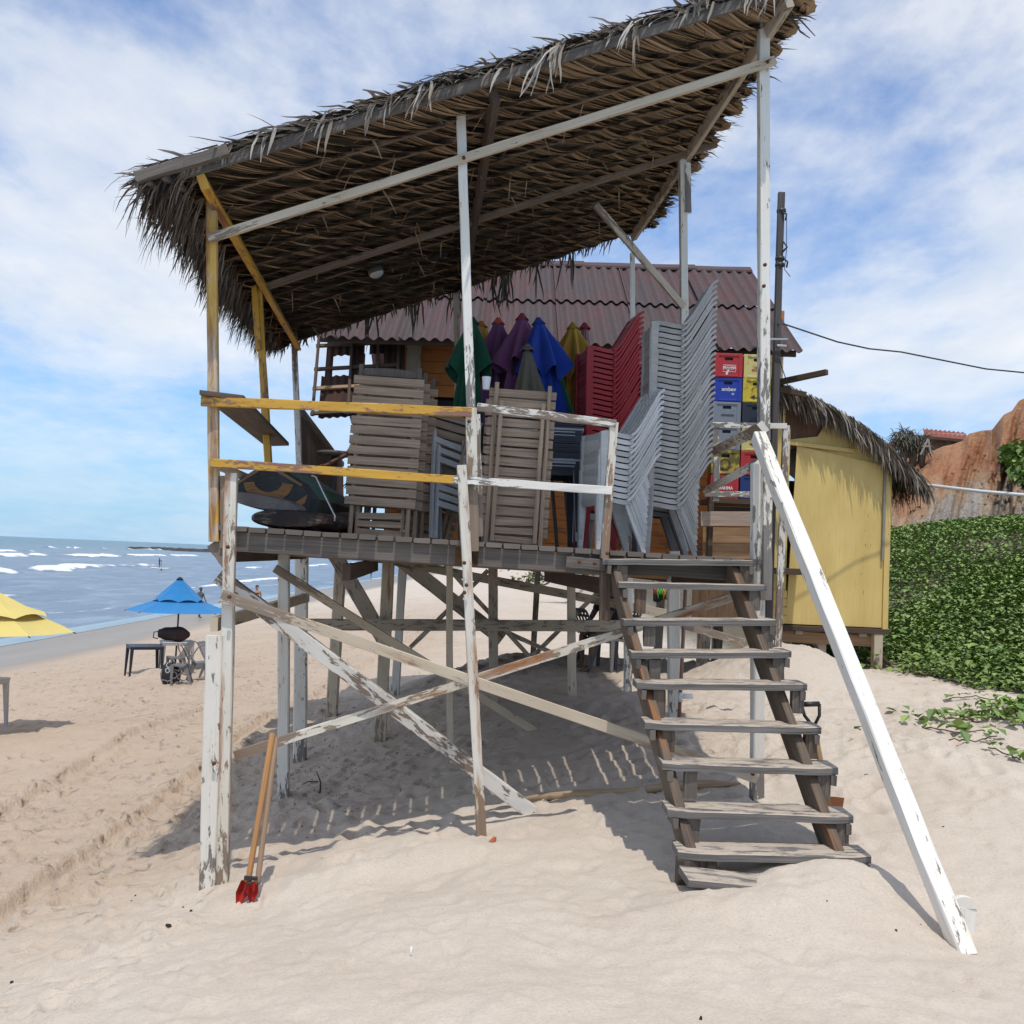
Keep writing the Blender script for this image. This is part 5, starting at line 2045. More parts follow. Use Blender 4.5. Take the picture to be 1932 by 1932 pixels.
# roof: two courses of sheets, upper lapped over lower, plus ridge cap
EL, ER = P(600, 635, 13.0), P(1507, 664, 13.0)
RL_, RR_ = P(700, 506, 16.0), P(1389, 516, 16.0)
ex_ = (ER - EL).normalized()
Wt = (ER - EL).length
up_ = (RR_ - ER)
up_ = up_ - ex_ * up_.dot(ex_)
Lt = up_.length
up_.normalize()
brf = bpy.data.objects.new('roof', None)
COL.objects.link(brf)
brf.parent = bar_
brf.location = EL.lerp(ER, .5) - wloc(bar_)
nrm = ex_.cross(up_).normalized()
ns = 6
for course, (l0, l1) in enumerate(((0, Lt * .52), (Lt * .48, Lt))):
    mb = MB()
    for k in range(ns):
        w0 = Wt * k / ns + (.0 if course == 0 else .0)
        corr_sheet(mb, EL + ex_ * w0 + up_ * l0 + nrm * (.012 * (k % 2) + (.035 if course else 0)), ex_, up_, Wt / ns + .05, l1 - l0)
    mb.build('roof_sheets', m_roofred, brf)
mb = MB()
for k in range(7):
    a = EL + up_ * (Lt + .01) + ex_ * (Wt * k / 7) + nrm * .05
    b_ = EL + up_ * (Lt + .01) + ex_ * (Wt * (k + 1) / 7 + .05) + nrm * (.055 + .01 * (k % 2))
    mb.bar(a, b_, .22, .05, up=nrm, seg=2, jit=.004, ch=.02)
mb.build('ridge_cap', m_roofred, brf)
mb = MB()
back = Vector((up_.x, up_.y, -up_.z * .9))
corr_sheet(mb, EL + up_ * Lt, ex_, back, Wt, Lt * .95)
mb.build('roof_sheets', m_roofred, brf)
for k in range(4):
    MB().bar(EL + up_ * (.12 + Lt * .32 * k) - nrm * .07, ER + up_ * (.12 + Lt * .32 * k) - nrm * .07, .05, .08, seg=6).build('purlin', MT['dark_wood'], brf)
# walls
FZ = EYE + .05


def PZ(px, Y, z):
    p = P(px, 1000, Y)
    return Vector((p.x, p.y, z))


ez = lambda px, Y, up2=.0: P(px, 650, Y).z + up2
mb = MB()
xa, xb_ = P(742, 660, 14.0).x, P(1478, 660, 14.0).x
zt = EL.z + .25
for k in range(18):   # horizontal boards
    z0 = FZ + (zt - FZ) * k / 18
    z1 = FZ + (zt - FZ) * (k + 1) / 18 - .006
    if .9 < z0 - FZ < 2.0:
        segs = ((xa, P(822, 700, 14.0).x), (P(905, 700, 14.0).x, xb_))
    else:
        segs = ((xa, xb_),)
    for (p, q) in segs:
        mb.bar((p, 14.0 + .004 * (k % 2), (z0 + z1) / 2), (q, 14.0 + .004 * (k % 2), (z0 + z1) / 2), .03, z1 - z0, seg=4, jit=.001)
mb.build('front_wall', MT['orange'], bar_)
mb = MB()
mb.box(((P(822, 700, 14.0).x + P(905, 700, 14.0).x) / 2, 14.5, FZ + 1.45), (.9, .9, 1.3))
mb.build('window_shade_block', m_flat('window_shade_black', (.008, .008, .009)), bar_)  # near-black block behind the gap, painted in place of the room's shade
for (px, wpx) in ((766, .19), (1180, .1), (1460, .1)):
    MB().bar(PZ(px, 13.92, FZ), PZ(px, 13.92, zt), wpx, .06, up=(0, -1, 0), seg=4).build('wall_post', MT['beige_dull'], bar_)
mb = MB()
mb.bar(PZ(560, 14.6, FZ - .08), PZ(1480, 14.6, FZ - .08), 3.4, .08, seg=4)
mb.build('floor', MT['dark_wood'], bar_)
for x in (xa, xb_):
    MB().bar((x, 15.8, FZ), (x, 15.8, zt + .6), 3.4, .05, up=(1, 0, 0), seg=2).build('side_wall', MT['orange'], bar_)
MB().bar(((xa + xb_) / 2, 17.4, FZ), ((xa + xb_) / 2, 17.4, zt + .4), xb_ - xa, .05, up=(0, 1, 0), seg=2).build('back_wall', MT['orange'], bar_)
for (px, yb, Y, w_) in ((625, 1350, 13.8, .14), (745, 1312, 14.5, .11), (1005, 1234, 15.5, .085), (1324, 1256, 13.4, .15), (1240, 1235, 15.0, .11), (1350, 1250, 15.5, .14), (1420, 1250, 16.2, .14)):
    b_ = P(px, yb, Y)
    MB().bar((b_.x, Y, b_.z - .3), (b_.x + .03, Y, FZ - .05), w_, w_, up=(0, -1, 0), seg=6, jit=.003).build('stilt', MT['beige' if px < 700 else ('white' if px < 760 else 'beige_dull')], bar_)
# skirting under the counter, brown boards
mb = MB()
for k in range(6):
    px = 1310 + k * 16
    mb.bar(PZ(px + 8, 13.2, P(px, 1170, 13.2).z), PZ(px + 8, 13.2, FZ), .105, .02, up=(0, -1, 0), seg=3)
mb.build('skirting', MT['raw_wood'], bar_)
mb = MB()
for k in range(4):
    y0 = 995 + k * 15
    mb.bar(P(1326, y0 + 7, 12.55), P(1445, y0 + 8, 12.55), .02, .092, seg=3)
mb.build('counter_front', MT['raw_wood'], bar_)
o = MB().bar(P(1322, 979, 12.3), P(1445, 979, 12.3), .04, .17, seg=4).build('counter_board', m_wood('pale_board', (.40, .31, .25), .55, 1.2), bar_)
ct = P(1371, 941, 12.6).z
mb = MB()
mb.bar(PZ(1328, 12.78, ct - .035), PZ(1478, 12.78, ct - .035), .62, .06, seg=4)
mb.bar(PZ(1340, 12.5, FZ - .2), PZ(1340, 12.5, ct - .06), .06, .06, up=(0, -1, 0), seg=2)
mb.bar(PZ(1452, 12.5, FZ - .2), PZ(1452, 12.5, ct - .06), .06, .06, up=(0, -1, 0), seg=2)
mb.bar(PZ(1334, 12.62, ct - .15), PZ(1450, 12.62, ct - .15), .03, .11, seg=3)
mb.build('counter', MT['dark_wood'], bar_)
for (a, b2, w_) in (((1340, 802), (1484, 804), .07), ((1330, 932), (1440, 933), .07)):
    MB().bar(P(a[0], a[1], 12.0), P(b2[0], b2[1], 12.0), .04, w_ * .9, seg=5).build('rail', MT['white'], bar_)
for (a, b2) in (((1350, 800), (1349, 858)), ((1352, 862), (1350, 945)), ((1483, 803), (1467, 1226))):
    MB().bar(P(b2[0], b2[1], 12.02), P(a[0], a[1], 12.02), .075, .06, up=(0, -1, 0), seg=5).build('rail_post', MT['white_worn' if a[0] > 1400 else 'white'], bar_)
# tilted awning of rusty sheets at the seaward end, battens on the inside
aw = bpy.data.objects.new('awning', None)
COL.objects.link(aw)
aw.parent = bar_
A1, A2, A3, A4 = P(585, 640, 13.7), P(742, 640, 13.7), P(738, 782, 12.95), P(586, 790, 12.95)
aw.location = A1 - wloc(bar_)
ex2 = (A3 - A4).normalized()
ey2 = (A1 - A4)
ey2 = (ey2 - ex2 * ey2.dot(ex2))
L2 = ey2.length
ey2.normalize()
W2 = (A3 - A4).length + .1
mb = MB()


def torn(x, y):
    return (abs(y - L2 * .66) < .07 and vnoise(np.array(x * 7), np.array(1.), 6) > .12) or (y < .1 + .15 * (vnoise(np.array(x * 3.), np.array(2.), 8) + .1) and .42 < x / W2 < .62) or \
        (x < .06 + .10 * (vnoise(np.array(y * 4.), np.array(4.), 9) + .3)) or (abs(x - W2 * .60) < .03 and y > L2 * .72)


for (xa2, wa2) in ((0, W2 * .5), (W2 * .5, W2 * .55)):
    corr_sheet(mb, A4 + ex2 * xa2, ex2, ey2, wa2, L2 * 1.02, pitch=.095, amp=.012, thick=.004, holes=(lambda x, y, q=xa2: torn(x + q, y)))
mb.build('sheets', m_rust, aw)
n2_ = ex2.cross(ey2).normalized()
if n2_.y > 0:
    n2_ = -n2_
for f in (.04, .34, .58, .88):
    MB().bar(A4 + ey2 * L2 * f + n2_ * .035, A4 + ex2 * W2 + ey2 * L2 * f + n2_ * .035, .03, .05, up=ey2, seg=4).build('batten', MT['raw_wood' if f == .34 else 'dark_wood'], aw)
for f in (.03, .43, .74, .98):
    MB().bar(A4 + ex2 * W2 * f + n2_ * .06, A4 + ex2 * W2 * f + ey2 * L2 * 1.0 + n2_ * .06, .035, .035, up=n2_, seg=4).build('batten', MT['dark_wood'], aw)
mb = MB()
mb.bar(P(540, 637, 12.3), P(640, 610, 13.0), .05, .07, seg=3)
mb.build('roof_brace', MT['grey_wood'], bar_)
# slatted parapet running back on the seaward side
mb = MB()
p0, p1, q0, q1 = P(568, 776, 11.8), P(646, 876, 17.2), P(572, 995, 11.8), P(650, 1000, 17.2)
for k in range(22):
    f = (k + .5) / 22
    t_, b_ = p0.lerp(p1, f), q0.lerp(q1, f)
    mb.bar((b_.x, b_.y, FZ - .05), (t_.x, t_.y, t_.z - .05), .02, .215 * (1 if k % 5 else .55), up=(0, 1, 0), seg=2)
mb.build('parapet_boards', MT['dark_wood'], bar_)
MB().bar(p0, p1, .06, .07, seg=4).build('parapet_rail', MT['grey_wood'], bar_)
# low round table on the bar's floor
tp = P(632, 852, 12.6)
rt = empty('round_table', (tp.x, tp.y, FZ), 'small round grey table by the bar parapet, mostly behind the loungers', 'table')
mb = MB()
mb.tube([(tp.x, tp.y, tp.z - .055), (tp.x, tp.y, tp.z - .01), (tp.x, tp.y, tp.z)], [.20, .22, .19], 20)
mb.build('tabletop', m_flat('table_grey', (.13, .115, .105)), rt)
MB().tube([(tp.x, tp.y, FZ), (tp.x, tp.y, tp.z - .05)], .04, 10).build('stem', m_flat('stem_grey', (.10, .09, .085)), rt)

# ================================================================== the yellow thatched kiosk
kz = P(1560, 1180, 13.9).z
kio = empty('yellow_kiosk', P(1570, 1262, 14.2), 'yellow plywood kiosk on short stilts with a drooping thatch roof', 'kiosk')
KL, KR, KY = P(1474, 1170, 13.9), P(1673, 1174, 13.9), 13.9
kx0, kx1 = KL.x, KR.x
ztl, ztr = P(1474, 738, KY).z, P(1672, 872, KY).z
mb = MB()
sill = P(1500, 838, KY).z
mb.prism([(kx0 + .06, KY, kz), (kx1 - .06, KY, kz), (kx1 - .06, KY, ztr - .05), (kx0 + .14, KY, sill - .02)], (0, 1, 0), .03)
mb.build('front_panel', MT['hut_yellow'], kio)
mb = MB()
mb.prism([(kx0 + .02, KY + .035, sill), (kx1 - .02, KY + .035, ztr - .08), (kx1 - .02, KY + .035, ztr), (kx0 + .62, KY + .035, P(1548, 775, KY).z), (kx0 + .42, KY + .035, sill + .12), (kx0 + .02, KY + .035, sill + .06)], (0, 1, 0), .03)
mb.build('gable_panel', MT['hut_yellow'], kio)
mb = MB()
mb.prism([(kx0 - .1, KY + .08, sill - .05), (kx0 + .62, KY + .08, sill - .05), (kx0 + .70, KY + .08, P(1556, 775, KY).z), (kx0 - .1, KY + .08, ztl)], (0, 1, 0), .03)
mb.build('gable_panel', m_wood('brown_ply', (.16, .085, .05)), kio)
MB().bar((kx0 + .03, KY - .02, sill + .01), (kx1 - .5, KY - .02, sill - .06), .03, .05, seg=4).build('trim', MT['hut_yellow'], kio)
MB().bar((kx1 - .03, KY - .012, kz - .02), (kx1 - .03, KY - .012, ztr), .075, .045, up=(0, -1, 0), seg=6).build('trim', MT['hut_yellow'], kio)
MB().bar((kx1 - .09, KY - .03, kz + .9), (kx1 - .085, KY - .03, ztr - .02), .03, .03, up=(0, -1, 0), seg=6).build('drain_pipe', m_flat('pipe_grey', (.25, .24, .23), .5), kio)
mb = MB()
for k in range(20):
    z = kz + (ztl - kz) * (k + .5) / 20
    mb.bar((kx0 - .05, KY - .02 + .004 * (k % 2), z), (kx0 - .05, KY + 3.6, z), .03, (ztl - kz) / 20 - .012, seg=4)
    mb.bar((kx1 + .01, KY + .06, min(z, 9)), (kx1 + .01, KY + 3.6, z), .03, (ztl - kz) / 20 - .01, seg=3) if z < ztr else None
mb.build('side_boards', MT['hut_yellow'], kio)
mb = MB()
for k in range(4):
    zz_ = kz + .06 + k * .11
    mb.bar((kx0 - .16, KY - .05, zz_), (kx0 + .05, KY - .05, zz_), .02, .10, seg=2)
mb.bar((kx0 - .06, KY - .03, kz), (kx0 - .06, KY - .03, sill + .2), .19, .03, up=(0, -1, 0), seg=5)
mb.build('corner_boards', MT['hut_yellow'], kio)
MB().bar(((kx0 + kx1) / 2, KY + 3.6, kz), ((kx0 + kx1) / 2, KY + 3.6, ztr), kx1 - kx0, .04, up=(0, 1, 0), seg=2).build('back_wall', MT['hut_yellow'], kio)
mb = MB()
mb.bar((kx0 - .1, KY + 1.8, kz - .05), (kx1 + .02, KY + 1.8, kz - .05), 3.7, .07, seg=3)
mb.build('floor', MT['dark_wood'], kio)
mb = MB()
mb.bar((kx0 - .05, KY + .10, kz - .17), (kx1 - .02, KY + .10, kz - .19), .05, .15, seg=5)
mb.build('floor_beam', MT['raw_wood'], kio)
for x in (.25, .7, 1.1):
    MB().bar((kx0 + x, KY + .02, kz - .1), (kx0 + x, KY + .6, kz - .1), .1, .07).build('floor_joist', MT['beige_dull'], kio)
for (px, Y, mt, w_) in ((1655, 13.92, 'beige', .12), (1548, 14.1, 'beige_dull', .13), (1500, 16.6, 'beige_dull', .12), (1640, 16.9, 'beige_dull', .12)):
    x = P(px, 1200, Y).x
    MB().bar((x, Y, gz(x, Y) - .3), (x, Y, kz - .06), w_, w_, up=(0, -1, 0), seg=4).build('stilt', MT[mt], kio)
mb = MB()
mb.bar(P(1628, 1205, 14.3), P(1684, 1266, 14.0), .05, .09, seg=4)
mb.build('prop', MT['dark_wood'], kio)
mb = MB()
a = P(1545, 1215, 14.0)
mb.tube([P(1517, 1212, 14.0), P(1532, 1213, 14.0), P(1541, 1222, 14.0), P(1543, 1258, 14.0)], .022, 8)
mb.build('waste_pipe', m_flat('dark_pipe', (.06, .05, .045), .5), kio)
# its roof
kroof = bpy.data.objects.new('roof', None)
COL.objects.link(kroof)
kroof.parent = kio
k0, k1 = P(1466, 724, 13.74), P(1742, 898, 13.74)
kroof.location = k0 - wloc(kio)
kd = (k1 - k0)
KLn = kd.length
kd.normalize()
kn = Vector((-kd.z, 0, kd.x))
if kn.z < 0:
    kn = -kn


def sagk(f):
    return kn * (.14 * math.sin(math.pi * min(1, f)) - .05 * f)


mb = MB()
mb.grid(lambda u, v: k0 + kd * KLn * u + sagk(u) + Vector((0, 4.4 * v, 0)) + kn * (.04 * float(fbm(np.array(u * 9), np.array(v * 14), 4, 2))), 24, 24, False)
mb.grid(lambda u, v: k0 + kd * KLn * (1 - u) + sagk(1 - u) + Vector((0, 4.4 * v, 0)) - kn * .09, 12, 12, False)
mb.build('thatch_mat', MT['leaf_dark'], kroof)
mb = MB()
for k in range(2900):
    u = random.uniform(-.02, 1.02)
    if k < 2100:
        y = random.uniform(-.04, .12)
        d = kd * random.uniform(.4, 1.0) - Vector((0, random.uniform(-.05, .28), random.uniform(.0, .7)))
        L = random.uniform(.18, .42)
        dr = 1.1
    else:
        y = random.uniform(0, 4.3)
        d = kd + kn * random.uniform(0, .25) + Vector((0, random.uniform(-.4, .4), 0))
        L = random.uniform(.2, .5)
        dr = .3
    leaf(mb, k0 + kd * KLn * u + sagk(u) + Vector((0, y, 0)) + kn * random.uniform(-.05, .05), d, L, random.uniform(.014, .028), dr, side=(0, 1, 0) if random.random() < .5 else None)
mb.build('thatch_edge', MT['leaf_grey'], kroof)
mb = MB()
for k in range(900):
    y = random.uniform(-.05, 4.3) * random.random() ** .5
    d = kd * random.uniform(.1, .9) - Vector((0, random.uniform(-.4, .4), random.uniform(.2, 1)))
    leaf(mb, k1 + sagk(1) - kd * random.uniform(-.02, .55) + Vector((0, y, 0)), d, random.uniform(.2, .5), random.uniform(.014, .028), 1.6, side=(0, 1, 0))
mb.build('thatch_fringe', MT['leaf_dark'], kroof)
for (a, b2) in (((1466, 722), (1560, 702)), ((1470, 735), (1520, 745))):
    MB().bar(P(a[0], a[1], 13.4), P(b2[0], b2[1], 12.9 if b2[0] > 1530 else 13.4), .07, .07, seg=3).build('roof_pole', MT['dark_wood'], kroof)

# ================================================================== pole, wires, pipe
pole = empty('utility_pole', P(1460, 1225, 12.35), 'slim dark utility pole rising behind the tall white post', 'utility pole')
m_pole = m_wood('pole_wood', (.085, .075, .072))
q0 = P(1456, 1000, 12.35)
MB().bar((q0.x, 12.35, gz(q0.x, 12.35) - .3), P(1474, 364, 12.35), .075, .075, up=(0, -1, 0), seg=8, jit=.003).build('shaft', m_pole, pole)
mb = MB()
for y in (398, 488, 500):
    c = P(1470 + (470 - y) * .03 + 2, y, 12.35)
    mb.tube([c + Vector((0, 0, -.02)), c + Vector((0, 0, .02))], .056, 10)
for (a, b2, c) in (((1476, 400), (1484, 404), (1482, 416)), ((1478, 456), (1485, 466), (1476, 476)), ((1479, 488), (1486, 494), (1484, 505))):
    mb.tube([P(*a, 12.3), P(*b2, 12.28), P(*c, 12.3)], .012, 6)
mb.build('clamps', m_flat('iron', (.03, .03, .03), .5), pole)
mb = MB()
for (a, b2) in (((1440, 640), (1486, 640)), ((1466, 652), (1484, 653))):
    mb.bar(P(*a, 12.25), P(*b2, 12.25), .02, .02, seg=1)
mb.build('bracket', m_flat('steel', (.45, .45, .46), .4, .6), pole)
mb = MB()
pts = [(1468, 611), (1478, 611), (1520, 625), (1580, 645), (1640, 658), (1700, 664), (1780, 680), (1860, 696), (1932, 703), (2060, 704), (2250, 690)]
mb.tube([P(a, b2, 12.3 + 1.2 * i / 10) for i, (a, b2) in enumerate(pts)], .010, 6)
one('power_cable', m_flat('cable_dark', (.05, .05, .055)), mb, 'dark power cable sagging off to the right from the pole', 'cable')
mb = MB()
mb.tube([P(1484, 408, 12.3), P(1484, 470, 12.32), P(1480, 508, 12.3), P(1491, 522, 12.28)], .005, 5)
mb.tube([P(1466, 650, 12.3), P(1474, 690, 12.4), P(1484, 718, 12.6)], .006, 5)
one('loose_wire', m_flat('wire_dark', (.04, .06, .05)), mb, 'thin loose wire dangling beside the utility pole', 'wire')
mb = MB()
mb.tube([P(1700, 912, 14.6), P(1765, 917, 14.2), P(1850, 927, 14.0), P(1932, 934, 13.8), P(2100, 944, 13.6)], .024, 10)
pp_ = one('water_pipe', m_flat('white_pvc', (.55, .56, .58), .4), mb, 'white plastic pipe running right from the kiosk eaves', 'pipe')

# ---- vertical pipe and tap under the deck
b0 = P(1281, 1352, 9.42)
tap = empty('standpipe', (b0.x, 9.42, gz(b0.x, 9.42)), 'brown standpipe with a white tap beside a stilt under the stair', 'tap')
MB().tube([(b0.x, 9.42, gz(b0.x, 9.42) - .1), (b0.x + .02, 9.42, P(1283, 1100, 9.42).z)], .017, 8).build('pipe', m_flat('pipe_brown', (.22, .12, .085), .5), tap)
c = P(1284, 1313, 9.38)
MB().tube([c, c + Vector((.05, 0, 0)), c + Vector((.11, 0, 0))], [.022, .024, .022], 10).tube([c + Vector((.0, 0, .03)), c + Vector((0, 0, -.05))], .024, 10).build('tap', m_flat('tap_white', (.70, .71, .73), .4), tap)
# ---- souvenir rack hanging under the deck
rk = P(1250, 1107, 12.1)
rack = empty('souvenir_rack', rk, 'dark cloth hung with bright bead bracelets under the deck', 'souvenir rack')
mb = MB()
mb.grid(lambda u, v: (rk.x + (u - .5) * .21, rk.y + .012 * math.sin(u * 9), rk.z + .01 - .175 * v - .02 * math.sin(u * 7) * v), 10, 4)
mb.build('cloth', m_cloth('black_cloth', (.015, .013, .013)), rack)
for k, cc_ in enumerate(((.55, .05, .02), (.10, .55, .05), (.06, .48, .08), (.5, .33, .04), (.35, .28, .18), (.42, .38, .32))):
    x = rk.x - .085 + .032 * k
    MB().tube([(x, rk.y - .03, rk.z - .01), (x + .012, rk.y - .035, rk.z - .07), (x + .002, rk.y - .03, rk.z - .05 - .075 * random.random() - .03), (x - .010, rk.y - .03, rk.z - .06), (x - .004, rk.y - .03, rk.z - .01)], .0065, 6).build('bracelet', m_flat('bead', cc_, .4), rack)
mb = MB()
mb.bar((rk.x - .13, rk.y, rk.z + .012), (rk.x + .13, rk.y, rk.z + .012), .02, .02, seg=1)
mb.bar((rk.x - .11, rk.y, rk.z + .02), (rk.x - .11, rk.y, deck_z(2.9) - .1), .012, .012, seg=1)
mb.bar((rk.x + .11, rk.y, rk.z + .02), (rk.x + .11, rk.y, deck_z(2.9) - .1), .012, .012, seg=1)
mb.build('hanger', MT['dark_wood'], rack)

# ================================================================== tools and litter on the sand
tip = GP(450, 1706)
dg = empty('post_hole_digger', tip, 'post hole digger with two wooden handles and red blades leaning on the corner stilt', 'digger')
yd = tip.y
hA, hB = P(470, 1652, yd + .02), P(487, 1656, yd + .02)
tA, tB = P(514, 1384, yd + .42), P(521, 1392, yd + .44)
m_hand = m_wood('ash_handle', (.40, .20, .075), .6, 1.2)
MB().tube([P(464, 1664, yd), hA, tA], [.017, .018, .018], 10).build('handle', m_hand, dg)
MB().tube([P(486, 1668, yd), hB, tB], [.016, .017, .017], 10).build('handle', m_wood('grey_handle', (.30, .20, .13), .6, 1.2), dg)
m_red = m_paint('digger_red', (.46, .022, .015), (.06, .045, .04), .22, 0)


def blade(a, b2, c, w0):
    mb = MB()
    a, b2, c = Vector(a), Vector(b2), Vector(c)
    N = 8
    rows = []
    for (p, w_) in ((a, w0 * .8), (b2, w0), (c, w0 * .25)):
        rows.append([p + Vector((w_ * (i / N - .5), .05 * math.cos(math.pi * (i / N - .5)) * w_ / w0, 0)) for i in range(N + 1)])
    vs = [p for r in rows for p in r]
    fs = [[r * (N + 1) + i, r * (N + 1) + i + 1, (r + 1) * (N + 1) + i + 1, (r + 1) * (N + 1) + i] for r in range(2) for i in range(N)]
    mb.add(vs, fs, [[(v[0], v[2]) for v in (vs[i] for i in f)] for f in fs], True)
    return mb


blade(P(465, 1662, yd), P(458, 1684, yd), P(448, 1709, yd), .085).build('blade', m_red, dg)
blade(P(478, 1666, yd - .03), P(476, 1684, yd - .03), P(474, 1703, yd - .02), .075).build('blade', m_red, dg)
MB().bar(P(461, 1656, yd - .03), P(486, 1658, yd - .03), .02, .022, seg=2).tube([P(472, 1664, yd - .05), P(472, 1668, yd - .05)], .014, 10).build('hinge', m_flat('black_iron', (.025, .022, .02), .5), dg)

sh = empty('shovel', GP(1567, 1535), 'shovel with a black D grip standing behind the stair', 'shovel')
ysh = GP(1567, 1535).y
g0, g1 = P(1538, 1384, ysh), P(1565, 1525, ysh)
MB().tube([g0, g1], .019, 10).build('shaft', m_wood('shovel_shaft', (.33, .20, .10), .6, 1.2), sh)
gl, gr, gm = P(1512, 1329, ysh), P(1546, 1328, ysh), P(1535, 1372, ysh)
MB().tube([gl, gr], .017, 8).tube([gl, P(1518, 1350, ysh), gm, g0], .011, 8).tube([gr, P(1546, 1350, ysh), gm], .011, 8).build('grip', m_plastic('black_grip', (.012, .012, .013), .1, .4), sh)
mb = MB()
mb.grid(lambda u, v: g1 + Vector(((u - .5) * (.19 - .06 * v), .03 * math.cos((u - .5) * 3), .07 - .22 * v)), 8, 4)
mb.build('blade', m_flat('rust_blade', (.22, .075, .03), .8), sh)

l0, l1 = GP(984, 1512), GP(1397, 1479)
mb = MB()
pts = [l0.lerp(l1, k / 8) + Vector((0, 0, .012 + .012 * math.sin(k * 1.3))) for k in range(9)]
mb.tube(pts, [.018, .030, .034, .036, .034, .034, .032, .028, .010], 10)
one('driftwood_log', m_wood('log_wood', (.42, .30, .19), .6, 1.2), mb, 'long pale stripped log lying on the sand under the stand', 'log')

wl, wr = GP(600, 1450), GP(690, 1432)
mb = MB()
a = GP(604, 1496)
b2 = P(597, 1455, a.y + .02)
mb.tube([a, a.lerp(b2, .5) + Vector((.02, 0, 0)), b2], [.008, .007, .004], 6)
mb.tube([a.lerp(b2, .5), a.lerp(b2, .5) + Vector((-.10, .05, -.01)), a.lerp(b2, .4) + Vector((-.16, .1, -.03))], [.006, .005, .003], 5)
one('twig', m_flat('twig_dark', (.05, .035, .025)), mb, 'forked dark twig standing in the shaded sand', 'twig')


def shard(px, py, size, mat, name, label, cat, h=.02, group=None):
    c = GP(px, py)
    mb = MB()
    n = random.randint(5, 7)
    ring = [(c.x + size * math.cos(6.283 * i / n) * random.uniform(.5, 1.1), c.y + size * .8 * math.sin(6.283 * i / n) * random.uniform(.5, 1.1), c.z - .006) for i in range(n)]
    top = [(c.x + (p[0] - c.x) * .7 + .3 * h, c.y + (p[1] - c.y) * .7, c.z + h * random.uniform(.5, 1.1)) for p in ring]
    mb.add(ring + top, [[i, (i + 1) % n, n + (i + 1) % n, n + i] for i in range(n)] + [list(range(n, 2 * n))], [[(0, 0)] * 4] * n + [[(0, 0)] * n])
    return one(name, mat, mb, label, cat, group)


shard(930, 1586, .032, m_flat('tile_red', (.42, .10, .045)), 'tile_shard', 'broken red tile on the sand beside the leaning white stilt', 'tile shard', .025)
m_weed = m_flat('weed_black', (.022, .018, .014), .9)
m_bark = m_flat('bark_bit', (.10, .065, .04), .9)
for (px, py, s_) in ((305, 1741, .04), (316, 1745, .025), (292, 1737, .02), (268, 1712, .012), (345, 1712, .012), (360, 1718, .012), (22, 1852, .014), (1322, 1920, .008), (255, 1690, .010), (248, 1700, .010)):
    shard(px, py, s_, m_weed, 'weed_scrap', 'scrap of black dried seaweed on the near sand', 'seaweed', .006, 'black weed scraps on the near sand')
for (px, py, s_) in ((1636, 1462, .03), (1712, 1424, .02), (1780, 1560, .012), (1560, 1700, .008), (1690, 1755, .008), (1735, 1745, .010), (970, 1842, .022)):
    shard(px, py, s_, m_bark, 'bark_scrap', 'small brown scrap of bark lying on bare sand', 'bark scrap', .005, 'bark scraps on the sand')
mb = MB()
c = GP(774, 1805)
mb.tube([c + Vector((0, 0, -.01)), c + Vector((.004, 0, .045))], [.004, .006], 6)
one('plastic_straw', m_flat('white_bit', (.75, .75, .74)), mb, 'stub of a white straw sticking out of the near sand', 'straw')
# weed line and dead leaves in the shade of the stand: countless crumbs
mb = MB()
for k in range(520):
    f = random.random()
    px, py = random.choice([(random.gauss(590, 60), random.gauss(1490, 40)), (random.gauss(720, 90), random.gauss(1395, 30)), (random.gauss(830, 80), random.gauss(1370, 25)), (random.gauss(640, 90), random.gauss(1440, 40))])
    if py > 1925:
        continue
    c = GP(px, py)
    a = random.uniform(0, 3.14)
    L = random.uniform(.008, .03)
    dv = Vector((math.cos(a) * L, math.sin(a) * L, random.uniform(-.002, .006)))
    mb.strip([c - dv + Vector((0, 0, .004)), c + Vector((0, 0, .010)), c + dv + Vector((0, 0, .004))], [.004, random.uniform(.006, .014), .003], dv.cross(Vector((0, 0, 1))))
crumbs = mb.build('weed_crumbs', m_weed, None, GP(600, 1490))
tag(crumbs, 'crumbs of dry weed scattered over the shaded sand', 'weed crumbs', kind='stuff')
# ================================================================== people
def skin_mesh(name, verts, edges, radii, mat, parent, sub=1):
    me = bpy.data.meshes.new(name)
    me.from_pydata(verts, edges, [])
    o = bpy.data.objects.new(name, me)
    COL.objects.link(o)
    md = o.modifiers.new('skin', 'SKIN')
    md.use_smooth_shade = True
    sd = o.modifiers.new('sub', 'SUBSURF')
    sd.levels = sd.render_levels = sub
    for i, r in enumerate(radii):
        v = me.skin_vertices[0].data[i]
        v.radius = r if isinstance(r, tuple) else (r, r)
        v.use_root = (i == 0)
    dg_ = bpy.context.evaluated_depsgraph_get()
    m2 = bpy.data.meshes.new_from_object(o.evaluated_get(dg_))
    bpy.data.objects.remove(o)
    m2.materials.clear()
    m2.materials.append(mat)
    m2.polygons.foreach_set('use_smooth', [True] * len(m2.polygons))
    ob = bpy.data.objects.new(name, m2)
    COL.objects.link(ob)
    ob.parent = parent
    return ob


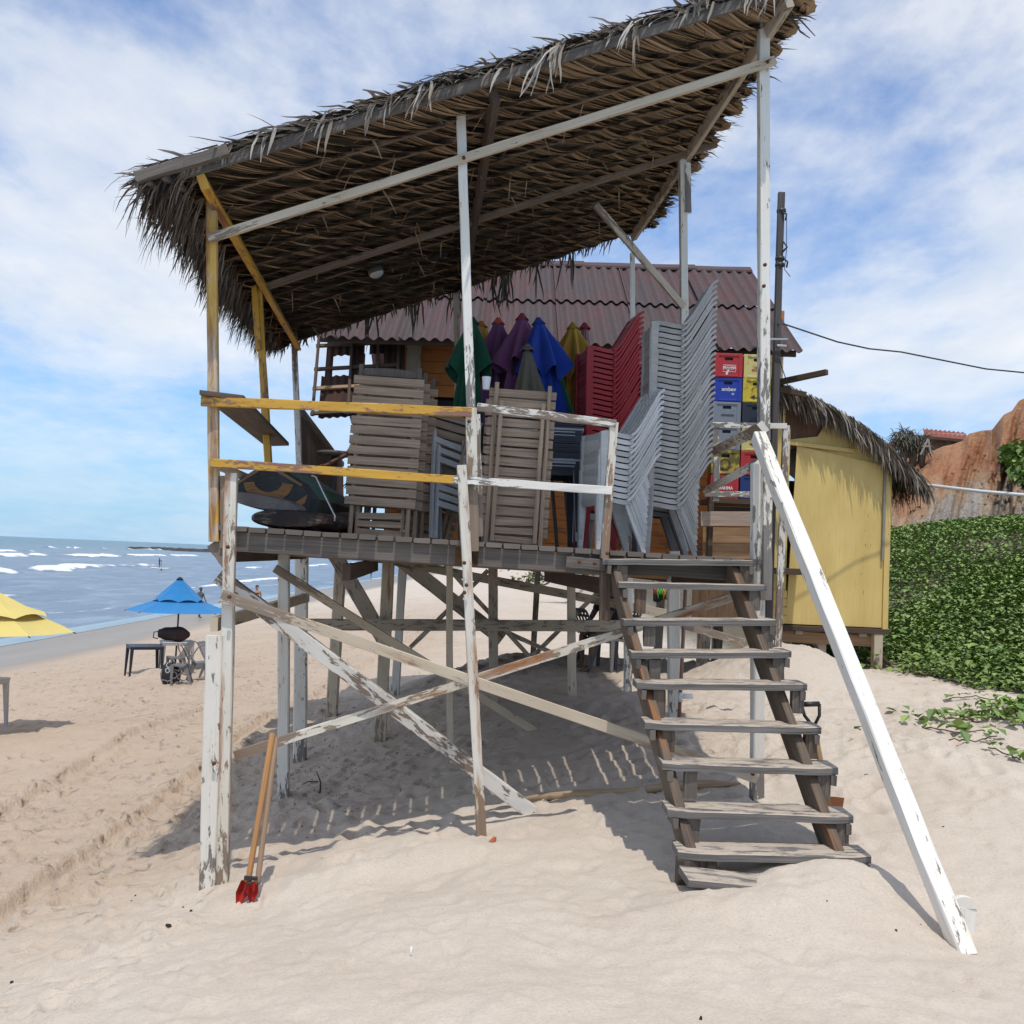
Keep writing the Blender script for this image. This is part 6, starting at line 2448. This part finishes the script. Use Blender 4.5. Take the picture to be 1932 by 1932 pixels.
def person(loc, yaw, H, label, pose, skin, hair, clothes, hat=None, long_hair=False):
    """figure facing -Y in its own space; pose gives joint positions for a 1.72 m body"""
    root = empty('person', loc, label, 'person')
    k = H / 1.72
    J = dict(pelvis=(0, 0, .95), spine=(0, .0, 1.12), chest=(0, -.005, 1.29), nb=(0, .01, 1.42), neck=(0, 0, 1.49), head0=(0, -.025, 1.555), head1=(0, -.015, 1.635), head2=(0, -.0, 1.69),
             nose=(0, -.105, 1.60), shL=(.165, 0, 1.395), shR=(-.165, 0, 1.395), elL=(.22, .02, 1.12), elR=(-.22, .02, 1.12), wrL=(.24, -.05, .88), wrR=(-.24, -.05, .88),
             hpL=(.085, 0, .90), hpR=(-.085, 0, .90), knL=(.10, -.02, .49), knR=(-.10, -.02, .49), anL=(.10, .03, .09), anR=(-.10, .03, .09))
    J.update(pose)
    V = lambda n: Vector(J[n])
    names = ['pelvis', 'spine', 'chest', 'nb', 'neck', 'head0', 'head1', 'head2', 'nose', 'shL', 'shR', 'elL', 'elR', 'wrL', 'wrR', 'hpL', 'hpR', 'knL', 'knR', 'anL', 'anR']
    rad = dict(pelvis=(.125, .10), spine=(.115, .085), chest=(.135, .095), nb=(.065, .06), neck=.05, head0=(.062, .068), head1=(.078, .09), head2=(.05, .06), nose=.014, shL=.055, shR=.055, elL=.038, elR=.038,
               wrL=.026, wrR=.026, hpL=.088, hpR=.088, knL=.054, knR=.054, anL=.036, anR=.036)
    vs = [V(n) * k for n in names]
    rs_ = [tuple(x * k for x in rad[n]) if isinstance(rad[n], tuple) else rad[n] * k for n in names]
    ix = {n: i for i, n in enumerate(names)}
    ed = [('pelvis', 'spine'), ('spine', 'chest'), ('chest', 'nb'), ('nb', 'neck'), ('neck', 'head0'), ('head0', 'head1'), ('head1', 'head2'), ('head1', 'nose'), ('chest', 'shL'), ('chest', 'shR'),
          ('shL', 'elL'), ('elL', 'wrL'), ('shR', 'elR'), ('elR', 'wrR'), ('pelvis', 'hpL'), ('pelvis', 'hpR'), ('hpL', 'knL'), ('knL', 'anL'), ('hpR', 'knR'), ('knR', 'anR')]
    es_ = [(ix[a], ix[b_]) for a, b_ in ed]

    def addv(p, r, frm):
        vs.append(p)
        rs_.append(r)
        es_.append((frm, len(vs) - 1))
        return len(vs) - 1
    for sd in 'LR':
        an = V('an' + sd) * k
        dr = Vector(pose.get('toe' + sd, (0, -1, -.18))).normalized()
        h = addv(an + Vector((0, 0, -.045 * k)) + dr * .03 * k, .034 * k, ix['an' + sd])
        addv(an + dr * .19 * k + Vector((0, 0, -.055 * k)), (.036 * k, .018 * k), h)
        w_, e_ = V('wr' + sd) * k, V('el' + sd) * k
        fd = (w_ - e_).normalized()
        pm = addv(w_ + fd * .06 * k, (.034 * k, .018 * k), ix['wr' + sd])
        ac = fd.cross(Vector((1, 0, 0)))
        ac = ac.normalized() if ac.length > .05 else Vector((0, 1, 0))
        for q, ln in ((-1.5, .062), (-.5, .078), (.5, .074), (1.5, .056)):
            a1 = addv(w_ + fd * (.075 + ln * .5) * k + ac * q * .019 * k, .0085 * k, pm)
            addv(w_ + fd * (.075 + ln) * k + ac * q * .021 * k + Vector((0, -.012 * k, 0)), .0075 * k, a1)
        addv(w_ + fd * .065 * k - ac * .05 * k, .009 * k, ix['wr' + sd])
    skin_mesh('body', vs, es_, rs_, m_flat('skin', skin, .55, var=.12), root)
    hc = V('head1') * k
    up_h = (V('head2') - V('head0')).normalized()
    mb = MB()
    fw = Vector((0, 1, 0))

    def hairf(u, v):
        th, ph = 6.283 * u, math.pi * .60 * v
        d = Vector((math.sin(ph) * math.cos(th) * .088, math.sin(ph) * math.sin(th) * .104 + .012 + (.03 if ph > 1.2 and math.sin(th) > 0 else 0), math.cos(ph) * .098))
        if ph > .9 and math.sin(th) < -.35:
            d.z = max(d.z, .045)
        return hc + d * k
    mb.grid(hairf, 16, 8)
    if long_hair:
        mb.tube([hc + Vector((0, .085, -.01)) * k, hc + Vector((0, .10, -.10)) * k, hc + Vector((0, .085, -.22)) * k], [.055 * k, .06 * k, .03 * k], 8)
    mb.build('hair', m_flat('hair', hair, .6), root).location = (0, 0, 0)
    root.children[-1].data.transform(Matrix.Translation(wloc(root)))
    if hat:
        mb = MB()
        mb.grid(lambda u, v: hc + Vector((math.cos(6.283 * u) * .105 * math.sin(1.45 * v + .02), math.sin(6.283 * u) * .118 * math.sin(1.45 * v + .02) + .005, .035 + .10 * math.cos(1.45 * v))) * k, 16, 6)
        mb.prism([hc + Vector((x, y, .045)) * k for (x, y) in ((-.085, -.07), (-.07, -.15), (-.03, -.185), (.03, -.185), (.07, -.15), (.085, -.07))], (0, 0, 1), .01 * k)
        o_ = mb.build('cap', m_cloth('hat', hat), root)
        o_.data.transform(Matrix.Translation(wloc(root)))
    for sg in (-1, 1):
        mb = MB()
        c_ = hc + Vector((sg * .032, -.088, -.008)) * k
        mb.grid(lambda u, v: c_ + Vector((math.cos(6.283 * u) * math.sin(3.1416 * v), math.sin(6.283 * u) * math.sin(3.1416 * v), math.cos(3.1416 * v))) * .011 * k, 8, 6)
        mb.build('eye', m_flat('eye_dark', (.02, .015, .012), .3), root).data.transform(Matrix.Translation(wloc(root)))
    for nm, cc_, chain in clothes:
        m_ = m_cloth('garment', cc_, .2)
        vv, rr, ee = [], [], []
        idx_ = {}
        for (a, b_, f0, f1, r0, r1) in chain:
            for (f, r, key) in ((f0, r0, (a, b_, f0)), (f1, r1, (a, b_, f1))):
                kk = (a if f == 0 else (b_ if f == 1 else None)) or key
                if kk not in idx_:
                    idx_[kk] = len(vv)
                    vv.append(V(a).lerp(V(b_), f) * k)
                    rr.append(tuple(x * k for x in r) if isinstance(r, tuple) else r * k)
            ka = (a if f0 == 0 else (b_ if f0 == 1 else None)) or (a, b_, f0)
            kb = (a if f1 == 0 else (b_ if f1 == 1 else None)) or (a, b_, f1)
            ee.append((idx_[ka], idx_[kb]))
        skin_mesh(nm, vv, ee, rr, m_, root)
    root.rotation_euler = (0, 0, yaw)
    return root


SHORTS = lambda c: ('shorts', c, [('pelvis', 'spine', 0, .25, (.142, .116), (.135, .108)), ('pelvis', 'hpL', 0, 1, .13, .105), ('pelvis', 'hpR', 0, 1, .13, .105), ('hpL', 'knL', 0, .62, .105, .088), ('hpR', 'knR', 0, .62, .105, .088)])
BRIEF = lambda c: ('swim_bottom', c, [('pelvis', 'spine', 0, .12, (.136, .112), (.13, .105)), ('pelvis', 'hpL', 0, 1, .12, .096), ('pelvis', 'hpR', 0, 1, .12, .096)])
BRA = lambda c: ('swim_top', c, [('spine', 'chest', .75, 1, (.134, .10), (.146, .112)), ('chest', 'nb', 0, .25, (.146, .112), (.12, .095))])
SHIRT = lambda c: ('shirt', c, [('pelvis', 'spine', .2, 1, (.138, .108), (.13, .10)), ('spine', 'chest', 0, 1, (.13, .10), (.15, .108)), ('chest', 'nb', 0, 1, (.15, .108), (.078, .072)), ('chest', 'shL', 0, 1, .11, .072),
                                ('chest', 'shR', 0, 1, .11, .072), ('shL', 'elL', 0, .6, .072, .058), ('shR', 'elR', 0, .6, .072, .058)])
TAN, BROWN, PALE = (.36, .20, .125), (.16, .085, .05), (.46, .29, .20)
WALK = dict(knL=(.10, -.14, .50), anL=(.10, -.16, .09), knR=(-.10, .05, .50), anR=(-.10, .22, .14), elL=(.23, .10, 1.13), wrL=(.25, .12, .90), elR=(-.23, -.06, 1.13), wrR=(-.25, -.20, .93))
g = GP(482, 1167, 30, 120)
person(g, R(20), 1.66, 'woman in a dark bikini walking on the wet sand', WALK, TAN, (.05, .022, .012), [BRA((.02, .012, .015)), BRIEF((.02, .015, .03))], long_hair=True)
g = GP(422, 1167, 30, 120)
person(g, R(-70), 1.70, 'walker in a white cap and dark trunks at the water edge', WALK, TAN, (.03, .02, .015), [SHORTS((.025, .02, .022))], hat=(.75, .76, .78))
g = GP(376, 1166, 30, 120)
person(g, R(160), 1.70, 'walker whose bare legs show below the blue parasol', WALK, BROWN, (.03, .02, .015), [SHORTS((.03, .03, .04)), SHIRT((.10, .10, .12))])
p = P(700, 1087, 190)
person(Vector((p.x, p.y, SEA - .12)), R(170), 1.75, 'lone bather wading far out along the shoreline', dict(WALK), BROWN, (.03, .02, .015), [SHORTS((.05, .02, .02))])
# paddle boarder
p = P(300, 1073, 172)
sb = empty('paddle_board', Vector((p.x, p.y, SEA + .32)), 'white stand-up board with its rider in the surf', 'paddle board')
mb = MB()
mb.grid(lambda u, v: (p.x + .2 + 3.0 * (v - .5), p.y + .40 * math.sin(math.pi * min(.99, max(.01, v))) ** .5 * math.cos(6.283 * u), SEA + .36 + .09 * math.sin(6.283 * u) + .35 * abs(v - .5) ** 3), 16, 14)
mb.build('hull', m_flat('board_white', (.78, .78, .76), .4), sb)
person(Vector((p.x, p.y, SEA + .44)), R(80), 1.62, 'rider in dark blue standing on the white board with a paddle',
       dict(elR=(-.22, -.18, 1.22), wrR=(-.06, -.38, 1.18), elL=(.24, -.10, 1.14), wrL=(.06, -.36, 1.02), knL=(.12, -.10, .50), knR=(-.12, -.10, .50)), BROWN, (.02, .015, .012), [SHORTS((.02, .025, .06)), SHIRT((.025, .03, .06))])
mb = MB()
mb.tube([(p.x + .42, p.y - .1, SEA + .1), (p.x + .34, p.y - .08, SEA + 1.75)], .02, 6)
mb.bar((p.x + .44, p.y - .1, SEA - .1), (p.x + .42, p.y - .1, SEA + .35), .03, .20, up=(1, 0, 0), seg=2)
one('paddle', m_flat('paddle_dark', (.04, .035, .03)), mb, 'paddle held by the rider on the board', 'paddle')
# man in the cap up on the bar's floor, behind the loungers
p = P(676, 812, 12.7)
person(Vector((p.x, p.y, FZ)), R(-75), 1.66, 'man in a pale grey cap standing behind the upright loungers',
       dict(elL=(.22, -.12, 1.16), wrL=(.20, -.34, 1.02)), BROWN, (.02, .015, .012), [SHORTS((.05, .05, .06)), SHIRT((.10, .09, .085))], hat=(.32, .31, .30))
# person seated in the shade under the deck
g = GP(1150, 1262, 10, 40)
sc_ = make_chair(M_GREY, 'grey plastic chair with a seated person in the shade under the deck')
sc_.location = (g.x + .10, g.y + .1, g.z - .02)
sc_.rotation_euler = (0, 0, R(30))
SIT = dict(pelvis=(0, .0, .50), spine=(0, -.02, .68), chest=(0, -.10, .84), nb=(0, -.17, .94), neck=(0, -.21, .99), head0=(0, -.27, 1.03), head1=(0, -.30, 1.10), head2=(0, -.30, 1.16), nose=(0, -.39, 1.06),
           shL=(.165, -.14, .93), shR=(-.165, -.14, .93), elL=(.21, -.26, .68), elR=(-.21, -.26, .68), wrL=(.12, -.44, .58), wrR=(-.12, -.44, .58),
           hpL=(.09, -.02, .49), hpR=(-.09, -.02, .49), knL=(.14, -.44, .50), knR=(-.14, -.44, .50), anL=(.14, -.46, .09), anR=(-.14, -.42, .09))
person(Vector((g.x + .06, g.y + .08, g.z - .02)), R(-62), 1.66, 'person bent forward on a chair in the shade under the deck', SIT, (.13, .07, .045), (.012, .01, .01), [SHORTS((.05, .02, .02)), SHIRT((.012, .013, .022))])
g = GP(1066, 1262, 10, 40)
dc = make_chair(M_DARK, 'dark plastic chair with a navy jacket, in shade left of the seated person')
dc.location = (g.x + .35, g.y, g.z)
dc.rotation_euler = (0, 0, R(-150))
c = Vector((g.x + .62, g.y + .12, g.z))
mb = MB()
mb.grid(lambda u, v: (c.x + .20 * math.cos(6.283 * u) * (.5 + .5 * math.sin(3.14 * min(.97, v + .1))), c.y + .12 * math.sin(6.283 * u), c.z + .62 + .40 * v + .02 * math.sin(19 * u)), 16, 8)
one('jacket', m_cloth('navy_cloth', (.010, .012, .022)), mb, 'navy jacket bundled on the back of a dark chair in the shade', 'jacket')

# ================================================================== parasols and furniture on the beach
def open_parasol(c, r, zrim, zapex, ztier, rtier, mat, label, name='beach_parasol', n=8, rot=.2, polem=None):
    root = empty(name, (c.x, c.y, c.z), label, 'parasol')
    mb = MB()

    def ringp(rr, z, k, sag=0):
        a = rot + 2 * math.pi * k / n
        return Vector((c.x + rr * math.cos(a), c.y + rr * math.sin(a), z))
    S = 6

    def panel(mb, r0, z0, r1, z1, hem):
        for k in range(n):
            for i in range(S):
                for j in range(3):
                    def pt(f, g_):
                        rr, zz = r0 + (r1 - r0) * g_, z0 + (z1 - z0) * g_
                        q = ringp(rr, zz, k).lerp(ringp(rr, zz, k + 1), f)
                        q.z += -.05 * math.sin(math.pi * g_) * math.sin(math.pi * f) * .6 + hem * math.sin(math.pi * f) * g_ * g_
                        return q
                    mb.quad(pt(i / S, j / 3), pt((i + 1) / S, j / 3), pt((i + 1) / S, (j + 1) / 3), pt(i / S, (j + 1) / 3))
    zb = ztier + .035
    panel(mb, rtier * .8, zb, r, zrim, -.01)
    mb.build('canopy', mat, root)
    mb = MB()
    panel(mb, .05, zapex + .04, rtier, ztier, .055)
    mb.build('vent_flap', mat, root)
    mb = MB()
    mb.tube([(c.x, c.y, c.z - .3), (c.x + .02, c.y, zapex + .02)], .022, 8)
    mb.build('pole', polem or m_flat('pole_brown', (.10, .06, .045), .5), root)
    MB().tube([(c.x, c.y, zapex + .02), (c.x, c.y, zapex + .09)], [.09, .03], 10).build('cap', m_flat('cap_dark', (.03, .03, .04)), root)
    m_rib = m_flat('rib_dark', (.04, .03, .03))
    for k in range(n):
        hub = Vector((c.x, c.y, zapex - .10))
        md_ = ringp(rtier * .8, zb - .05, k)
        MB().tube([hub, md_, ringp(r * 1.012, zrim - .02, k)], .008, 5).build('rib', m_rib, root)
    return root


bb = GP(330, 1262)
zr, za, zt_ = P(330, 1152, bb.y).z, P(328, 1095, bb.y).z, P(330, 1136, bb.y).z
open_parasol(bb, 1.22, zr, za, zt_ + .03, .62, m_cloth('blue_canvas', (.012, .18, .44), .10), 'open bright blue beach parasol with a vented top', rot=.30)
yb = Vector((P(-40, 1300, 15.0).x, 15.0, 0))
yb.z = gz(yb.x, yb.y)
open_parasol(yb, 1.26, P(130, 1194, 15).z, P(-40, 1112, 15).z, P(70, 1167, 15).z + .02, .86, m_cloth('yellow_canvas', (.68, .55, .17), .08), 'open yellow beach parasol at the left edge of the beach', rot=.15)
g = GP(8, 1388)
yt = make_table(m_plastic('pale_table', (.50, .50, .49), .2), .70, .72)
tag(yt, 'pale plastic table under the yellow parasol, one leg in view', 'table')
yt.location = (g.x - .66, g.y + .36, g.z - .01)
g = GP(272, 1276)
dt = make_table(M_NAVY, .72, .74)
tag(dt, 'dark navy plastic table beside the blue parasol', 'table')
dt.location = (g.x - .02, g.y, gz(g.x, g.y) - .02)
dt.rotation_euler = (0, 0, R(28))
gt_ = Vector((g.x + .52, g.y + .62, 0))
lt = make_table(M_GREY, .70, .72)
tag(lt, 'light grey plastic table behind the navy one under the blue parasol', 'table')
lt.location = (gt_.x, gt_.y, gz(gt_.x, gt_.y))
lt.rotation_euler = (0, 0, R(24))
ztab = lt.location.z + .72
bg_ = empty('duffel_bag', (gt_.x - .05, gt_.y - .1, ztab), 'black and dark red duffel bag lying on the grey beach table', 'bag')
mb = MB()
cx_, cy_ = gt_.x - .05, gt_.y - .1
mb.grid(lambda u, v: (cx_ + .36 * (v - .5) * 2, cy_ + .15 * math.sin(math.pi * min(.98, max(.06, v))) ** .35 * math.cos(6.283 * u) * (1 + .08 * math.sin(13 * v)), ztab + .17 + .18 * math.sin(math.pi * min(.98, max(.06, v))) ** .4 * math.sin(6.283 * u) * (1 + .1 * math.sin(9 * v + 1))), 16, 14)
mb.build('body', m_board('bag_cloth', (.012, .010, .010), (.05, .012, .010), (.02, .015, .015), 4), bg_)
MB().tube([(cx_ - .36, cy_ - .05, ztab + .22), (cx_ - .46, cy_ - .05, ztab + .20), (cx_ - .47, cy_ - .05, ztab + .07), (cx_ - .36, cy_ - .05, ztab + .05)], .014, 6).build('strap', m_flat('strap_red', (.20, .08, .06)), bg_)


M_BCH = m_plastic('sun_grey_plastic', (.17, .17, .175), .25, .4, vary=.15)


def beach_chair(px, py, rz, label, mat=None):
    g_ = GP(px, py)
    c_ = make_chair(mat or M_BCH, label, 'chairs around the blue parasol')
    c_.location = (g_.x, g_.y, g_.z - .02)
    c_.rotation_euler = (0, 0, R(rz))
    return g_


beach_chair(338, 1272, 35, 'grey chair behind the blue parasol pole, facing the tables')
ch2 = beach_chair(346, 1290, 12, 'grey chair nearest the viewer with the backpack against it')
ch3 = beach_chair(368, 1284, 200, 'brownish chair with a patterned towel over its back')
beach_chair(396, 1278, 170, 'grey chair half hidden behind the white corner stilt')
# towel over the third chair
tw = MB()
m_, t, b = new_mat('towel')
uv = nd(t, 'ShaderNodeTexCoord').outputs['Object']
wv_ = nd(t, 'ShaderNodeTexWave')
wv_.wave_type = 'RINGS'
wv_.inputs['Scale'].default_value = 3.2
wv_.inputs['Distortion'].default_value = 6
wv_.inputs['Detail'].default_value = 2
lk(t, uv, wv_.inputs['Vector'])
c_ = mixc(t, ramp(t, wv_.outputs['Fac'], [(.16, 0.0), (.24, 1.0)]), (.035, .025, .025), mixc(t, noise(t, uv, 6), (.42, .32, .24), (.30, .20, .16)))
lk(t, c_, b.inputs['Base Color'])
a_ = R(200)


def chp(x, y, z):
    return Vector((ch3.x + x * math.cos(a_) - y * math.sin(a_), ch3.y + x * math.sin(a_) + y * math.cos(a_), ch3.z - .02 + z))


path = [(.165, .46), (.235, .62), (.30, .735), (.35, .80), (.385, .795), (.375, .70), (.315, .56), (.25, .40), (.225, .31)]
for lay in range(1):
    tw.grid(lambda u, v: chp(*(lambda i, f: (path[i][0] + (path[min(i + 1, 8)][0] - path[i][0]) * f + .012 * math.sin(u * 11), (u - .5) * .47, path[i][1] + (path[min(i + 1, 8)][1] - path[i][1]) * f))(min(7, int(v * 8)), v * 8 - min(7, int(v * 8)))), 12, 24)
one('towel', m_, tw, 'beige and black patterned beach towel draped over a chair back', 'towel')
# backpack
g = GP(321, 1291)
bp = empty('backpack', g, 'black backpack with pale floral print on the sand by the chair', 'backpack')
m_, t, b = new_mat('floral')
uv = nd(t, 'ShaderNodeTexCoord').outputs['Object']
vr = nd(t, 'ShaderNodeTexVoronoi')
vr.inputs['Scale'].default_value = 9
lk(t, uv, vr.inputs['Vector'])
lk(t, mixc(t, ramp(t, vr.outputs['Distance'], [(.40, 0.0), (.46, 1.0), (.56, 1.0), (.62, 0.0)]), (.014, .014, .02), (.38, .37, .35)), b.inputs['Base Color'])
mb = MB()
mb.grid(lambda u, v: (g.x + .21 * math.cos(6.283 * u) * math.sin(math.pi * (.14 + .80 * v)) ** .45, g.y + .14 * math.sin(6.283 * u) * math.sin(math.pi * (.14 + .80 * v)) ** .5, g.z - .02 + .46 * v + .015 * math.sin(12.6 * u)), 18, 10)
mb.build('body', m_, bp)
MB().tube([(g.x - .03, g.y, g.z + .43), (g.x, g.y, g.z + .49), (g.x + .04, g.y, g.z + .43)], .010, 6).build('strap', m_flat('strap_black', (.02, .02, .025)), bp)

# ================================================================== house and palms above the cliff
hz = P(1760, 850, 70)
house = empty('clifftop_house', Vector((hz.x, 72, hz.z)), 'low house with a red tile roof on top of the cliff', 'house')
m_tile = m_corr('red_tile', (.34, .085, .045), (.26, .065, .04), (.16, .06, .045))
mb = MB()
a, b_, c, d = P(1744, 823, 70), P(1830, 831, 70), P(1826, 820, 73), P(1741, 810, 74)
corr_sheet(mb, a, (b_ - a), (d - a), (b_ - a).length, (d - a).length * 1.1, pitch=.32, amp=.05)
mb.build('roof', m_tile, house)
m_hw = m_wood('house_wall', (.17, .135, .11), .5, 1.3)
for (x0, x1, mt) in ((1748, 1776, m_hw), (1776, 1782, MT['grey_wood']), (1790, 1826, m_hw)):
    q0, q1 = P(x0, 900, 70.6), P(x1, 900, 70.6)
    MB().bar(((q0.x + q1.x) / 2, 70.6, P(1760, 880, 70.6).z), ((q0.x + q1.x) / 2, 70.6, P(1780, 829, 70.6).z), q1.x - q0.x, .15, up=(0, -1, 0), seg=2).build('wall', mt, house)
q0, q1 = P(1750, 850, 72.5), P(1822, 850, 72.5)
MB().bar((q0.x, 72.8, q0.z), (q1.x, 72.8, q0.z), .12, 2.6, seg=3).build('wall', m_flat('pale_wall', (.45, .46, .48)), house)
MB().bar(P(1746, 825, 69.8), P(1830, 833, 69.8), .15, .2, seg=3).build('eave_beam', MT['dark_wood'], house)
lo = empty('clifftop_shed', P(1705, 858, 66), 'small shed with a red roof left of the clifftop palms', 'shed')
mb = MB()
a, b_, c = P(1672, 846, 66), P(1722, 845, 66), P(1676, 838, 68)
corr_sheet(mb, a, (b_ - a), (c - a), (b_ - a).length, 3.0, pitch=.32, amp=.05)
mb.build('roof', m_tile, lo)
q0, q1 = P(1682, 855, 66.4), P(1720, 855, 66.4)
MB().bar((q0.x, 66.4, q0.z - .6), (q0.x, 66.4, P(1690, 847, 66.4).z), .5, .2, up=(0, -1, 0), seg=2).bar((q1.x, 66.4, q0.z - .6), (q1.x, 66.4, P(1690, 847, 66.4).z), .5, .2, up=(0, -1, 0), seg=2).build('wall', m_hw, lo)
m_pl = m_leaf('windblown_frond', (.045, .045, .03), (.17, .155, .11), grey=(.26, .24, .20))
for (px, pyt, pyb, sd) in ((1704, 808, 858, 1), (1722, 812, 860, 2), (1738, 815, 858, 3)):
    tb_, tt_ = P(px, pyb, 64), P(px + (-2 if sd == 1 else 0), pyt + 12, 64)
    tr = empty('clifftop_palm', tb_, ('leftmost' if sd == 1 else 'middle' if sd == 2 else 'rightmost') + ' windblown palm by the clifftop house', 'palm', 'palms by the clifftop house')
    MB().tube([tb_ - Vector((0, 0, .8)), tb_.lerp(tt_, .5) + Vector((.08, 0, 0)), tt_], [.26, .20, .16], 8).build('trunk', m_flat('palm_trunk', (.12, .10, .08)), tr)
    mb = MB()
    for k in range(420):
        th, ph = random.uniform(0, 6.283), random.uniform(-.5, 1.2)
        d = Vector((math.cos(th) * math.cos(ph) - .25, math.sin(th) * math.cos(ph), math.sin(ph) + .1))
        leaf(mb, tt_ + Vector((random.gauss(0, .25), random.gauss(0, .25), random.uniform(-.9, .15))), d, random.uniform(.45, 1.0), .06, 1.3)
    mb.build('crown', m_pl, tr)
mb = MB()
for (a, b2) in (((1737, 858), (1751, 828)), ((1751, 828), (1756, 856)), ((1741, 842), (1754, 842))):
    mb.bar(P(*a, 62.5), P(*b2, 62.5), .10, .10, seg=2)
one('swing_frame', m_wood('bleached_wood', (.32, .29, .26)), mb, 'bare wooden A-frame standing before the clifftop house', 'frame')

# ================================================================== far down the beach
rp = GP(1128, 1073, 30, 200)
raft = empty('sailing_raft', rp, 'white fishing raft hauled up on the distant beach', 'raft')
mb = MB()
mb.grid(lambda u, v: (rp.x + 3.2 * (v - .5) * 2, rp.y + .9 * math.sin(math.pi * (.1 + .8 * v)) * math.cos(6.283 * u), rp.z + .45 + .32 * math.sin(6.283 * u) + .5 * abs(v - .45) ** 2), 12, 12)
mb.build('hull', m_flat('raft_white', (.60, .60, .60)), raft)
mb = MB()
mb.bar((rp.x - 2.4, rp.y - .95, rp.z + .35), (rp.x + 2.6, rp.y - .95, rp.z + .35), .04, .12, seg=3)
mb.build('stripe', m_flat('raft_orange', (.42, .16, .04)), raft)
sp_ = []
for (px, n_, wv) in ((1022, 260, 3.0), (1095, 420, 3.0), (1118, 320, 2.5), (1045, 180, 2.0)):
    c = P(px, 1062, 92)
    c.z = gz(c.x, 92)
    for k in range(n_):
        sp_.append((c.x + rng.normal(0, wv * .6), c.y + rng.normal(0, 1.5), c.z + abs(rng.normal(0, .5))))
scr = leaf_cloud('dune_scrub', np.array(sp_), .34, .7, None, m_leaf('scrub_leaf', (.04, .05, .02), (.15, .17, .07)))
tag(scr, 'far low scrub along the back of the distant beach', 'scrub', kind='stuff')
